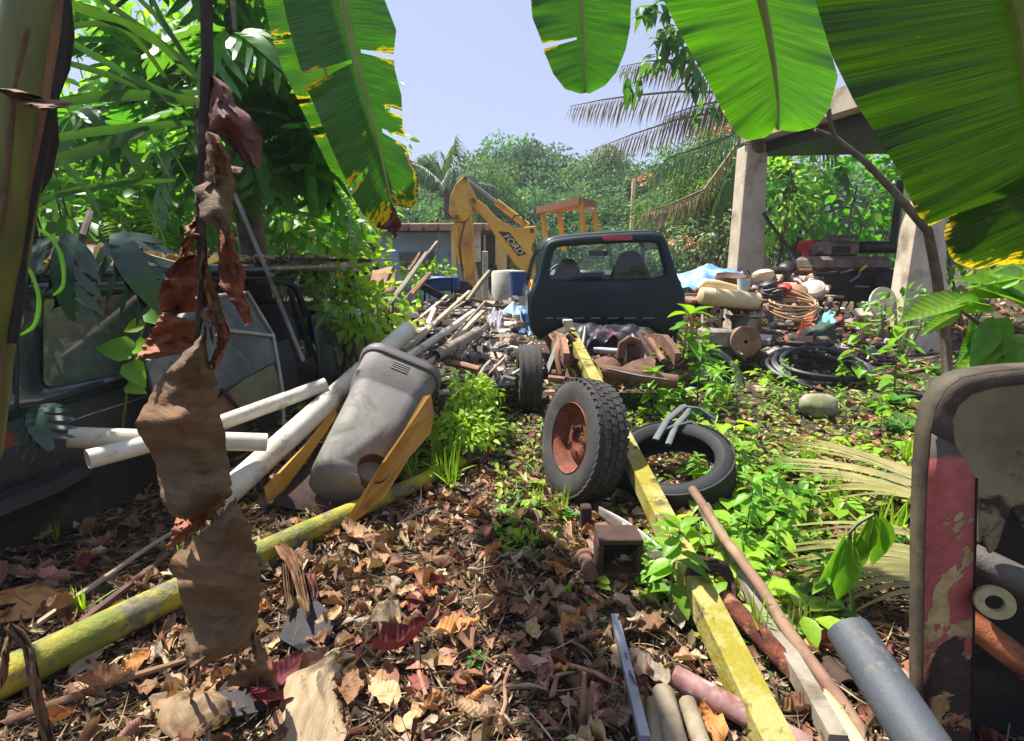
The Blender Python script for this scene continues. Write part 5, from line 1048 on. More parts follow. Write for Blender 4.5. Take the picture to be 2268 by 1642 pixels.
for u, v, d, r, mt, lab in ROUND:
    mb = MB(); mb.lathe([(.001, -r*.5), (r*.8, -r*.5), (r, -r*.1), (r*.95, r*.25), (r*.6, r*.45), (r*.3, r*.55), (.001, r*.55)], 18, Matrix.Translation(P(u, v, d)) @ Matrix.Rotation(random.uniform(-.6, .6), 4, 'X') @ Matrix.Rotation(random.uniform(-.6, .6), 4, 'Y')); junk(mb, 'scrap_casting', mt, lab, 'scrap')
def coil(name, mat, lab, c, rx, ry, n, r, tilt=.0, cat='coil', rise=.03):
    mb = MB()
    for k in range(n):
        ox, oy = random.uniform(-.25, .25)*rx*.5, random.uniform(-.25, .25)*ry*.5; s = random.uniform(.75, 1.05)
        mb.tube([c + Vector((ox + rx*s*math.cos(a), oy + ry*s*math.sin(a), rise*k + tilt*math.sin(a) + .02*math.sin(a*2+k))) for a in [2*math.pi*j/28 for j in range(29)]], r, 6, cap=False)
    return single(mb, name, mat, lab, cat)
coil('rope_coil', m_rope, 'loose coil of tan rope hanging over the scrap', P(1752, 690, 6.4), .32, .2, 6, .013, .10)
coil('cable_coil', m_hose, 'small dark cable coil above the tan rope', P(1712, 662, 6.5), .14, .10, 5, .014)
coil('hose_coil', m_hose, 'large black hose coil lying on the ground right of the chassis', W(1815, 842, .05), .50, .38, 6, .024, .10, rise=.028)
coil('wire_coil', m_steel, 'grey wire coil on the ground behind the black hose coil', W(1930, 800, .08), .36, .2, 4, .012, .04)
mb = MB(); mb.prism([P(1752, 765, 6.0), P(1770, 765, 6.0), P(1805, 700, 6.3), P(1812, 680, 6.4), P(1798, 685, 6.4), P(1775, 720, 6.2)], (0, .03, 0)); org = junk(mb, 'orange_bracket', m_orange, 'bright orange plastic bracket leaning on the scrap', 'bracket')
junk(MB().box(P(1800, 752, 6.0), (.5, .2, .2), rot=(0, -.5, .2), bev=.02), 'green_box', M('dark_green_box', L(40, 66, 54), L(30, 50, 42), .6), 'dark green box leaning behind the orange bracket', 'box')
tarp('teal_bag', M('teal_bag', L(110, 190, 180), L(80, 160, 156), .5, bump=.3), 'small teal plastic bag beside the green box', [(1815, 700, 6.4), (1850, 690, 6.4), (1850, 715, 6.1), (1812, 725, 6.1)], .07, 'bag')
mb = MB(); mb.lathe([(.001, 0), (.19, 0), (.2, .02), (.20, .035), (.18, .02), (.001, .012)], 28, Matrix.Translation(P(1952, 672, 6.4)) @ Matrix.Rotation(R(78), 4, 'X') @ Matrix.Rotation(.2, 4, 'Y')); junk(mb, 'round_lid', m_whitish, 'round off white lid standing against the near column', 'lid')
scrap_stuff('scrap_pieces', 'scattered small scrap around the junk bench', [(1540, 1960, 665, 780, 5.8, 7.0), (1680, 1830, 600, 690, 6.6, 7.6), (1540, 1700, 640, 700, 6.3, 6.8), (1700, 1960, 700, 790, 5.6, 6.4)], 420, .05, .16, SC + [L(190, 160, 130), L(206, 196, 184), L(150, 60, 50)], 'scrap')
pole(W(1690, 812, .04), W(1870, 778, .06), .05, m_wood, 'grey_log', 'pale grey log lying behind the black hose coil', 'log', 10, jit=.06)
pole(W(1555, 800, .02), W(1790, 795, .02), .02, m_wood2, 'ground_batten', 'long flat batten on the ground before the wooden spool', 'batten', 4, True)
pole(W(1600, 930, .02), W(1665, 975, .02), .03, m_rust, 'rusty_tube', 'short rusty tube lying among the weeds', 'tube', 10)
pole(W(1990, 812, .03), W(2180, 775, .05), .035, m_wood, 'grey_plank', 'grey plank lying at the near column foot', 'plank', 4, True, flat=.4)
pole(W(1880, 860, .03), W(2160, 800, .04), .02, m_wood2, 'brown_branch', 'brown branch lying before the near column', 'branch', 8, jit=.1)
def stone(c, r, lab, sq=.7):
    bm = bmesh.new(); bmesh.ops.create_icosphere(bm, subdivisions=3, radius=1)
    for v in bm.verts: n_ = mnoise.noise(v.co*1.6 + c); v.co = Vector((v.co.x*r*(1+.25*n_), v.co.y*r*.8*(1+.25*n_), v.co.z*r*sq*(1+.2*n_)))
    for f in bm.faces: f.smooth = True
    me = bpy.data.meshes.new('stone'); bm.to_mesh(me); bm.free(); o = add_mesh('stone', me, m_stone); o.location = c; return tag(o, lab, 'stone')
stone(W(1808, 925, .10), .16, 'rounded mossy stone among weeds below the black hose coil'); stone(W(2010, 1095, .04), .14, 'pale flat stone beside the rusted machine shell', .5); stone(W(2200, 790, .05), .30, 'low mossy stone slab near the sapling', .3)
# utility pole and a far post
up = P(1404, 400, 20); single(MB().tube([Vector((up.x, 20, 0)), up], [.10, .075], 10), 'utility_pole', m_yellowwall, 'slim pale utility pole rising behind the cab', 'pole')

# ================================================================== banana plants
def banana_mat(name, c1, c2, trans=.5, tcol=(1.7, 1.75, .35)):
    m, nt, N, K, b = _new(name)
    at, aw, ad = (N.new('ShaderNodeAttribute') for _ in range(3))
    for a, nm in ((at, 'tt'), (aw, 'ww'), (ad, 'dry')): a.attribute_name = nm
    def math_(op, x, y):
        n = N.new('ShaderNodeMath'); n.operation = op
        for i, v in enumerate((x, y)):
            if isinstance(v, bpy.types.NodeSocket): K.new(v, n.inputs[i])
            else: n.inputs[i].default_value = v
        return n.outputs[0]
    cv = N.new('ShaderNodeCombineXYZ'); K.new(math_('MULTIPLY', at.outputs['Fac'], 260.0), cv.inputs[0]); K.new(math_('MULTIPLY', aw.outputs['Fac'], 1.5), cv.inputs[1])
    veins = _noise(nt, cv.outputs[0], 1.0, 1, .5, .3, .7)
    cv2 = N.new('ShaderNodeCombineXYZ'); K.new(math_('MULTIPLY', at.outputs['Fac'], 9.0), cv2.inputs[0]); K.new(math_('MULTIPLY', aw.outputs['Fac'], 1.2), cv2.inputs[1])
    broad = _noise(nt, cv2.outputs[0], 1.0, 3, .6, .3, .7)
    col = _mix(nt, c1, c2, veins); col = _mix(nt, col, tuple(x*.72 for x in c2), math_('MULTIPLY', broad, .2))
    t = N.new('ShaderNodeTexCoord'); cv3 = N.new('ShaderNodeCombineXYZ'); K.new(math_('MULTIPLY', at.outputs['Fac'], 60.0), cv3.inputs[0]); K.new(math_('MULTIPLY', aw.outputs['Fac'], 3.0), cv3.inputs[1])
    nz_ = _noise(nt, cv3.outputs[0], 1.0, 5, .6); dv = math_('ADD', ad.outputs['Fac'], math_('MULTIPLY', math_('SUBTRACT', nz_, .5), .9))
    rp_ = N.new('ShaderNodeValToRGB'); e = rp_.color_ramp.elements
    e[0].position = .42; e[0].color = (0, 0, 0, 1); e[1].position = .52; e[1].color = (1, 1, 1, 1); K.new(dv, rp_.inputs[0])
    r2 = N.new('ShaderNodeMapRange'); r2.inputs['From Min'].default_value = .56; r2.inputs['From Max'].default_value = .66; K.new(dv, r2.inputs[0])
    col = _mix(nt, col, L(226, 186, 40), rp_.outputs[0]); col = _mix(nt, col, L(72, 42, 26), r2.outputs[0])
    sp = _noise(nt, t.outputs['Object'], 60, 2, .5, .72, .76); col = _mix(nt, col, L(90, 96, 30), math_('MULTIPLY', sp, .6))
    K.new(col, b.inputs['Base Color']); b.inputs['Roughness'].default_value = .36; b.inputs['Specular IOR Level'].default_value = .45
    bp = N.new('ShaderNodeBump'); bp.inputs['Strength'].default_value = .35; bp.inputs['Distance'].default_value = .004; K.new(veins, bp.inputs['Height']); K.new(bp.outputs[0], b.inputs['Normal'])
    tr = N.new('ShaderNodeBsdfTranslucent'); K.new(_mix(nt, col, tcol, 1.0, 'MULTIPLY'), tr.inputs[0])
    ms = N.new('ShaderNodeMixShader'); K.new(b.outputs[0], ms.inputs[1]); K.new(tr.outputs[0], ms.inputs[2])
    K.new(math_('MULTIPLY', math_('SUBTRACT', 1.0, math_('MULTIPLY', r2.outputs[0], .85)), trans), ms.inputs[0]); K.new(ms.outputs[0], N['Material Output'].inputs[0])
    return m
m_ban = banana_mat('banana_leaf', L(72, 122, 44), L(40, 84, 32), .42, (1.35, 1.6, .30))
m_banlt = banana_mat('young_banana_leaf', L(90, 142, 48), L(54, 104, 36), .46, (1.4, 1.6, .30))
m_banshade = banana_mat('shaded_banana_leaf', L(60, 92, 32), L(34, 62, 22), .36, (1.4, 1.6, .30))  # darker copy of the banana leaf material, shade put into its colour
m_rib = M('banana_midrib', L(150, 164, 84), L(120, 140, 64), .5, scale=8)
def poly_at(pl, t):
    ln = [0.0]
    for a, b in zip(pl, pl[1:]): ln.append(ln[-1] + math.hypot(b[0]-a[0], b[1]-a[1]))
    s = t*ln[-1]; i = 0
    while i < len(pl)-2 and ln[i+1] < s: i += 1
    f = (s-ln[i])/max(1e-6, ln[i+1]-ln[i]); return tuple(x + (y-x)*f for x, y in zip(pl[i], pl[i+1]))
def banana_leaf(plant, mid, left, right, mat, dl=.06, dr=.06, tears=(), dry_tip=.0, dry_edge=(0, 0), spots=(), N_=84, nc=12, rib=.012, petiole=None, pleat=.0007, droop=0):
    """mid: (u, v, depth) line; left/right: (u, v) outlines followed from base to tip"""
    for side, edge, dd, de in ((-1, left, dl, dry_edge[0]), (1, right, dr, dry_edge[1])):
        if edge is None: continue
        V, A, Wd, D = [], [], [], []; skip = set()
        for i in range(N_+1):
            t = i/N_; m_ = poly_at(mid, t); e = poly_at(edge, t)
            gap = 0; dry_ = 0
            for (sd_, t0, fr, g) in tears:
                if sd_ == side:
                    k = (t - t0)*N_
                    if abs(k) < 14: gap += g*(1 if k > 0 else -1)*math.exp(-abs(k)/6)
                    if abs(k) < 5: dry_ = max(dry_, .62 - .11*abs(k))
                    if 0 <= -k < 1: skip.add((i, fr))
            for j in range(nc+1):
                w = j/nc; wav = .35*mnoise.noise(Vector((t*14, side*3.1, 5.5)))*w*w
                u, v = m_[0] + (e[0]-m_[0])*w, m_[1] + (e[1]-m_[1])*w + gap*max(0, w-.05)
                d = m_[2] + dd*(w**1.3) + pleat*math.sin(i*1.7)*min(1, w*4)*(.5+w) + .05*wav
                V.append(P(u, v, d)); A.append(t); Wd.append(w*side)
                dr_ = dry_*min(1, w*1.4); dr_ = max(dr_, dry_tip*smooth(.78, 1.0, t)*(.6+.5*w)); dr_ = max(dr_, de*smooth(.72, 1.0, w)*smooth(.35, .8, t))
                for (su, sv, sr, sk) in spots: dr_ = max(dr_, sk*max(0, 1 - math.hypot(u-su, v-sv)/sr))
                D.append(dr_)
        F = []
        for i in range(N_):
            for j in range(nc):
                if any(i == s_ and j/nc >= 1-f_ for s_, f_ in skip): continue
                F.append((i*(nc+1)+j, i*(nc+1)+j+1, (i+1)*(nc+1)+j+1, (i+1)*(nc+1)+j))
        org = np.array(worldorigin(plant)); me = np_mesh('leaf_blade', np.array(V) - org, np.array(F), True, None, {'tt': np.array(A), 'ww': np.array(Wd), 'dry': np.array(D)})
        add_mesh('leaf_blade', me, mat, plant)
    path = [P(*poly_at(mid, k/20)) + Vector((0, -.006, 0)) for k in range(21)]
    if petiole: path = [Vector(p) for p in petiole] + path
    n_ = len(path); MB().tube(path, [rib*(1.5 - 1.35*k/(n_-1)) for k in range(n_)], 8).build('midrib', m_rib, plant)
# left plant: leaning stem in view, dead leaf and two green leaves hang from it
lp_base = Vector((-1.62, .98, 0)); crownL = Vector((-.80, 1.02, 2.75))
bl_ = thing('banana_plant', 'banana plant with leaning olive stem, hanging dead leaf and torn green leaves', 'banana plant', lp_base)
s0, s1 = P(-40, 760, .98), P(82, 0, 1.0)
m_banstem = M('banana_stem', L(118, 118, 48), L(82, 90, 38), .5, scale=3, stretch=(6, 6, .5), c3=L(126, 104, 62), s3=3, lo3=.64, hi3=.75, bump=.2)
sp_ = [lp_base, s0 + (s0-s1)*.35, s0, s0.lerp(s1, .5), s1, crownL]
MB().tube(sp_, [.075, .056, .048, .045, .043, .04], 18, jit=.02).build('stem', m_banstem, bl_)
for k, (ofs, r, mt, t0, t1) in enumerate(((Vector((.040, -.004, 0)), .007, M('brown_sheath', L(150, 112, 74), L(96, 66, 46), .8, scale=5, stretch=(4, 4, .6), bump=.5), -.4, 1.1), (Vector((.049, .005, 0)), .006, m_enginedk, .0, 1.1), (Vector((.028, -.036, 0)), .003, m_deadbanana, -.2, .9), (Vector((-.045, .05, 0)), .04, M('dark_fibre', L(50, 44, 36), L(32, 28, 24), .95, scale=20, bump=.8), .35, 1.2))):
    MB().tube([s0.lerp(s1, t0 + (t1-t0)*q/8) + ofs + Vector((.006*math.sin(q*1.3+k), 0, 0)) for q in range(9)], [r*(1 + .2*math.sin(q*2+k)) for q in range(9)], 8, flat=1.3).build('dry_sheath', mt, bl_)
def sheet(parent, pts, d, mat, nm='dry_blade', curl=.03, tilt=0.0, rows=22, cols=8, seed=0, wav=.024, rag=6):
    """ragged piece of dead leaf: outline scanned in rows, bowed and crinkled"""
    vs = [p[1] for p in pts]; v0, v1 = min(vs), max(vs); V = []
    for i in range(rows+1):
        v = v0 + (v1-v0)*(.004 + .992*i/rows); xs = []
        for a, b in zip(pts, pts[1:] + pts[:1]):
            if (a[1]-v)*(b[1]-v) < 0: xs.append(a[0] + (b[0]-a[0])*(v-a[1])/(b[1]-a[1]))
        if len(xs) < 2: xs = [pts[0][0]-.5, pts[0][0]+.5]
        l_, r_ = min(xs), max(xs); l_ += rag*(mnoise.noise(Vector((i*.5, seed, 1))) + .9*mnoise.noise(Vector((i*1.7, seed, 4)))); r_ += rag*(mnoise.noise(Vector((i*.5, seed, 9))) + .9*mnoise.noise(Vector((i*1.7, seed, 14))))
        for j in range(cols+1):
            s = j/cols; bow = -curl*math.sin(s*math.pi) + tilt*(s-.5); cr = wav*mnoise.noise(Vector((s*3 + seed, i*.22, seed*1.7))) + wav*.5*mnoise.noise(Vector((s*9, i*.7, seed)))
            V.append(P(l_ + (r_-l_)*s, v, d + bow + cr + .02*math.sin(i*.3 + seed)))
    mb = MB(); mb.add(V, [(i*(cols+1)+j, i*(cols+1)+j+1, (i+1)*(cols+1)+j+1, (i+1)*(cols+1)+j) for i in range(rows) for j in range(cols)])
    return mb.build(nm, mat, parent, angle=80)
dl_ = MB(); dpth = [(455, -120), (457, 0), (460, 140), (452, 290), (447, 420), (446, 520), (449, 610), (442, 700), (434, 762)]
DD = 1.22
dl_.tube([crownL] + [crownL.lerp(P(455, -120, DD), .5) + Vector((0, 0, .15))] + [P(u, v, DD) for u, v in dpth], [.016, .014] + [.0125]*4 + [.011]*3 + [.009, .006], 8, jit=.06); dl_.build('dead_petiole', M('dark_petiole', L(70, 58, 50), L(46, 38, 34), .8, scale=12, c3=L(120, 98, 74), s3=8, lo3=.55, hi3=.7, bump=.5), bl_)
PC = [([(466, 159), (491, 181), (516, 200), (514, 223), (544, 249), (570, 279), (582, 317), (574, 381), (560, 372), (544, 363), (510, 321), (491, 300), (462, 290)], .02, m_deadred, .04, .06),
 ([(457, 290), (487, 302), (510, 351), (521, 412), (516, 446), (514, 495), (506, 517), (472, 502), (438, 480), (446, 449), (427, 418), (453, 400), (456, 350)], -.03, m_deadbanana, .05, 0),
 ([(445, 470), (412, 502), (402, 545), (399, 570), (420, 556), (442, 520)], 0, m_deadorange, .02, .04),
 ([(487, 505), (516, 508), (521, 558), (544, 600), (541, 649), (562, 710), (541, 722), (531, 694), (518, 680), (500, 650), (488, 642), (483, 584)], .01, m_deadorange, .02, -.05),
 ([(402, 566), (440, 564), (434, 690), (388, 696), (357, 691), (350, 662), (359, 626), (380, 588)], .015, m_deadorange, -.02, .05),
 ([(359, 692), (408, 705), (437, 714), (428, 778), (398, 784), (337, 796), (300, 796), (324, 756)], .02, m_deadorange, .02, .06),
 ([(476, 712), (505, 717), (511, 745), (495, 791), (473, 826), (464, 800), (482, 762)], .01, m_deadorange, .03, 0),
 ([(448, 740), (463, 798), (479, 840), (482, 892), (498, 956), (505, 1018), (515, 1098), (470, 1128), (405, 1152), (374, 1140), (356, 1100), (345, 1030), (328, 992), (305, 960), (298, 937), (317, 901), (350, 846), (388, 801), (430, 762)], -.02, m_deadbanana, .09, .05),
 ([(394, 1132), (480, 1105), (506, 1108), (440, 1172), (366, 1222), (384, 1170)], .02, m_deadorange, .02, .05),
 ([(520, 1098), (545, 1149), (569, 1218), (577, 1279), (573, 1365), (567, 1405), (549, 1438), (480, 1462), (419, 1480), (410, 1454), (414, 1381), (390, 1283), (370, 1259), (386, 1226), (431, 1194), (488, 1145)], -.04, m_deadbanana, .08, .03),
 ([(565, 1400), (585, 1430), (605, 1480), (617, 1530), (600, 1522), (577, 1512), (530, 1520), (498, 1524), (520, 1480)], .0, m_deadbanana, .03, .04),
 ([(452, 560), (478, 640), (500, 715), (470, 722), (444, 705), (446, 640)], -.015, m_deadbanana, .03, 0),
 ([(450, 330), (470, 360), (540, 372), (500, 420), (462, 420)], .03, m_deadred, .02, .05)]
for k, (pts, dz, mt, cu, ti) in enumerate(PC): sheet(bl_, pts, DD + dz, mt, curl=cu, tilt=ti, seed=k*3+1, cols=14, rows=52 if k in (7, 9) else 26)
# loose shreds and fibres along the dead leaf
random.seed(31)
for k in range(34):
    u0 = random.uniform(425, 520); v0 = random.choice([random.uniform(180, 480), random.uniform(500, 760), random.uniform(1080, 1160), random.uniform(1380, 1480)]); ln = random.uniform(40, 130); du = random.uniform(-30, 30); wd_ = random.uniform(2, 8)
    if v0 > 1300: u0 = random.uniform(420, 570)
    if v0 > 1000 and v0 < 1200: u0 = random.uniform(400, 510)
    sheet(bl_, [(u0, v0), (u0+wd_, v0+4), (u0+wd_+du*.6, v0+ln*.5), (u0+wd_*.6+du, v0+ln), (u0+du*.9, v0+ln*.9), (u0-wd_*.4+du*.5, v0+ln*.5)], DD + random.uniform(-.05, .03), random.choice([m_deadbanana, m_deadorange, m_deadred, m_deadbanana]), 'shred', .012, .02, 12, 3, seed=200+k, wav=.012, rag=1.2)
sheet(bl_, [(-20, 195), (30, 196), (90, 215), (165, 228), (150, 238), (90, 246), (40, 232), (10, 210)], .93, m_deadbanana, curl=.02, seed=55)
# dry ribbon hanging at the lower left
for k, pts in enumerate(([(0, 1385), (25, 1380), (55, 1395), (78, 1440), (95, 1540), (125, 1645), (95, 1645), (70, 1560), (50, 1440), (20, 1405)], [(10, 1395), (26, 1400), (18, 1500), (2, 1530), (-5, 1500)])):
    sheet(bl_, pts, .98 + .03*k, m_deadbanana, curl=.02, seed=70+k, rag=1.5)
banana_leaf(bl_, [(735, -120, 2.2), (760, 0, 2.22), (791, 140, 2.24), (821, 249, 2.26), (840, 321, 2.28), (859, 412, 2.3), (871, 456, 2.31)],
            [(600, -120), (626, 0), (639, 57), (666, 162), (685, 204), (734, 329), (779, 431), (806, 476), (836, 506), (868, 508)],
            [(840, -120), (852, 0), (878, 68), (872, 120), (874, 150), (889, 212), (892, 283), (906, 345), (927, 392), (925, 440), (912, 463), (878, 456)], m_ban, .12, .10,
            tears=((-1, .435, .97, 11), (-1, .80, .6, 5), (1, .395, .9, 4), (1, .70, .8, 7), (1, .60, .5, 3)), dry_tip=.66, dry_edge=(0, .68), spots=((806, 297, 14, .7),), petiole=[crownL, Vector((-.80, 1.7, 2.95))], rib=.014)
sheet(bl_, [(868, 450), (878, 470), (890, 500), (880, 515), (874, 535), (866, 512), (850, 510), (838, 505), (860, 490)], 2.28, m_deadred, seed=91, curl=.02)
banana_leaf(bl_, [(640, -120, 2.62), (690, 60, 2.66), (735, 200, 2.7), (770, 310, 2.74), (792, 420, 2.78)],
            [(560, -120), (586, 10), (600, 75), (628, 160), (665, 235), (700, 310), (732, 378), (770, 410)],
            [(720, -120), (770, 60), (800, 200), (815, 310), (800, 410)], m_banlt, .06, .06, tears=((-1, .36, .6, 3), (-1, .62, .5, 3), (-1, .75, .6, 3)), dry_edge=(.35, 0), petiole=[crownL, Vector((-.95, 1.9, 3.05))])
# right plant: stem stands outside the frame, its leaves reach in from above
rp_base = Vector((1.75, 1.0, 0)); crownR = Vector((1.45, 1.15, 2.9))
br2 = thing('banana_plant', 'banana plant with broad sunlit green leaves hanging into view from above', 'banana plant', rp_base)
MB().tube([rp_base, Vector((1.66, 1.05, 1.2)), crownR], [.10, .08, .05], 16).build('stem', m_banstem, br2)
banana_leaf(br2, [(1270, -160, 2.2), (1285, 0, 2.25), (1294, 100, 2.28), (1299, 206, 2.3)], [(1120, -160), (1175, -10), (1179, 40), (1196, 84), (1206, 115), (1226, 165), (1252, 198), (1285, 208)], [(1420, -160), (1398, 0), (1396, 60), (1386, 110), (1366, 160), (1340, 190), (1305, 208)],
            m_ban, .05, .05, tears=((-1, .665, .85, 4),), petiole=[crownR, Vector((.9, 1.9, 3.2))])
banana_leaf(br2, [(1655, -160, 1.45), (1684, 0, 1.5), (1699, 68, 1.52), (1714, 159, 1.55), (1722, 234, 1.57), (1723, 290, 1.58)], [(1400, -160), (1469, 0), (1507, 76), (1567, 181), (1601, 249), (1631, 298), (1658, 312), (1696, 305), (1718, 288)], [(1770, -160), (1805, 0), (1833, 91), (1856, 170), (1837, 242), (1807, 283), (1761, 293), (1726, 288)],
            m_banlt, .07, .09, spots=((1600, 250, 12, .7), (1660, 312, 8, .7), (1718, 290, 12, .75)), petiole=[crownR, Vector((1.1, 1.35, 3.05))])
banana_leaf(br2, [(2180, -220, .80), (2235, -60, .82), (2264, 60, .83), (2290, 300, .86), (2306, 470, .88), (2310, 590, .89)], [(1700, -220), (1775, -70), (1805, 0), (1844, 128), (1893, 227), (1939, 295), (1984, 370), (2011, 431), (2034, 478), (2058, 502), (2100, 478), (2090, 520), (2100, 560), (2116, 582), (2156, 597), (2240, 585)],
            [(2500, -220), (2560, 60), (2580, 300), (2520, 480), (2400, 590)], m_banshade, .10, .10, dry_tip=.62, dry_edge=(.50, 0), petiole=[crownR, Vector((1.25, .95, 2.7))], rib=.016, N_=110)
# two more leaves of the same crown above the frame, whose shadows fall on the broad leaf
def high_leaf(base, tip, up, wid, mat, plant=None):
    plant = plant or br2
    base, tip = Vector(base), Vector(tip); ax = (tip-base); sd_ = ax.cross(Vector((0, 0, 1))).normalized(); V, F, A, Wd = [], [], [], []
    n_, c_ = 30, 8
    for i in range(n_+1):
        t = i/n_; p = base + ax*t + Vector((0, 0, up*math.sin(t*math.pi))); w = wid*math.sin(math.pi*min(.97, .06 + .9*t))**.6*(1 - .16*(i % 7 == 0))
        for j in range(-c_, c_+1): s = j/c_; V.append(p + sd_*(w*s) + Vector((0, 0, -.10*s*s - .05*abs(s)))); A.append(t); Wd.append(s)
    k = 2*c_+1
    F = [(i*k+j, i*k+j+1, (i+1)*k+j+1, (i+1)*k+j) for i in range(n_) for j in range(k-1)]
    o = add_mesh('leaf_blade', np_mesh('leaf_blade', np.array(V) - np.array(worldorigin(plant)), np.array(F), True, None, {'tt': np.array(A), 'ww': np.array(Wd), 'dry': np.zeros(len(A))}), mat, plant)
    MB().tube([base + ax*t + Vector((0, 0, up*math.sin(t*math.pi) - .01)) for t in [q/8 for q in range(9)]], .012, 6).build('midrib', m_rib, plant)
high_leaf(crownR, (.60, 1.0, 2.0), .12, .10, m_ban); high_leaf(crownR, (.85, .92, 2.05), .15, .13, m_ban); high_leaf(crownL, (-1.25, 2.75, 3.0), .25, .20, m_ban, bl_); high_leaf(crownR, (2.6, 2.0, 2.7), .4, .28, m_ban)  # the left crown's unseen leaf is added to shade its torn leaf

# ================================================================== breadfruit tree, left
def lobed_mesh(name, nl=5, droop=.28, wide=.34, cut=.17):
    V, F = [], []
    st = [k/16 for k in range(17)]
    def cz(x, y): return .05*math.sin(x*3) - droop*x*x - .35*y*y
    core = []
    for t in st:
        w = cut*math.sin(math.pi*min(.96, .08 + .9*t))**.5; i = len(V)
        for y in (-w, 0, w): V.append((t, y, cz(t, y) + (.02 if y else -.012)))
        core.append(i)
    for a, b in zip(core, core[1:]): F += [(a, b, b+1, a+1), (a+1, b+1, b+2, a+2)]
    for side in (0, 2):
        sg = -1 if side == 0 else 1
        for k in range(nl):
            i0 = 1 + int(k*14/nl); i1 = min(15, i0 + 2); t0 = st[i0]; t1 = st[i1]
            ln = wide*math.sin(math.pi*(.18 + .72*(k+.5)/nl))**.7; base = [core[i0]+side, core[i1]+side]
            prev = base
            for q in (1, 2, 3):
                f = q/3; wl = (t1-t0)*(1.15, 1.15, .5)[q-1]*.62; cxm = (t0+t1)/2 + ln*f*.62; y = sg*(cut*.8 + ln*f)
                i = len(V); V += [(cxm - wl*.75, y, cz(cxm, y)), (cxm + wl*.75, y*.985, cz(cxm, y) - .012)]
                F.append((prev[0], prev[1], i+1, i)); prev = [i, i+1]
            i = len(V); V.append(((t0+t1)/2 + ln*.86, sg*(cut*.8 + ln*1.22), cz((t0+t1)/2 + ln*.86, ln*1.25))); F.append((prev[0], prev[1], i, i))
    F3 = []
    for f in F:
        F3.append((f[0], f[1], f[2]))
        if f[3] != f[2]: F3.append((f[0], f[2], f[3]))
    return np_mesh(name, np.array(V), np.array(F3), True)
LOB = [lobed_mesh('leaf', 5, .25), lobed_mesh('leaf', 5, .55, .33), lobed_mesh('leaf', 5, .4, .36, .15)]
for me in LOB: me.materials.append(m_breadtop)
bread = thing('breadfruit_tree', 'breadfruit tree with large deeply lobed glossy leaves behind the wreck', 'tree', (-2.75, 5.6, 0))
trk = [Vector((-2.75, 5.6, -.2)), Vector((-2.7, 5.5, 1.2)), Vector((-2.6, 5.2, 2.4)), Vector((-2.4, 5.0, 3.6)), Vector((-2.3, 4.9, 4.6))]
MB().tube(trk, [.16, .14, .12, .09, .05], 12, jit=.05).build('trunk', m_bark, bread)
CL = [(520, 70, 3.9), (640, 190, 4.6), (490, 250, 4.2), (575, 335, 4.5), (690, 380, 4.7), (400, 345, 4.6), (300, 110, 4.7), (240, 30, 5.0), (610, 0, 5.2), (170, 250, 5.0), (390, 160, 4.8), (715, 300, 4.5), (640, 300, 5.0), (480, 150, 4.3), (560, 180, 4.6), (330, 230, 5.2),
      (560, -120, 4.4), (430, -150, 4.6), (280, -180, 4.8), (140, -160, 4.6)]
nb = 0
for (u, v, d) in CL:
    c = P(u, v, d); s = min(trk[2:], key=lambda q: (q-c).length)
    MB().tube([s, s.lerp(c, .55) + Vector((0, 0, .25)), c], [.05, .03, .014], 6).build('branch', m_bark, bread)
    a0 = random.uniform(0, 6)
    for k in range(6):
        a = a0 + k*2*math.pi/6 + random.uniform(-.3, .3); el = random.uniform(-1.0, .35); d_ = Vector((math.cos(a)*math.cos(el), math.sin(a)*math.cos(el), math.sin(el)))
        o = bpy.data.objects.new('leaf', random.choice(LOB)); COL.objects.link(o); o.parent = bread; s_ = random.uniform(.42, .62)
        z = (Vector((0, 0, 1)) + Vector((random.uniform(-.3, .3),)*3)); z = (z - d_*z.dot(d_)).normalized(); y = z.cross(d_)
        o.matrix_local = Matrix.Translation(c + d_*.06 - worldorigin(bread)) @ Matrix((d_, y, z)).transposed().to_4x4() @ Matrix.Scale(s_, 4); nb += 1
# ================================================================== strap leaves, climbers and bushes
def strap(parent, pts, d, w, mat, nm='strap_leaf', fold=.35):
    q = [P(u, v, dd) for (u, v), dd in zip(pts, d if isinstance(d, (list, tuple)) else [d]*len(pts))]; mb = MB(); n_ = 14; rings = []
    for i in range(n_+1):
        t = i/n_*(len(q)-1); k = min(int(t), len(q)-2); f = t-k; p0, p1, p2, p3 = q[max(0, k-1)], q[k], q[k+1], q[min(len(q)-1, k+2)]
        p = .5*((2*p1) + (p2-p0)*f + (2*p0-5*p1+4*p2-p3)*f*f + (3*p1-p0-3*p2+p3)*f**3); tan = (p2-p1).normalized()
        sd_ = tan.cross(Vector((0, 1, .3))).normalized(); ww = w*math.sin(math.pi*min(.985, .1 + .87*i/n_))**.55
        rings.append([p - sd_*ww + Vector((0, -fold*ww, 0)), p, p + sd_*ww + Vector((0, -fold*ww, 0))])
    mb.loft(rings, False, False, closed=False); return mb.build(nm, mat, parent)
yp_ = thing('young_palm', 'young palm with long narrow strap leaves beside the leaning banana stem', 'palm', (-2.9, 1.9, 0))
MB().tube([(-2.9, 1.9, -.05), (-2.7, 1.9, .9), (-2.2, 1.9, 1.75)], [.05, .045, .03], 8).build('stem', m_stemgreen, yp_)
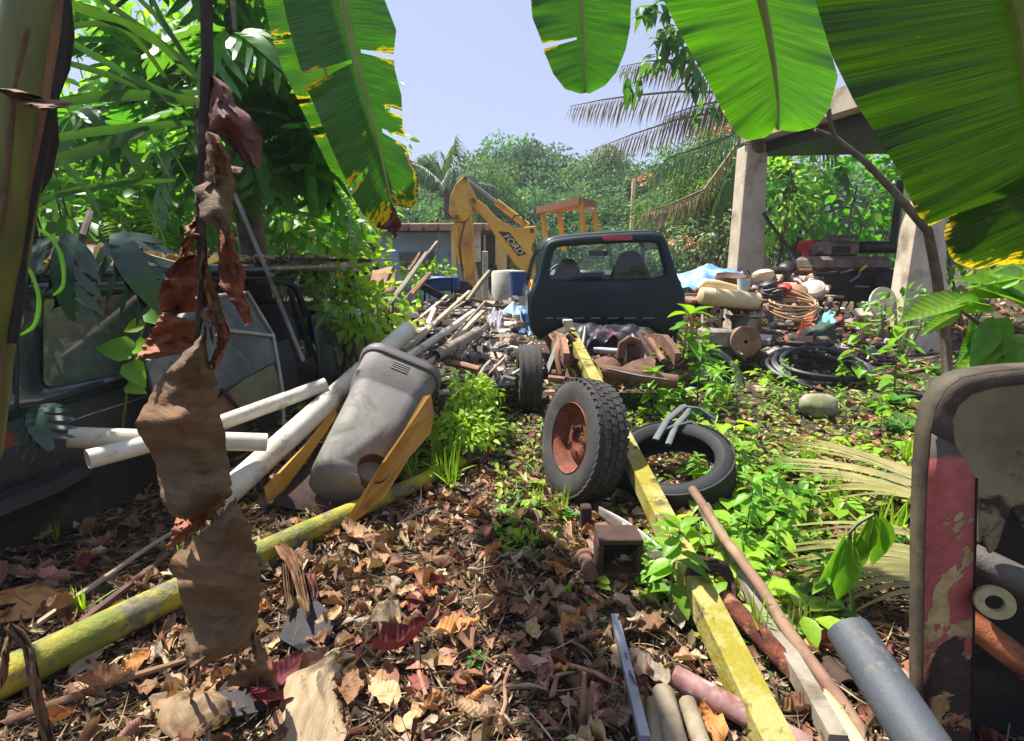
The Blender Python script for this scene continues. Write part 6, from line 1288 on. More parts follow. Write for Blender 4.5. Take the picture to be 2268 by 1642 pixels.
for pts, d, w in (([(100, 70), (250, 55), (330, 120), (420, 260)], [1.9, 2.0, 2.1, 2.2], .018), ([(120, 0), (250, 45), (350, 95), (440, 190)], [1.9, 2.0, 2.1, 2.3], .03), ([(130, 78), (230, 135), (330, 190), (390, 212)], 1.95, .022), ([(110, 130), (220, 160), (320, 200)], 1.95, .018),
                  ([(200, -20), (310, 60), (400, 130), (450, 190)], 2.2, .022), ([(290, -20), (350, 40), (400, 110), (440, 200)], 2.3, .02), ([(330, -20), (370, 60), (430, 150)], 2.3, .018),
                  ([(90, 235), (230, 215), (340, 212), (455, 205)], [1.8, 1.9, 2.0, 2.1], .03), ([(330, 212), (400, 222), (470, 235), (520, 240)], 2.0, .03), ([(80, 318), (190, 296), (330, 280), (450, 272)], [1.8, 1.9, 2.0, 2.1], .024), ([(60, 372), (170, 345), (270, 310), (330, 282)], [1.7, 1.8, 1.9, 2.0], .034), ([(95, 318), (150, 370), (200, 430), (228, 490)], 1.7, .018),
                  ([(60, 455), (180, 420), (300, 405), (390, 400)], [1.7, 1.8, 1.9, 2.0], .018), ([(330, 300), (350, 340), (380, 400)], 2.2, .008), ([(380, 330), (420, 400), (450, 440)], 2.2, .007)):
    strap(yp_, pts, d, w*.6, m_strap)
gp_ = thing('hooked_grass', 'bright yellow green hooked grass blades hanging beside the banana stem', 'grass plant', (-2.3, 1.7, 0))
MB().tube([(-2.3, 1.7, -.05), (-2.1, 1.65, .8), (-1.7, 1.55, 1.3)], .012, 6).build('stem', m_stemgreen, gp_)
for pts, w in (([(40, 520), (95, 512), (135, 560), (142, 630), (118, 655)], .009), ([(30, 565), (65, 595), (88, 660), (78, 720), (40, 745)], .009), ([(10, 672), (42, 680), (50, 710), (36, 742)], .006), ([(0, 800), (12, 806), (14, 822), (0, 832)], .006)): strap(gp_, pts, 1.55, w*.8, m_weeddk)
def bush(name, label, base, c, rad, n, size, mat, tmpl, nparts=24, cat='bush', group=None, hang=-.35, stems=5, seedcol=None, w=1.0):
    """leafy shrub: the nearest leaves are parts, the rest one mass"""
    base, c = Vector(base), Vector(c); t = thing(name, label, cat, base, group); mb = MB()
    for k in range(stems):
        a = k*2.4; e = c + Vector((math.cos(a)*rad[0]*.6, math.sin(a)*rad[1]*.6, rad[2]*.3)); mb = MB(); mb.tube([base + Vector((math.cos(a)*.06, math.sin(a)*.06, -.05)), base.lerp(e, .5) + Vector((.1*math.cos(a), 0, .05)), e], [.022, .015, .006], 6); mb.build('stem', m_stemgreen if k % 2 else m_bark, t)
    q = unit(n)*(RNG.uniform(.15, 1, (n, 1))**.4)*np.array(rad); q += .25*np.array(rad)*np.sin(q[:, [1, 2, 0]]*7/max(rad)); pos = np.array(c) + q; pos[:, 2] = np.maximum(pos[:, 2], base.z + .04)
    dirs = q/np.linalg.norm(q, axis=1, keepdims=True) + unit(n)*.8 + np.array([0, -.2, hang]); nrm = unit(n)*.7 + np.array([0, -.35, .8]); ln = size*RNG.uniform(.6, 1.25, n)
    order = np.argsort(pos[:, 1]); pos, dirs, nrm, ln = pos[order], dirs[order], nrm[order], ln[order]
    me1 = one_leaf('leaf', tmpl, w); me1.materials.append(mat)
    for i in range(min(nparts, n)):
        d_ = Vector(dirs[i]).normalized(); z = Vector(nrm[i]); y = z.cross(d_).normalized(); z = d_.cross(y)
        o = bpy.data.objects.new('leaf', me1); COL.objects.link(o); o.parent = t; o.matrix_local = Matrix.Translation(Vector(pos[i]) - base) @ Matrix((d_, y, z)).transposed().to_4x4() @ Matrix.Scale(ln[i], 4)
    v, f, _ = leafcloud(pos[nparts:], dirs[nparts:], nrm[nparts:], ln[nparts:], tmpl, None, w); o = add_mesh('foliage', np_mesh('foliage', v - np.array(base), f), mat, t); o['kind'] = 'stuff'
    return t
def bushpx(name, label, u, v, d, rad, *a, **k): c = P(u, v, d); return bush(name, label, (c.x, d, gz(c.x, d)), c, rad, *a, **k)
m_backleaf = leafmat('sunlit_back_leaf', L(150, 190, 84), L(116, 164, 66), .52, (1.7, 1.65, .5), .45, .35)
# leafy wall behind the wreck
for k, (u, v, d, rad, n, sz, mt, tm, lab) in enumerate((
    (180, 430, 5.6, (1.1, .6, .8), 420, .20, m_vineleaf, T_HEART, 'heart leaved climber thicket behind the wreck roof rear'), (420, 450, 6.0, (1.0, .6, .7), 380, .20, m_vineleaf, T_HEART, 'heart leaved climber thicket behind the dead banana leaf'),
    (640, 480, 6.4, (.9, .6, .6), 380, .17, m_weed, T_HEART, 'bright climber thicket beside the lobed leaves'), (745, 520, 7.2, (.6, .6, .55), 360, .15, m_weedlt, T_OVAL, 'light green bush left of the blue grey house'),
    (330, 280, 7.5, (1.8, .9, 1.6), 700, .22, m_backleaf, T_OVAL, 'tall sunlit bush behind the breadfruit trunk'), (90, 330, 7.0, (1.6, .9, 1.9), 700, .24, m_backleaf, T_HEART, 'tall sunlit bush behind the leaning banana stem'),
    (560, 230, 8.5, (1.9, 1.0, 1.8), 800, .20, m_backleaf, T_OVAL, 'tall pale bush seen between the lobed leaves'), (260, 60, 9.5, (2.8, 1.2, 1.9), 900, .24, m_backleaf, T_OVAL, 'highest sunlit tree bush at the top of the leafy wall'), (700, 330, 9.5, (1.4, .8, 1.5), 700, .17, m_backleaf, T_OVAL, 'slender bush behind the torn banana leaf'),
    (730, 660, 4.9, (.42, .4, .36), 260, .13, m_weed, T_OVAL, 'weeds sprouting out of the wreck windscreen'), (810, 690, 5.0, (.45, .4, .32), 260, .11, m_weedlt, T_OVAL, 'bright weeds covering the wreck bonnet'), (835, 610, 7.2, (.35, .4, .3), 160, .12, m_weedlt, T_OVAL, 'light green weeds before the house shutter'), (950, 612, 9.0, (.42, .4, .28), 140, .12, m_weedlt, T_OVAL, 'yellow green shrub under the house eave'))):
    bushpx('leafy_bush', lab, u, v, d, rad, n, sz, mt, tm, nparts=26)
# dark split leaves over the wreck
mo = thing('climbing_monstera', 'climber with dark split leaves hanging over the wreck glass', 'climber', W(150, 1000) + Vector((-.4, .3, 0)))
MB().tube([worldorigin(mo), P(150, 640, 2.5), P(185, 520, 2.45), P(200, 470, 2.6)], .014, 6, jit=.1).build('stem', m_bark, mo)
for u, v, d, s_, a, b, me in ((165, 520, 2.3, .34, -1.85, -.5, LOB[1]), (110, 530, 2.3, .28, -2.6, -.4, LOB[2]), (262, 515, 2.4, .36, -1.0, -.5, LOB[1]), (60, 500, 2.2, .28, 2.6, -.3, LOB[0]), (75, 900, 2.0, .22, -.7, -.8, LOB[0])):
    o = bpy.data.objects.new('leaf', me); COL.objects.link(o); o.parent = mo; d_ = Vector((math.cos(a), b, math.sin(a))).normalized(); z = Vector((0, -.8, .6)); y = z.cross(d_).normalized(); z = d_.cross(y)
    o.matrix_local = Matrix.Translation(P(u, v, d) - worldorigin(mo)) @ Matrix((d_, y, z)).transposed().to_4x4() @ Matrix.Scale(s_, 4)
    o.material_slots[0].link = 'OBJECT'; o.material_slots[0].material = m_darkleaf
cy = thing('cycad_fern', 'feathery green fern frond arching behind the wreck roof', 'fern', (P(340, 560, 4.2).x, 4.2, 0))
for pts in ([(380, 590), (360, 520), (335, 470), (320, 440)], [(330, 590), (290, 540), (270, 500), (265, 470)]):
    mr, o_ = MB(), []; frond_mb(mr, [P(u, v, 4.2) for u, v in pts], .01, .16, 26, .1, 1.6, o_); fr = mr.build('frond', m_weedlt, cy); v, f, _ = merge(o_); q = add_mesh('leaflets', np_mesh('leaflets', v - np.array(worldorigin(cy)), f), m_weedlt, fr); q['kind'] = 'stuff'
sdl = thing('rooted_seedling', 'slender seedling with pale heart leaves growing before the clouded glass', 'seedling', SV(270, 960, .1))
MB().tube([SV(270, 960, .1), P(282, 860, 2.5), P(300, 780, 2.5), P(330, 690, 2.55), P(352, 650, 2.55)], .006, 6).build('stem', m_stemgreen, sdl)
hl = one_leaf('leaf', T_HEART); hl.materials.append(m_weed)
def put_leaf(parent, me, p, d_, up, s_, nm='leaf'):
    d_ = Vector(d_).normalized(); y = Vector(up).cross(d_).normalized(); z = d_.cross(y); o = bpy.data.objects.new(nm, me); COL.objects.link(o); o.parent = parent
    o.matrix_local = Matrix.Translation(Vector(p) - worldorigin(parent)) @ Matrix((d_, y, z)).transposed().to_4x4() @ Matrix.Scale(s_, 4); return o
for u, v, dx, dz, s_ in ((300, 780, -.8, .2, .17), (330, 690, .8, -.4, .13), (290, 800, .5, -.9, .15), (300, 770, .9, .1, .12), (352, 655, -.6, .4, .10), (345, 670, .9, .2, .10), (285, 850, .8, -.3, .11), (320, 720, -.9, -.2, .1)): put_leaf(sdl, hl, P(u, v, 2.5), (dx, -.3, dz), (0, -.8, .5), s_)

# ================================================================== right side trees
drop = crown_mesh('crown', 2.3, 2.4, 90, 60, .26, [(1, 1, 1), (.75, .9, .8), (1.2, 1.15, .85)], T_LANCE, -.9, .30)
m_mango = leafmat('drooping_leaf', L(112, 142, 84), L(76, 108, 60), .35, (1.5, 1.55, .6), .45, .3, attr='Col', scale=2)
def drooptree(u, v, d, s_, lab, zs=1.0):
    c = P(u, v, d); t = thing('drooping_tree', lab, 'tree', (c.x, d, gz(c.x, d))); trunk_mb(c.z, .10, .2, 6, 1.2).build('trunk', m_bark, t, local=True)
    o = add_mesh('crown', drop, m_mango, t); o.location = (0, 0, c.z); o.scale = (s_, s_, s_*zs); o['kind'] = 'stuff'; return t
drooptree(1545, 470, 14.5, .72, 'loose drooping leaved tree behind the blue tarpaulin mound', 1.0); drooptree(1600, 400, 13.5, .55, 'drooping leaved tree rising beside the far concrete column', 1.1)
bushpx('leafy_bush', 'broad leaved green thicket behind the black engine', 1880, 460, 10.5, (1.9, .8, 1.2), 700, .20, m_vineleaf, T_HEART, nparts=40)
bushpx('leafy_bush', 'narrow leaved bush behind the far concrete column', 1730, 420, 10.0, (.8, .6, 1.3), 600, .16, m_mango if False else m_backleaf, T_LANCE, nparts=30, w=1.6)
bushpx('leafy_bush', 'grey green shrub left of the far concrete column', 1590, 540, 11.0, (1.3, .7, .6), 480, .14, leafmat('greygreen_leaf', L(126, 142, 100), L(96, 116, 76), .3, (1.3, 1.3, .7)), T_LANCE, nparts=24, w=1.8)
bushpx('leafy_bush', 'sparse sunlit bush beyond the near concrete column', 2180, 520, 9.0, (1.4, .8, 1.2), 420, .18, m_backleaf, T_OVAL, nparts=24)
bushpx('leafy_bush', 'low weeds at the foot of the near concrete column', 2000, 690, 5.9, (.4, .3, .25), 120, .10, m_weed, T_OVAL, nparts=20)
# coconut palm: grey drooping fronds over the sky
cp = thing('coconut_palm', 'coconut palm with grey drooping fronds rising behind the concrete columns', 'palm tree', (P(1765, 640, 11).x, 11, .1)); crown_ = P(1690, 225, 11)
MB().tube([worldorigin(cp) + Vector((0, 0, -.2)), P(1758, 560, 11), P(1745, 430, 11), P(1722, 320, 11), crown_], [.20, .17, .16, .14, .12], 12, jit=.08).build('trunk', m_bark, cp)
for pts, dr, mt in (([(1690, 225), (1600, 205), (1500, 203), (1400, 212), (1330, 222), (1262, 236)], .9, m_palmdry), ([(1690, 235), (1600, 245), (1500, 265), (1400, 298), (1312, 332)], .9, m_palmdry), ([(1690, 215), (1610, 165), (1520, 140), (1440, 135), (1375, 148)], .9, m_palmdry), ([(1690, 225), (1620, 220), (1540, 235), (1470, 260)], .9, m_palmdry),
                    ([(1690, 240), (1620, 300), (1540, 330), (1480, 350), (1440, 392)], .7, m_palm), ([(1690, 235), (1640, 330), (1600, 420), (1580, 480)], .6, m_palm), ([(1690, 225), (1780, 260), (1850, 330), (1890, 420)], .7, m_palm), ([(1690, 220), (1800, 190), (1900, 220), (1960, 280)], .8, m_palm), ([(1690, 215), (1720, 130), (1700, 60), (1650, 10)], .5, m_palm), ([(1690, 240), (1560, 420), (1480, 455), (1420, 470)], .8, m_palmdry)):
    mr, o_ = MB(), []; frond_mb(mr, [P(u, v, 11 - .3*i) for i, (u, v) in enumerate(pts)], .035, .62, 44, dr, .75, o_); fr = mr.build('frond', mt, cp); v, f, _ = merge(o_); q = add_mesh('leaflets', np_mesh('leaflets', v - np.array(worldorigin(cp)), f), mt, fr); q['kind'] = 'stuff'
# sprigs of an overhanging tree at the top
om = thing('overhanging_mango', 'mango tree whose leafy sprigs hang against the sky between banana leaves', 'tree', (P(1750, 700, 7).x, 9.2, .1))
MB().tube([worldorigin(om), Vector((3.9, 8.6, 3)), P(1640, 120, 7), P(1560, 60, 6.6)], [.12, .09, .05, .02], 8).build('trunk', m_bark, om)
mgl = one_leaf('leaf', T_LANCE, 1.9); mgl.materials.append(leafmat('mango_leaf', L(92, 136, 66), L(70, 116, 54), .4, (1.6, 1.7, .5)))
for (u, v, n_) in ((1440, 18, 16), (1470, 95, 16), (1450, 135, 14), (1500, 60, 16), (1530, 170, 16), (1400, 185, 10), (1520, 130, 14), (1480, 10, 14), (1570, 230, 12), (1540, 90, 12)):
    c = P(u, v, 6.6); MB().tube([P(1580, 80, 6.7), c], [.012, .005], 5).build('twig', m_bark, om)
    for k in range(n_): put_leaf(om, mgl, c + Vector([random.uniform(-.1, .1) for _ in range(3)]), (random.uniform(-1, 1), random.uniform(-1, 1), random.uniform(-1.1, .3)), (0, -.3, 1), random.uniform(.16, .26))
# orange flowering sprays
for u, v, d, rx, lab in ((1430, 398, 16, .45, 'spray of orange blossom beside the utility pole'), (1600, 285, 12.5, .3, 'small orange spray on the drooping tree'), (1515, 535, 12.5, .5, 'orange flowered shrub behind the cab roof'), (770, 600, 8, .3, 'orange flowers among the bushes by the house')):
    bushpx('orange_blossom', lab, u, v, d, (rx, rx*.6, rx*.3), 60, .11 if d < 20 else .25, leafmat('orange_petal', L(226, 160, 110), L(206, 132, 90), .3, (1.2, 1, .8)), T_OVAL, nparts=8, cat='blossom', stems=2)
# sapling with broad light leaves
sap = thing('sapling', 'bent slender sapling rising beside the near concrete column', 'sapling', W(2105, 862)); sb = worldorigin(sap)
MB().tube([sb + Vector((0, 0, -.05)), P(2092, 740, 4.9), P(2075, 610, 4.7), P(2055, 512, 4.55), P(1985, 430, 4.5), P(1920, 362, 4.5), P(1850, 305, 4.5), P(1805, 288, 4.5)], [.05, .045, .04, .036, .03, .026, .02, .014], 10, jit=.06).build('trunk', m_bark, sap)
MB().tube([P(1850, 305, 4.5), P(1838, 270, 4.45), P(1835, 240, 4.4)], [.018, .016, .02], 8).build('twig', m_bark, sap)
bl2 = thing('broadleaf_shrub', 'shrub with broad sunlit yellow green leaves before the near column', 'shrub', W(2400, 900)); q0 = worldorigin(bl2)
MB().tube([q0, P(2320, 800, 2.2), P(2200, 740, 2.1), P(2130, 690, 2.05)], [.02, .016, .01, .006], 6).build('stem', m_bark, bl2)
ovl = one_leaf('leaf', _tmpl([(.06, .03), (.15, .09), (.3, .15), (.5, .175), (.68, .145), (.85, .07), (.94, .03)], .3, .18), 1.0); 
def veinleaf(name, c1, c2, trans=.42):
    m = leafmat(name, c1, c2, trans, (1.6, 1.55, .5), .4, .2); nt = m.node_tree; N, K = nt.nodes, nt.links; b = N['Principled BSDF']; t = N.new('ShaderNodeTexCoord'); sx = N.new('ShaderNodeSeparateXYZ'); K.new(t.outputs['Object'], sx.inputs[0])
    ab = N.new('ShaderNodeMath'); ab.operation = 'ABSOLUTE'; K.new(sx.outputs[1], ab.inputs[0]); mm = N.new('ShaderNodeMath'); mm.operation = 'MULTIPLY_ADD'; mm.inputs[1].default_value = -1.1; K.new(ab.outputs[0], mm.inputs[0]); K.new(sx.outputs[0], mm.inputs[2])
    m3 = N.new('ShaderNodeMath'); m3.operation = 'MULTIPLY'; m3.inputs[1].default_value = 75.0; K.new(mm.outputs[0], m3.inputs[0]); sn = N.new('ShaderNodeMath'); sn.operation = 'SINE'; K.new(m3.outputs[0], sn.inputs[0])
    bp = N.new('ShaderNodeBump'); bp.inputs['Strength'].default_value = .16; bp.inputs['Distance'].default_value = .012; K.new(sn.outputs[0], bp.inputs['Height']); K.new(bp.outputs[0], b.inputs['Normal']); return m
ovl.materials.append(veinleaf('veined_broad_leaf', L(124, 168, 50), L(98, 148, 42)))
for u, v, dx, dy, dz, s_ in ((2150, 660, -1, -.2, -.18, .32), (2125, 690, -.9, -.3, -.35, .2), (2190, 650, .6, -.2, .5, .18), (2200, 700, -.6, -.5, -.7, .26), (2240, 730, -.9, -.3, -.5, .34), (2280, 740, -.8, -.4, -.5, .36), (2170, 640, -.2, -.3, .9, .12), (2260, 680, .8, -.2, .3, .3), (2290, 700, -.7, -.2, .4, .32), (2210, 720, .1, -.5, -.9, .2), (2320, 690, -.6, .1, .35, .34), (2330, 770, -.8, -.3, -.2, .34), (2300, 640, -.5, -.2, .2, .28), (2160, 700, -.3, -.4, -.9, .17), (2250, 650, -.8, .1, .3, .24), (2310, 600, -.7, .1, -.1, .26), (2210, 690, -.95, -.2, .1, .26), (2235, 700, -.7, -.4, -.75, .25), (2190, 680, -.8, -.3, .25, .2), (2260, 760, -.9, -.3, -.3, .3), (2180, 730, -.7, -.4, -.5, .2), (2280, 660, -.9, 0, .1, .28)):
    put_leaf(bl2, ovl, P(u, v, 2.1), (dx, dy, dz), (0, -.55, .8), s_)
# fallen palm fronds and wilted seedling
for nm, lab, lines, d0 in (('fallen_frond', 'folded palm frond with fan of dry leaflets on the weeds', [((2080, 1168 - 2*k), (1712 + 4*k, 1064 - 5*k)) for k in range(11)] + [((2080, 1150 - 3*k), (1755 + 30*k, 1012 + 9*k)) for k in range(6)] + [((2080, 1180 + 2*k), (1720 + 16*k, 1072 + 10*k)) for k in range(9)], .12),
                           ('fallen_frond', 'long leaved palm frond lying flat beside the machine shell', [((2090, 1275 + 6*k), (1690 + 12*k, 1245 + 9*k)) for k in range(17)] + [((2090, 1240 + 8*k), (1730 + 50*k, 1190 + 18*k)) for k in range(3)], .06)):
    t = thing(nm, lab, 'palm frond', W(2060, 1200))
    for k, (a, b) in enumerate(lines):
        pa_, pb2 = W(*a, d0 + .03), W(*b, d0*random.uniform(.6, 1.4)); mb = MB(); sd_ = Vector((.25, 1, .5)).normalized(); rings = []
        for i in range(9):
            f = i/8; p = pa_.lerp(pb2, f) + Vector((0, 0, .05*math.sin(f*math.pi))); ww = .009*math.sin(math.pi*min(.97, .25 + .72*f))**.7; rings.append([p - sd_*ww + Vector((0, 0, .006)), p, p + sd_*ww + Vector((0, 0, .006))])
        mb.loft(rings, False, False, closed=False); mb.build('leaflet', m_frond, t)
    MB().tube([W(2110, 1205, d0+.03), W(2200, 1210, d0+.05)], .016, 6).build('stalk', m_rope, t)
wp = thing('wilted_seedling', 'wilted seedling with limp hanging leaves before the grey pipe', 'seedling', W(1895, 1400, .0))
MB().tube([worldorigin(wp), P(1885, 1300, 1.5), P(1882, 1180, 1.5), P(1900, 1160, 1.5), P(1935, 1140, 1.5)], .006, 6).build('stem', m_stemgreen, wp)
for u, v, dx, dz, s_ in ((1880, 1185, -.05, -1, .24), (1870, 1185, -.3, -1, .18), (1892, 1175, .25, -1, .16), (1940, 1138, .1, -1, .19), (1930, 1140, -.2, -1, .17), (1950, 1140, .3, -1, .15)): put_leaf(wp, ovl, P(u, v, 1.5), (dx, -.12, dz), (.3*random.uniform(-1, 1), -1, .1), s_)

# ================================================================== leaf litter
BROWNS = [L(168, 136, 104), L(142, 112, 84), L(192, 164, 132), L(116, 90, 68), L(172, 126, 92), L(204, 180, 148), L(156, 112, 92), L(108, 86, 66), L(180, 150, 122), L(134, 92, 66)]
def gzv(xy): return np.array([ground_full(x, y) for x, y in xy])
def clear_of_path(x, y): return True
def scatter(n, x0, x1, y0, y1, power=1.0):
    """more pieces where the ground is near"""
    y = y0 + (y1-y0)*RNG.uniform(0, 1, n)**power; x = RNG.uniform(x0, x1, n); return np.stack([x, y], 1)
def ragged(seed, dip, curl, twist):
    rs = np.random.default_rng(seed); return _tmpl([(x, w*rs.uniform(.55, 1.25)) for x, w in ((.1, .13), (.25, .22), (.4, .26), (.55, .26), (.7, .22), (.86, .13))], dip, curl, twist)
RAG = [ragged(3, .8, -.3, .6), ragged(4, -.6, .3, -.8), ragged(5, .25, -.1, .2), ragged(6, 1.3, .2, 1.0), ragged(8, .5, .5, -.3)]
BENT = [_tmpl([(.2, .02), (.45, .022), (.7, .018), (.9, .01)], .3, .4, .6), _tmpl([(.2, .012), (.5, .014), (.8, .01)], .3, -.3, .3), _tmpl([(.15, .035), (.4, .05), (.7, .035)], 1.2, .2, 1.5)]
parts = []
def litter(xy, smin, smax, cols, tmpls, lift=.012, tilt=.32):
    n = len(xy); ids = RNG.integers(0, len(tmpls), n); z = gzv(xy)
    for k, tm in enumerate(tmpls):
        q = ids == k; m_ = int(q.sum())
        if not m_: continue
        pos = np.column_stack([xy[q], z[q] + RNG.uniform(.0, lift, m_)]); a = RNG.uniform(0, 6.28, m_)
        dirs = np.column_stack([np.cos(a), np.sin(a), RNG.normal(0, tilt*.5, m_)]); nrm = np.column_stack([RNG.normal(0, tilt, m_), RNG.normal(0, tilt, m_), np.ones(m_)])
        parts.append(leafcloud(pos, dirs, nrm, RNG.uniform(smin, smax, m_), tm, pick(cols, m_, .25), RNG.uniform(.75, 1.1, m_)))
litter(scatter(2300, -2.6, 3.4, 1.0, 4.2, 1.3), .045, .11, BROWNS, RAG, .035)
litter(scatter(1500, -1.0, 1.3, 1.0, 3.2, 1.2), .03, .09, BROWNS + [L(150, 84, 72), L(172, 116, 96)], RAG, .03)
litter(scatter(3800, -4, 7.5, 3.2, 9.5), .06, .14, BROWNS, RAG[:3], .03)
litter(scatter(3000, 2.5, 14, 7, 18), .09, .2, BROWNS, (T_CURL, T_FLAT), .03)
litter(scatter(22000, -2.4, 3.0, 1.0, 3.8, 1.4), .012, .036, BROWNS + [L(78, 60, 46), L(60, 48, 38), L(50, 40, 32)], (RAG[0], RAG[2], T_DIA), .014)
litter(scatter(22000, -2.2, 2.8, 1.0, 3.6, 1.3), .04, .15, [L(150, 126, 98), L(112, 88, 66), L(182, 162, 132), L(90, 70, 54), L(66, 52, 42)], BENT, .03, .3)
v, f, c = merge(parts)
lt_ = add_mesh('leaf_litter', np_mesh('leaf_litter', v, f, True, c), m_litter); tag(lt_, 'carpet of small dry brown leaves and twigs over the yard', 'leaf litter', kind='stuff')
# litter lying on the wreck roof
parts = []; n = 700; s_ = RNG.uniform(-.9, 3.2, n); t_ = RNG.uniform(-.9, .0, n)
pos = np.array([wl_(a, b, 1.27) for a, b in zip(s_, t_)]) + RNG.uniform(-.01, .02, (n, 3)); a = RNG.uniform(0, 6.28, n)
v, f, c = leafcloud(pos, np.column_stack([np.cos(a), np.sin(a), RNG.normal(0, .2, n)]), np.column_stack([RNG.normal(0, .5, n), RNG.normal(0, .5, n), np.ones(n)]), RNG.uniform(.04, .13, n), T_CURL, pick(BROWNS + [L(190, 170, 150)], n))
tag(add_mesh('roof_litter', np_mesh('roof_litter', v, f, True, c), m_litter), 'dry leaves strewn along the wreck roof', 'leaf litter', kind='stuff')
# the largest fallen leaves, one by one
def dry_mesh(seed, L_=10, W_=6, fold=.4, bend=.3, wave=.12, asp=.52):
    rs = np.random.default_rng(seed); V = []; ph = rs.uniform(0, 6, 4)
    for i in range(L_+1):
        t = i/L_; w = asp*.5*max(.02, math.sin(math.pi*min(.985, .04 + .95*t))**.62)*(1 + .06*math.sin(t*17+ph[0]))
        for j in range(-W_//2, W_//2+1):
            s = j/(W_/2); x = t; y = w*s*(1 - .25*abs(fold)*abs(s)); z = fold*abs(w*s)*1.1 + bend*(.5-t)**2*(1 if bend > 0 else 1) + wave*.35*math.sin(t*9+ph[1]+s*2)*abs(s) + wave*.25*math.sin(t*23+ph[2])*abs(s)
            if abs(s) == 1 and rs.random() < .25: y *= .82
            V.append((x, y, z))
    k = W_+1 if W_ % 2 == 0 else W_; F = [(i*k+j, i*k+j+1, (i+1)*k+j+1, (i+1)*k+j) for i in range(L_) for j in range(k-1)]
    return np.array(V), np.array(F)
DRYC = {'tan': (L(196, 164, 124), L(164, 128, 90)), 'brown': (L(154, 116, 84), L(120, 88, 64)), 'orange': (L(196, 138, 80), L(158, 104, 60)), 'maroon': (L(134, 62, 64), L(100, 44, 48)), 'pink': (L(190, 142, 126), L(156, 108, 96)), 'grey': (L(176, 160, 138), L(138, 122, 104))}
def vein_mat(name, c1, c2):
    m, nt, N, K, b = _new(name); t = N.new('ShaderNodeTexCoord')
    sx = N.new('ShaderNodeSeparateXYZ'); K.new(t.outputs['Object'], sx.inputs[0]); ab = N.new('ShaderNodeMath'); ab.operation = 'ABSOLUTE'; K.new(sx.outputs[1], ab.inputs[0])
    mm = N.new('ShaderNodeMath'); mm.operation = 'MULTIPLY_ADD'; mm.inputs[1].default_value = -.7; K.new(ab.outputs[0], mm.inputs[0]); K.new(sx.outputs[0], mm.inputs[2])
    sn = N.new('ShaderNodeMath'); sn.operation = 'SINE'; m3 = N.new('ShaderNodeMath'); m3.operation = 'MULTIPLY'; m3.inputs[1].default_value = 62.0; K.new(mm.outputs[0], m3.inputs[0]); K.new(m3.outputs[0], sn.inputs[0])
    col = _mix(nt, c1, c2, _noise(nt, t.outputs['Object'], 4, 6, .65, .32, .68)); col = _mix(nt, col, tuple(x*.35 for x in c2), _noise(nt, t.outputs['Object'], 9, 5, .6, .60, .72))
    oi = N.new('ShaderNodeObjectInfo'); h = N.new('ShaderNodeHueSaturation'); r_ = N.new('ShaderNodeMapRange'); r_.inputs['To Min'].default_value = .65; r_.inputs['To Max'].default_value = 1.25; K.new(oi.outputs['Random'], r_.inputs[0]); K.new(r_.outputs[0], h.inputs['Value']); K.new(col, h.inputs['Color'])
    K.new(h.outputs[0], b.inputs['Base Color']); b.inputs['Roughness'].default_value = .7; b.inputs['Specular IOR Level'].default_value = .25
    bp = N.new('ShaderNodeBump'); bp.inputs['Strength'].default_value = .22; bp.inputs['Distance'].default_value = .012; K.new(sn.outputs[0], bp.inputs['Height']); K.new(bp.outputs[0], b.inputs['Normal'])
    tr = N.new('ShaderNodeBsdfTranslucent'); K.new(h.outputs[0], tr.inputs[0]); ms = N.new('ShaderNodeMixShader'); ms.inputs[0].default_value = .15
    K.new(b.outputs[0], ms.inputs[1]); K.new(tr.outputs[0], ms.inputs[2]); K.new(ms.outputs[0], N['Material Output'].inputs[0]); return m
SHAPES = [dict(fold=.5, bend=.5, wave=.2), dict(fold=-.5, bend=-.5, wave=.3), dict(fold=1.0, bend=.9, wave=.2, asp=.6), dict(fold=.15, bend=.25, wave=.35), dict(fold=-1.0, bend=-.9, wave=.25, asp=.62)]
LM = {}
for cn, (c1, c2) in DRYC.items():
    mt = vein_mat('dry_%s_leaf' % cn, c1, c2)
    for si, sh in enumerate(SHAPES): v, f = dry_mesh(si*7 + len(cn), **sh); me = np_mesh('fallen_leaf', v, f); me.materials.append(mt); LM[cn, si] = me
LAB = {'tan': 'curled pale tan dry leaf lying on the leaf litter', 'brown': 'crumpled dark brown dry leaf lying on the leaf litter', 'orange': 'curled orange brown dry leaf lying on the leaf litter', 'maroon': 'maroon red dry leaf lying on the leaf litter', 'pink': 'pinkish brown ribbed dry leaf lying on the leaf litter', 'grey': 'greyish faded dry leaf lying on the leaf litter'}
MARKS = [(W(*q), t) for q, t in (((150, 1500), 'along the near end of the yellow pole'), ((700, 1200), 'beside the middle of the yellow pole'), ((960, 1080), 'at the far end of the yellow pole'), ((200, 1280), 'behind the yellow pole'), ((480, 1500), 'under the hanging dead leaf'), ((690, 1580), 'around the pale banana leaf piece'), ((950, 1430), 'on the open litter'), ((1190, 1330), 'left of the rusty hitch'), ((1100, 1150), 'left of the treaded wheel'),
         ((1390, 1540), 'along the bare metal tube'), ((1560, 1350), 'beside the yellow square tube'), ((1750, 1480), 'between the brown pole and grey pipe'), ((1900, 1150), 'by the fallen fronds'), ((1480, 1060), 'by the black tyre'), ((1750, 1000), 'among the weeds below the hose coil'), ((1130, 1000), 'on the path beside the ferny weeds'), ((620, 1080), 'in front of the yellow tub'), ((1080, 1600), 'in the front of the yard before the dry stubs'))]
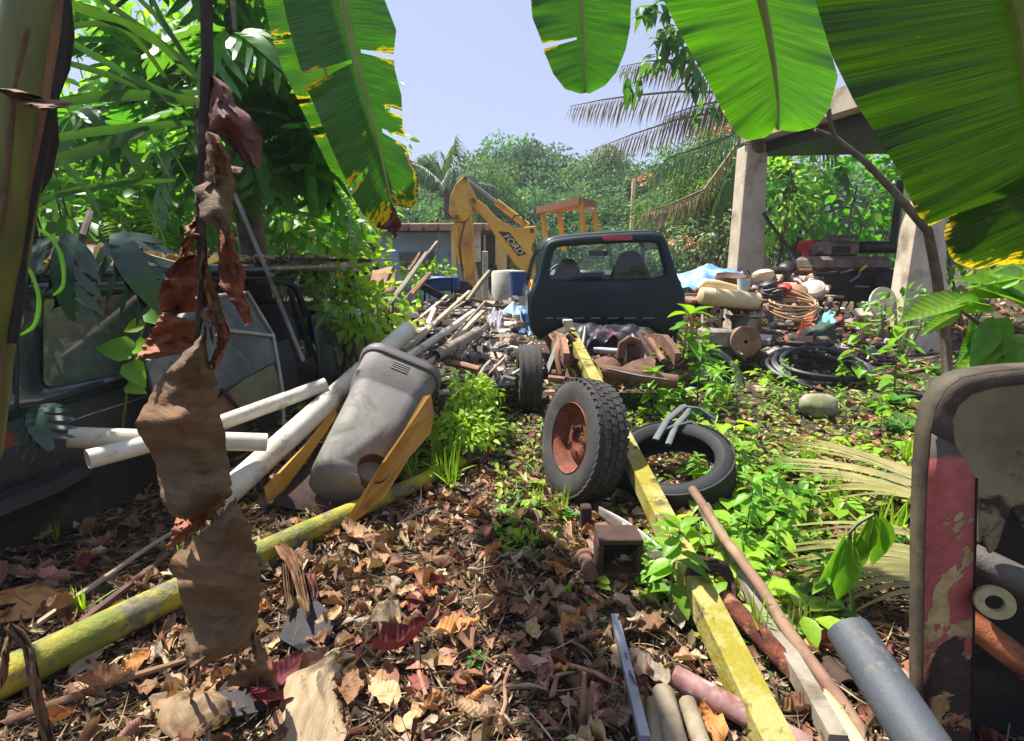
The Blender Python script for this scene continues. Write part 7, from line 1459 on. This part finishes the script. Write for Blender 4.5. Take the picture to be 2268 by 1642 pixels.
def fallen(p, s_, cn, si, rz=None, tilt=.35, label=None, group=True):
    o = bpy.data.objects.new('fallen_leaf', LM[cn, si]); COL.objects.link(o); o.location = p; o.scale = (s_, s_*random.uniform(.85, 1.15), s_)
    o.rotation_euler = (random.uniform(-tilt, tilt), random.uniform(-tilt, tilt), random.uniform(0, 6.28) if rz is None else rz)
    pl_ = min(MARKS, key=lambda q: (q[0] - Vector(p)).length)[1]
    return tag(o, label or LAB[cn].replace('lying on the leaf litter', 'lying ' + pl_), 'leaf', ('%s fallen leaves ' % cn) + pl_ if group else None)
fallen(W(830, 1500, .06), .19, 'maroon', 2, .6, .2, 'large dark maroon cupped leaf standing beside the dry banana piece', False)
fallen(W(955, 1430, .04), .17, 'orange', 0, .2, .2, 'broad orange brown leaf with split tip in the middle of the litter', False)
fallen(W(1190, 1330, .03), .16, 'tan', 3, .4, .2, 'broad flat tan leaf left of the rusty hitch', False)
fallen(W(560, 1590, .05), .20, 'maroon', 0, 1.2, .3, 'wrinkled maroon leaf left of the dry banana piece', False)
fallen(W(1720, 1395, .06), .20, 'pink', 4, .3, .3, 'wrinkled pink leaf caught under the brown pole', False)
fallen(W(1310, 1590, .05), .18, 'pink', 1, 1.3, .3, 'pink wrinkled leaf at the foot of the dry stems', False)
cnt = 0; random.seed(5)
while cnt < 290:
    u = random.uniform(0, 2050); v = random.choice([random.uniform(1130, 1640), random.uniform(1000, 1640), random.uniform(930, 1300)])
    if u > 1500 and random.random() < .55: continue
    if u < 450 and v < 1180: continue
    p = W(u, v, random.uniform(.012, .05)); cn = random.choices(list(LAB), [3, 5, 2.2, .6, 2.4, 3.4])[0]
    fallen(p, random.uniform(.075, .155), cn, random.randrange(5)); cnt += 1
for _ in range(26):
    u = random.uniform(600, 720); v = random.uniform(960, 1060); fallen(P(u, v, 2.62 + (1060-v)*.004), random.uniform(.06, .12), random.choice(['tan', 'pink', 'grey', 'brown']), random.randrange(5), None, .9)
# big dry banana piece and scraps in front
def ground_sheet(lab, pts, mat, seed, lift=.03, nm='dry_leaf_piece', curl=.05, rows=18, cols=12, rip=1.0):
    vs = [p[1] for p in pts]; v0, v1 = min(vs), max(vs); V = []
    for i in range(rows+1):
        v = v0 + (v1-v0)*(.004 + .992*i/rows); xs = []
        for a, b in zip(pts, pts[1:] + pts[:1]):
            if (a[1]-v)*(b[1]-v) < 0: xs.append(a[0] + (b[0]-a[0])*(v-a[1])/(b[1]-a[1]))
        if len(xs) < 2: xs = [pts[0][0]-.5, pts[0][0]+.5]
        l_, r_ = min(xs), max(xs)
        for j in range(cols+1):
            s = j/cols; p = W(l_ + (r_-l_)*s, v); p.z += lift + curl*math.sin(s*math.pi)*math.sin(min(1, i/rows*1.2)*math.pi) + rip*(.012*mnoise.noise(Vector((s*4, i*.4, seed))) + .008*math.sin(s*26+seed)*math.sin(i*.2)); V.append(p)
    mb = MB(); mb.add(V, [(i*(cols+1)+j, i*(cols+1)+j+1, (i+1)*(cols+1)+j+1, (i+1)*(cols+1)+j) for i in range(rows) for j in range(cols)]); return single(mb, nm, mat, lab, 'leaf', angle=80)
m_paledead = M('pale_dead_banana', L(168, 148, 116), L(138, 116, 86), .75, scale=9, stretch=(5, 1, 1), c3=L(110, 88, 62), s3=5, lo3=.58, hi3=.72, bump=.5, bscale=40)
ground_sheet('large pale dry banana leaf piece lying flat in the foreground', [(752, 1450), (765, 1500), (748, 1560), (772, 1645), (775, 1720), (612, 1720), (612, 1650), (618, 1540), (640, 1525), (690, 1500), (720, 1470)], m_paledead, 3)
ground_sheet('small white curled leaf scrap in the litter', [(838, 1352), (885, 1345), (892, 1380), (880, 1395), (822, 1398), (825, 1372)], m_paledead, 9, curl=.03)
ground_sheet('tan lobed dry leaf at the lower left', [(330, 1560), (380, 1550), (440, 1565), (500, 1550), (560, 1590), (480, 1625), (420, 1680), (360, 1640)], M('tan_lobed', L(140, 114, 82), L(104, 82, 58), .7, scale=6, bump=.6, bscale=18), 12, curl=.05)
ground_sheet('flat grey slate sheet half buried in the litter', [(640, 1385), (700, 1350), (745, 1390), (730, 1450), (690, 1480), (620, 1440)], M('slate_grey', L(54, 50, 52), L(42, 39, 41), .85, scale=9, c3=L(100, 84, 70), s3=8, lo3=.55, hi3=.7, bump=.3), 5, .045, 'slate_sheet', .0, rip=.15)
ground_sheet('flat grey slate sheet beside the hanging dead leaf', [(500, 1540), (590, 1500), (630, 1545), (600, 1600), (520, 1620), (470, 1580)], M('slate_grey', L(104, 98, 104)), 6, .045, 'slate_sheet', .0, rip=.15)
ground_sheet('flat tan leaf under the brown poles at the left', [(0, 1325), (80, 1300), (190, 1335), (140, 1375), (0, 1390)], M('flat_tan', L(190, 140, 84), L(160, 112, 66), .7, scale=5, bump=.4), 8, .02, curl=.02)
# sticks on the ground
for a, b, r, mt, lab in (((180, 1400), (420, 1215), .014, M('red_brown_stick', L(112, 76, 64), L(84, 56, 48), .7, scale=8), 'reddish brown pipe lying behind the yellow pole'), ((70, 1412), (405, 1180), .012, m_wood, 'long thin tan stick lying behind the yellow pole'), ((60, 1500), (330, 1350), .016, m_wood, 'grey green flat stick beside the yellow pole'),
                         ((905, 1395), (945, 1560), .009, m_wood2, 'thin brown twig crossing the litter'), ((1100, 1640), (1130, 1490), .006, m_wood2, 'short dark twig in the litter'), ((1255, 1490), (1420, 1560), .008, m_wood2, 'curved dry vine by the metal tube'), ((880, 1175), (960, 1130), .008, m_wood, 'small grey twig beside the mossy pole'),
                         ((20, 1620), (420, 1480), .012, m_wood2, 'dry stalk lying before the yellow pole'), ((1650, 1220), (1760, 1290), .008, m_wood, 'pale twig among the weeds'), ((1700, 1060), (1800, 990), .008, m_wood, 'pale dry stalk in the weeds')):
    a_, b_ = W(*a, r+.02), W(*b, r+.02); single(MB().tube([a_, a_.lerp(b_, .35) + Vector((.01, 0, .01)), a_.lerp(b_, .7) + Vector((-.006, 0, .004)), b_], [r, r, r*.9, r*.7], 7, jit=.08), 'ground_stick', mt, lab, 'stick')
for k, (u, lab) in enumerate(((1290, 'dry upright stem stub in the foreground litter'), (1300, 'split dry stem stub beside the taller stub'), (1215, 'thin dry stem stub left of the pink leaf'))):
    single(MB().tube([W(u, 1600 - 40*(k == 2), -.02), W(u, 1600 - 40*(k == 2)) + Vector((.012*k, .0, .16 - .03*k))], [.011, .006], 7, jit=.12), 'stem_stub', m_wood2, lab, 'stem')
for k, (pts, lab, lf) in enumerate((([(600, 1246), (650, 1262), (672, 1300), (692, 1400), (684, 1426), (668, 1390), (650, 1330), (630, 1290)], 'limp dry brown leaf trailing over the mossy pole', .10), ([(626, 1262), (650, 1300), (656, 1380), (640, 1402), (628, 1330)], 'narrow dry leaf hanging beside the limp leaf on the pole', .07), ([(660, 1300), (700, 1290), (712, 1340), (696, 1372), (676, 1340)], 'small crumpled leaf under the mossy pole', .04))):
    ground_sheet(lab, pts, m_deadbanana if k != 2 else m_deadred, 20+k, lf, curl=.03, rip=2.2)

# ================================================================== weeds
def weed_proto(kind, seed):
    random.seed(seed)
    t = thing('weed', 'x', 'weed', (0, 0, 0))
    if kind == 'tall':
        h = 1.0; me = one_leaf('leaf', _tmpl([(.08, .06), (.25, .2), (.5, .24), (.75, .16), (.92, .06)], .25, .3)); mt = m_weed
        MB().tube([(0, 0, -.03), (.02, 0, h*.5), (.0, .02, h)], [.014, .011, .006], 6).build('stem', m_stemgreen, t, local=True)
        for k in range(9):
            z = h*(.28 + .72*k/8); a = k*2.4 + random.uniform(-.3, .3); s_ = random.uniform(.28, .42)*(1 - .25*k/8); put_leaf(t, me, (0, 0, z), (math.cos(a), math.sin(a), random.uniform(-.35, .35)), (0, 0, 1), s_)
            if k > 3: put_leaf(t, me, (0, 0, z), (-math.cos(a+.5), -math.sin(a+.5), random.uniform(-.4, .3)), (0, 0, 1), s_*.9)
        for k in range(3): put_leaf(t, me, (0, 0, h), (math.cos(k*2.1), math.sin(k*2.1), .8), (0, 0, 1), .24)
    elif kind == 'broad':
        me = one_leaf('leaf', _tmpl([(.08, .10), (.25, .25), (.5, .30), (.75, .20), (.92, .07)], .2, .35)); mt = m_weedlt
        for k in range(6):
            a = k*1.05 + random.uniform(-.3, .3); z = random.uniform(.15, .5); e = Vector((math.cos(a)*.25, math.sin(a)*.25, z)); MB().tube([(0, 0, -.02), e*.5 + Vector((0, 0, .1)), e], [.012, .009, .006], 5).build('stem', m_stemgreen, t, local=True); put_leaf(t, me, e, (math.cos(a), math.sin(a), random.uniform(-.3, .2)), (0, 0, 1), random.uniform(.4, .6))
    elif kind == 'rosette':
        me = one_leaf('leaf', T_OVAL, .9); mt = m_weeddk
        MB().tube([(0, 0, -.03), (0, 0, .1)], [.014, .01], 6).build('stem', m_stemgreen, t, local=True)
        for k in range(10): a = k*2.4; put_leaf(t, me, (0, 0, .05 + .02*k), (math.cos(a), math.sin(a), random.uniform(.05, .9)), (0, 0, 1), random.uniform(.35, .6))
    elif kind == 'grass':
        me = one_leaf('leaf', _tmpl([(.2, .03), (.5, .028), (.8, .018)], .3, .45), 1.0); mt = m_weedlt
        MB().tube([(0, 0, -.03), (0, 0, .05)], [.012, .008], 5).build('stem', m_stemgreen, t, local=True)
        for k in range(14): a = k*2.4; put_leaf(t, me, (0, 0, 0), (math.cos(a)*random.uniform(.3, 1), math.sin(a)*random.uniform(.3, 1), random.uniform(.6, 1.4)), (math.cos(a), math.sin(a), 1), random.uniform(.6, 1.1))
    me.materials.append(mt); return t
KLAB = {'tall': ('upright weed with paired pointed bright leaves', 'tall weeds in the yard'), 'broad': ('weed with broad rounded yellow green leaves on stalks', 'broad leaved weeds'), 'rosette': ('low dark green leafy weed tuft', 'low weed tufts'), 'grass': ('tuft of narrow grass blades', 'grass tufts')}
PROT = {(k, s_): weed_proto(k, s_*13 + 3) for k in KLAB for s_ in (0, 1, 2)}
used = set(); WMARKS = MARKS + [(W(*q), t) for q, t in (((1540, 880), 'beside the rusty chassis'), ((1620, 960), 'by the short rusty tube'), ((1808, 925), 'around the mossy stone'), ((1815, 860), 'before the black hose coil'), ((2000, 840), 'before the near concrete column'), ((1050, 920), 'beside the grey bin'), ((920, 1030), 'against the yellow tub'), ((700, 960), 'beside the thick white pipe'), ((1660, 1150), 'beside the brown pole tip'), ((2010, 1095), 'beside the pale flat stone'), ((1165, 900), 'beside the chassis wheel'))]
def weed(kind, p, h, label=None, near=False):
    key = (kind, random.randrange(3)); src = PROT[key]
    if key in used: o = copy_tree(src)
    else: o = src; used.add(key)
    o.location = p; o.scale = (h*random.uniform(.85, 1.15),)*2 + (h,); o.rotation_euler = (random.uniform(-.12, .12), random.uniform(-.12, .12), random.uniform(0, 6.28))
    lab, grp = KLAB[kind]; pl_ = min(WMARKS, key=lambda q: (q[0] - Vector(p)).length)[1]; tag(o, label or lab + ' ' + pl_, 'weed', grp + ' ' + pl_ if not label else None)
    if label and 'group' in o: del o['group']
    return o
random.seed(77)
REG = [  # u0,u1,v0,v1,count,kinds,height range
 (1440, 1640, 800, 960, 20, ('tall', 'broad', 'tall'), (.28, .5)), (1560, 2040, 820, 1000, 34, ('broad', 'rosette', 'tall'), (.16, .3)), (1620, 2040, 1000, 1250, 30, ('broad', 'rosette', 'grass', 'tall'), (.12, .26)),
 (1560, 1720, 1040, 1240, 15, ('broad', 'broad', 'tall'), (.2, .34)), (1380, 1620, 880, 1010, 16, ('broad', 'grass', 'rosette'), (.18, .3)), (1420, 1560, 1180, 1380, 9, ('tall', 'rosette'), (.14, .24)), (985, 1120, 880, 985, 22, ('rosette', 'tall', 'broad'), (.22, .36)),
 (850, 1010, 960, 1090, 14, ('grass', 'rosette'), (.14, .26)), (1080, 1200, 960, 1240, 14, ('rosette', 'grass'), (.06, .12)), (1130, 1190, 860, 940, 5, ('rosette',), (.1, .16)), (620, 780, 900, 1010, 8, ('grass', 'tall'), (.16, .3)),
 (1900, 2080, 780, 900, 12, ('broad', 'rosette'), (.14, .24)), (1560, 1800, 1250, 1450, 10, ('broad', 'grass'), (.12, .22)), (1640, 1860, 1180, 1420, 10, ('broad', 'tall'), (.16, .3)), (560, 1300, 1180, 1600, 12, ('rosette', 'grass'), (.05, .09)), (60, 420, 1180, 1380, 6, ('grass', 'rosette'), (.08, .14)), (2120, 2260, 770, 830, 5, ('rosette',), (.1, .2)), (1180, 1330, 1090, 1170, 6, ('rosette', 'grass'), (.1, .16)), (1530, 1640, 1040, 1130, 12, ('broad', 'tall', 'broad'), (.18, .3)), (1390, 1480, 880, 1000, 12, ('tall', 'rosette', 'broad'), (.16, .28))]
for u0, u1, v0, v1, n, kinds, hr in REG:
    for _ in range(int(n*.72)): weed(random.choice(kinds), W(random.uniform(u0, u1), random.uniform(v0, v1)), random.uniform(*hr), near=True)
weed('tall', W(1500, 905), .85, 'tallest bright leafy weed growing beside the rusty chassis'); weed('tall', W(1545, 900), .62, 'leafy weed with narrow pointed leaves next to the tallest weed'); weed('tall', W(1482, 1360), .34, 'small bright leafy seedling between rusty hitch and yellow tube'); weed('broad', W(1660, 1350), .28, 'upright broad leaved weed crossing the brown pole')
weed('tall', W(1880, 860), .6, 'slim dark stemmed weed before the black hose coil'); weed('tall', W(1980, 880), .6, 'airy weed with small leaves beside the sapling'); weed('broad', W(1600, 1000), .42, 'broad leaved weed with one pale upturned leaf behind the black tyre')
bushpx('fern_weed', 'dense bright yellow green ferny weed clump beside the grey bin', 1048, 880, 3.55, (.17, .16, .15), 520, .055, m_weedlt, T_LANCE, nparts=30, cat='weed', hang=-.1, w=2.2)
bushpx('fern_weed', 'ferny weed clump spreading below the grey bin', 1035, 950, 3.1, (.2, .16, .10), 420, .05, m_weedlt, T_LANCE, nparts=30, cat='weed', hang=-.1, w=2.2)
# fine ground cover: too small to count
parts = []
def cover(regs, n, smin, smax, cols):
    for u0, u1, v0, v1, w in regs:
        m_ = int(n*w); pts = [W(random.uniform(u0, u1), random.uniform(v0, v1)) for _ in range(m_)]; xy = np.array([(p.x, p.y) for p in pts]) + RNG.normal(0, .03, (m_, 2)); z = gzv(xy)
        pos = np.column_stack([xy, z + RNG.uniform(0, .05, m_)]); a = RNG.uniform(0, 6.28, m_)
        parts.append(leafcloud(pos, np.column_stack([np.cos(a), np.sin(a), RNG.uniform(-.1, .9, m_)]), unit(m_)*.5 + np.array([0, 0, 1]), RNG.uniform(smin, smax, m_), T_OVAL, pick(cols, m_, .25), 1.0))
GC = [L(140, 176, 56), L(108, 152, 50), L(160, 190, 66), L(170, 182, 76), L(88, 132, 46)]
cover([(1560, 2080, 820, 1010, 1.5), (1620, 2050, 1000, 1240, 1.3), (1380, 1640, 850, 1010, .8), (960, 1130, 850, 1010, .6), (1100, 1200, 880, 1230, .45), (1330, 1620, 1000, 1330, .5), (880, 1010, 940, 1080, .35), (1000, 1150, 780, 860, .4), (560, 780, 850, 1000, .3), (2080, 2268, 760, 850, .3), (1560, 1900, 1250, 1450, .4), (1140, 1180, 740, 900, .3), (700, 900, 720, 850, .5)], 900, .022, .07, GC)
v, f, c = merge(parts)
tag(add_mesh('ground_cover', np_mesh('ground_cover', v, f, True, c), colormat('cover_leaf', .5, .35, 0)), 'low green seedlings and moss carpet between the scrap', 'ground cover', kind='stuff')
for k_ in [k for k in PROT if k not in used]:
    for ch in list(PROT[k_].children): bpy.data.objects.remove(ch)
    bpy.data.objects.remove(PROT[k_])

# ================================================================== haze in the air
hb_ = MB(); hb_.box((0, 55, 8.5), (222, 194, 21)); hz_ = hb_.build('haze', None, smooth_=False); hm = bpy.data.materials.new('haze_air'); hm.use_nodes = True
hn_ = hm.node_tree.nodes; hn_.remove(hn_['Principled BSDF']); pv = hn_.new('ShaderNodeVolumePrincipled'); pv.inputs['Color'].default_value = (.86, .91, 1, 1); pv.inputs['Density'].default_value = .0016; pv.inputs['Anisotropy'].default_value = .2
hm.node_tree.links.new(pv.outputs[0], hn_['Material Output'].inputs['Volume']); hz_.data.materials.append(hm); tag(hz_, 'thin pale haze in the air', 'haze', kind='stuff')
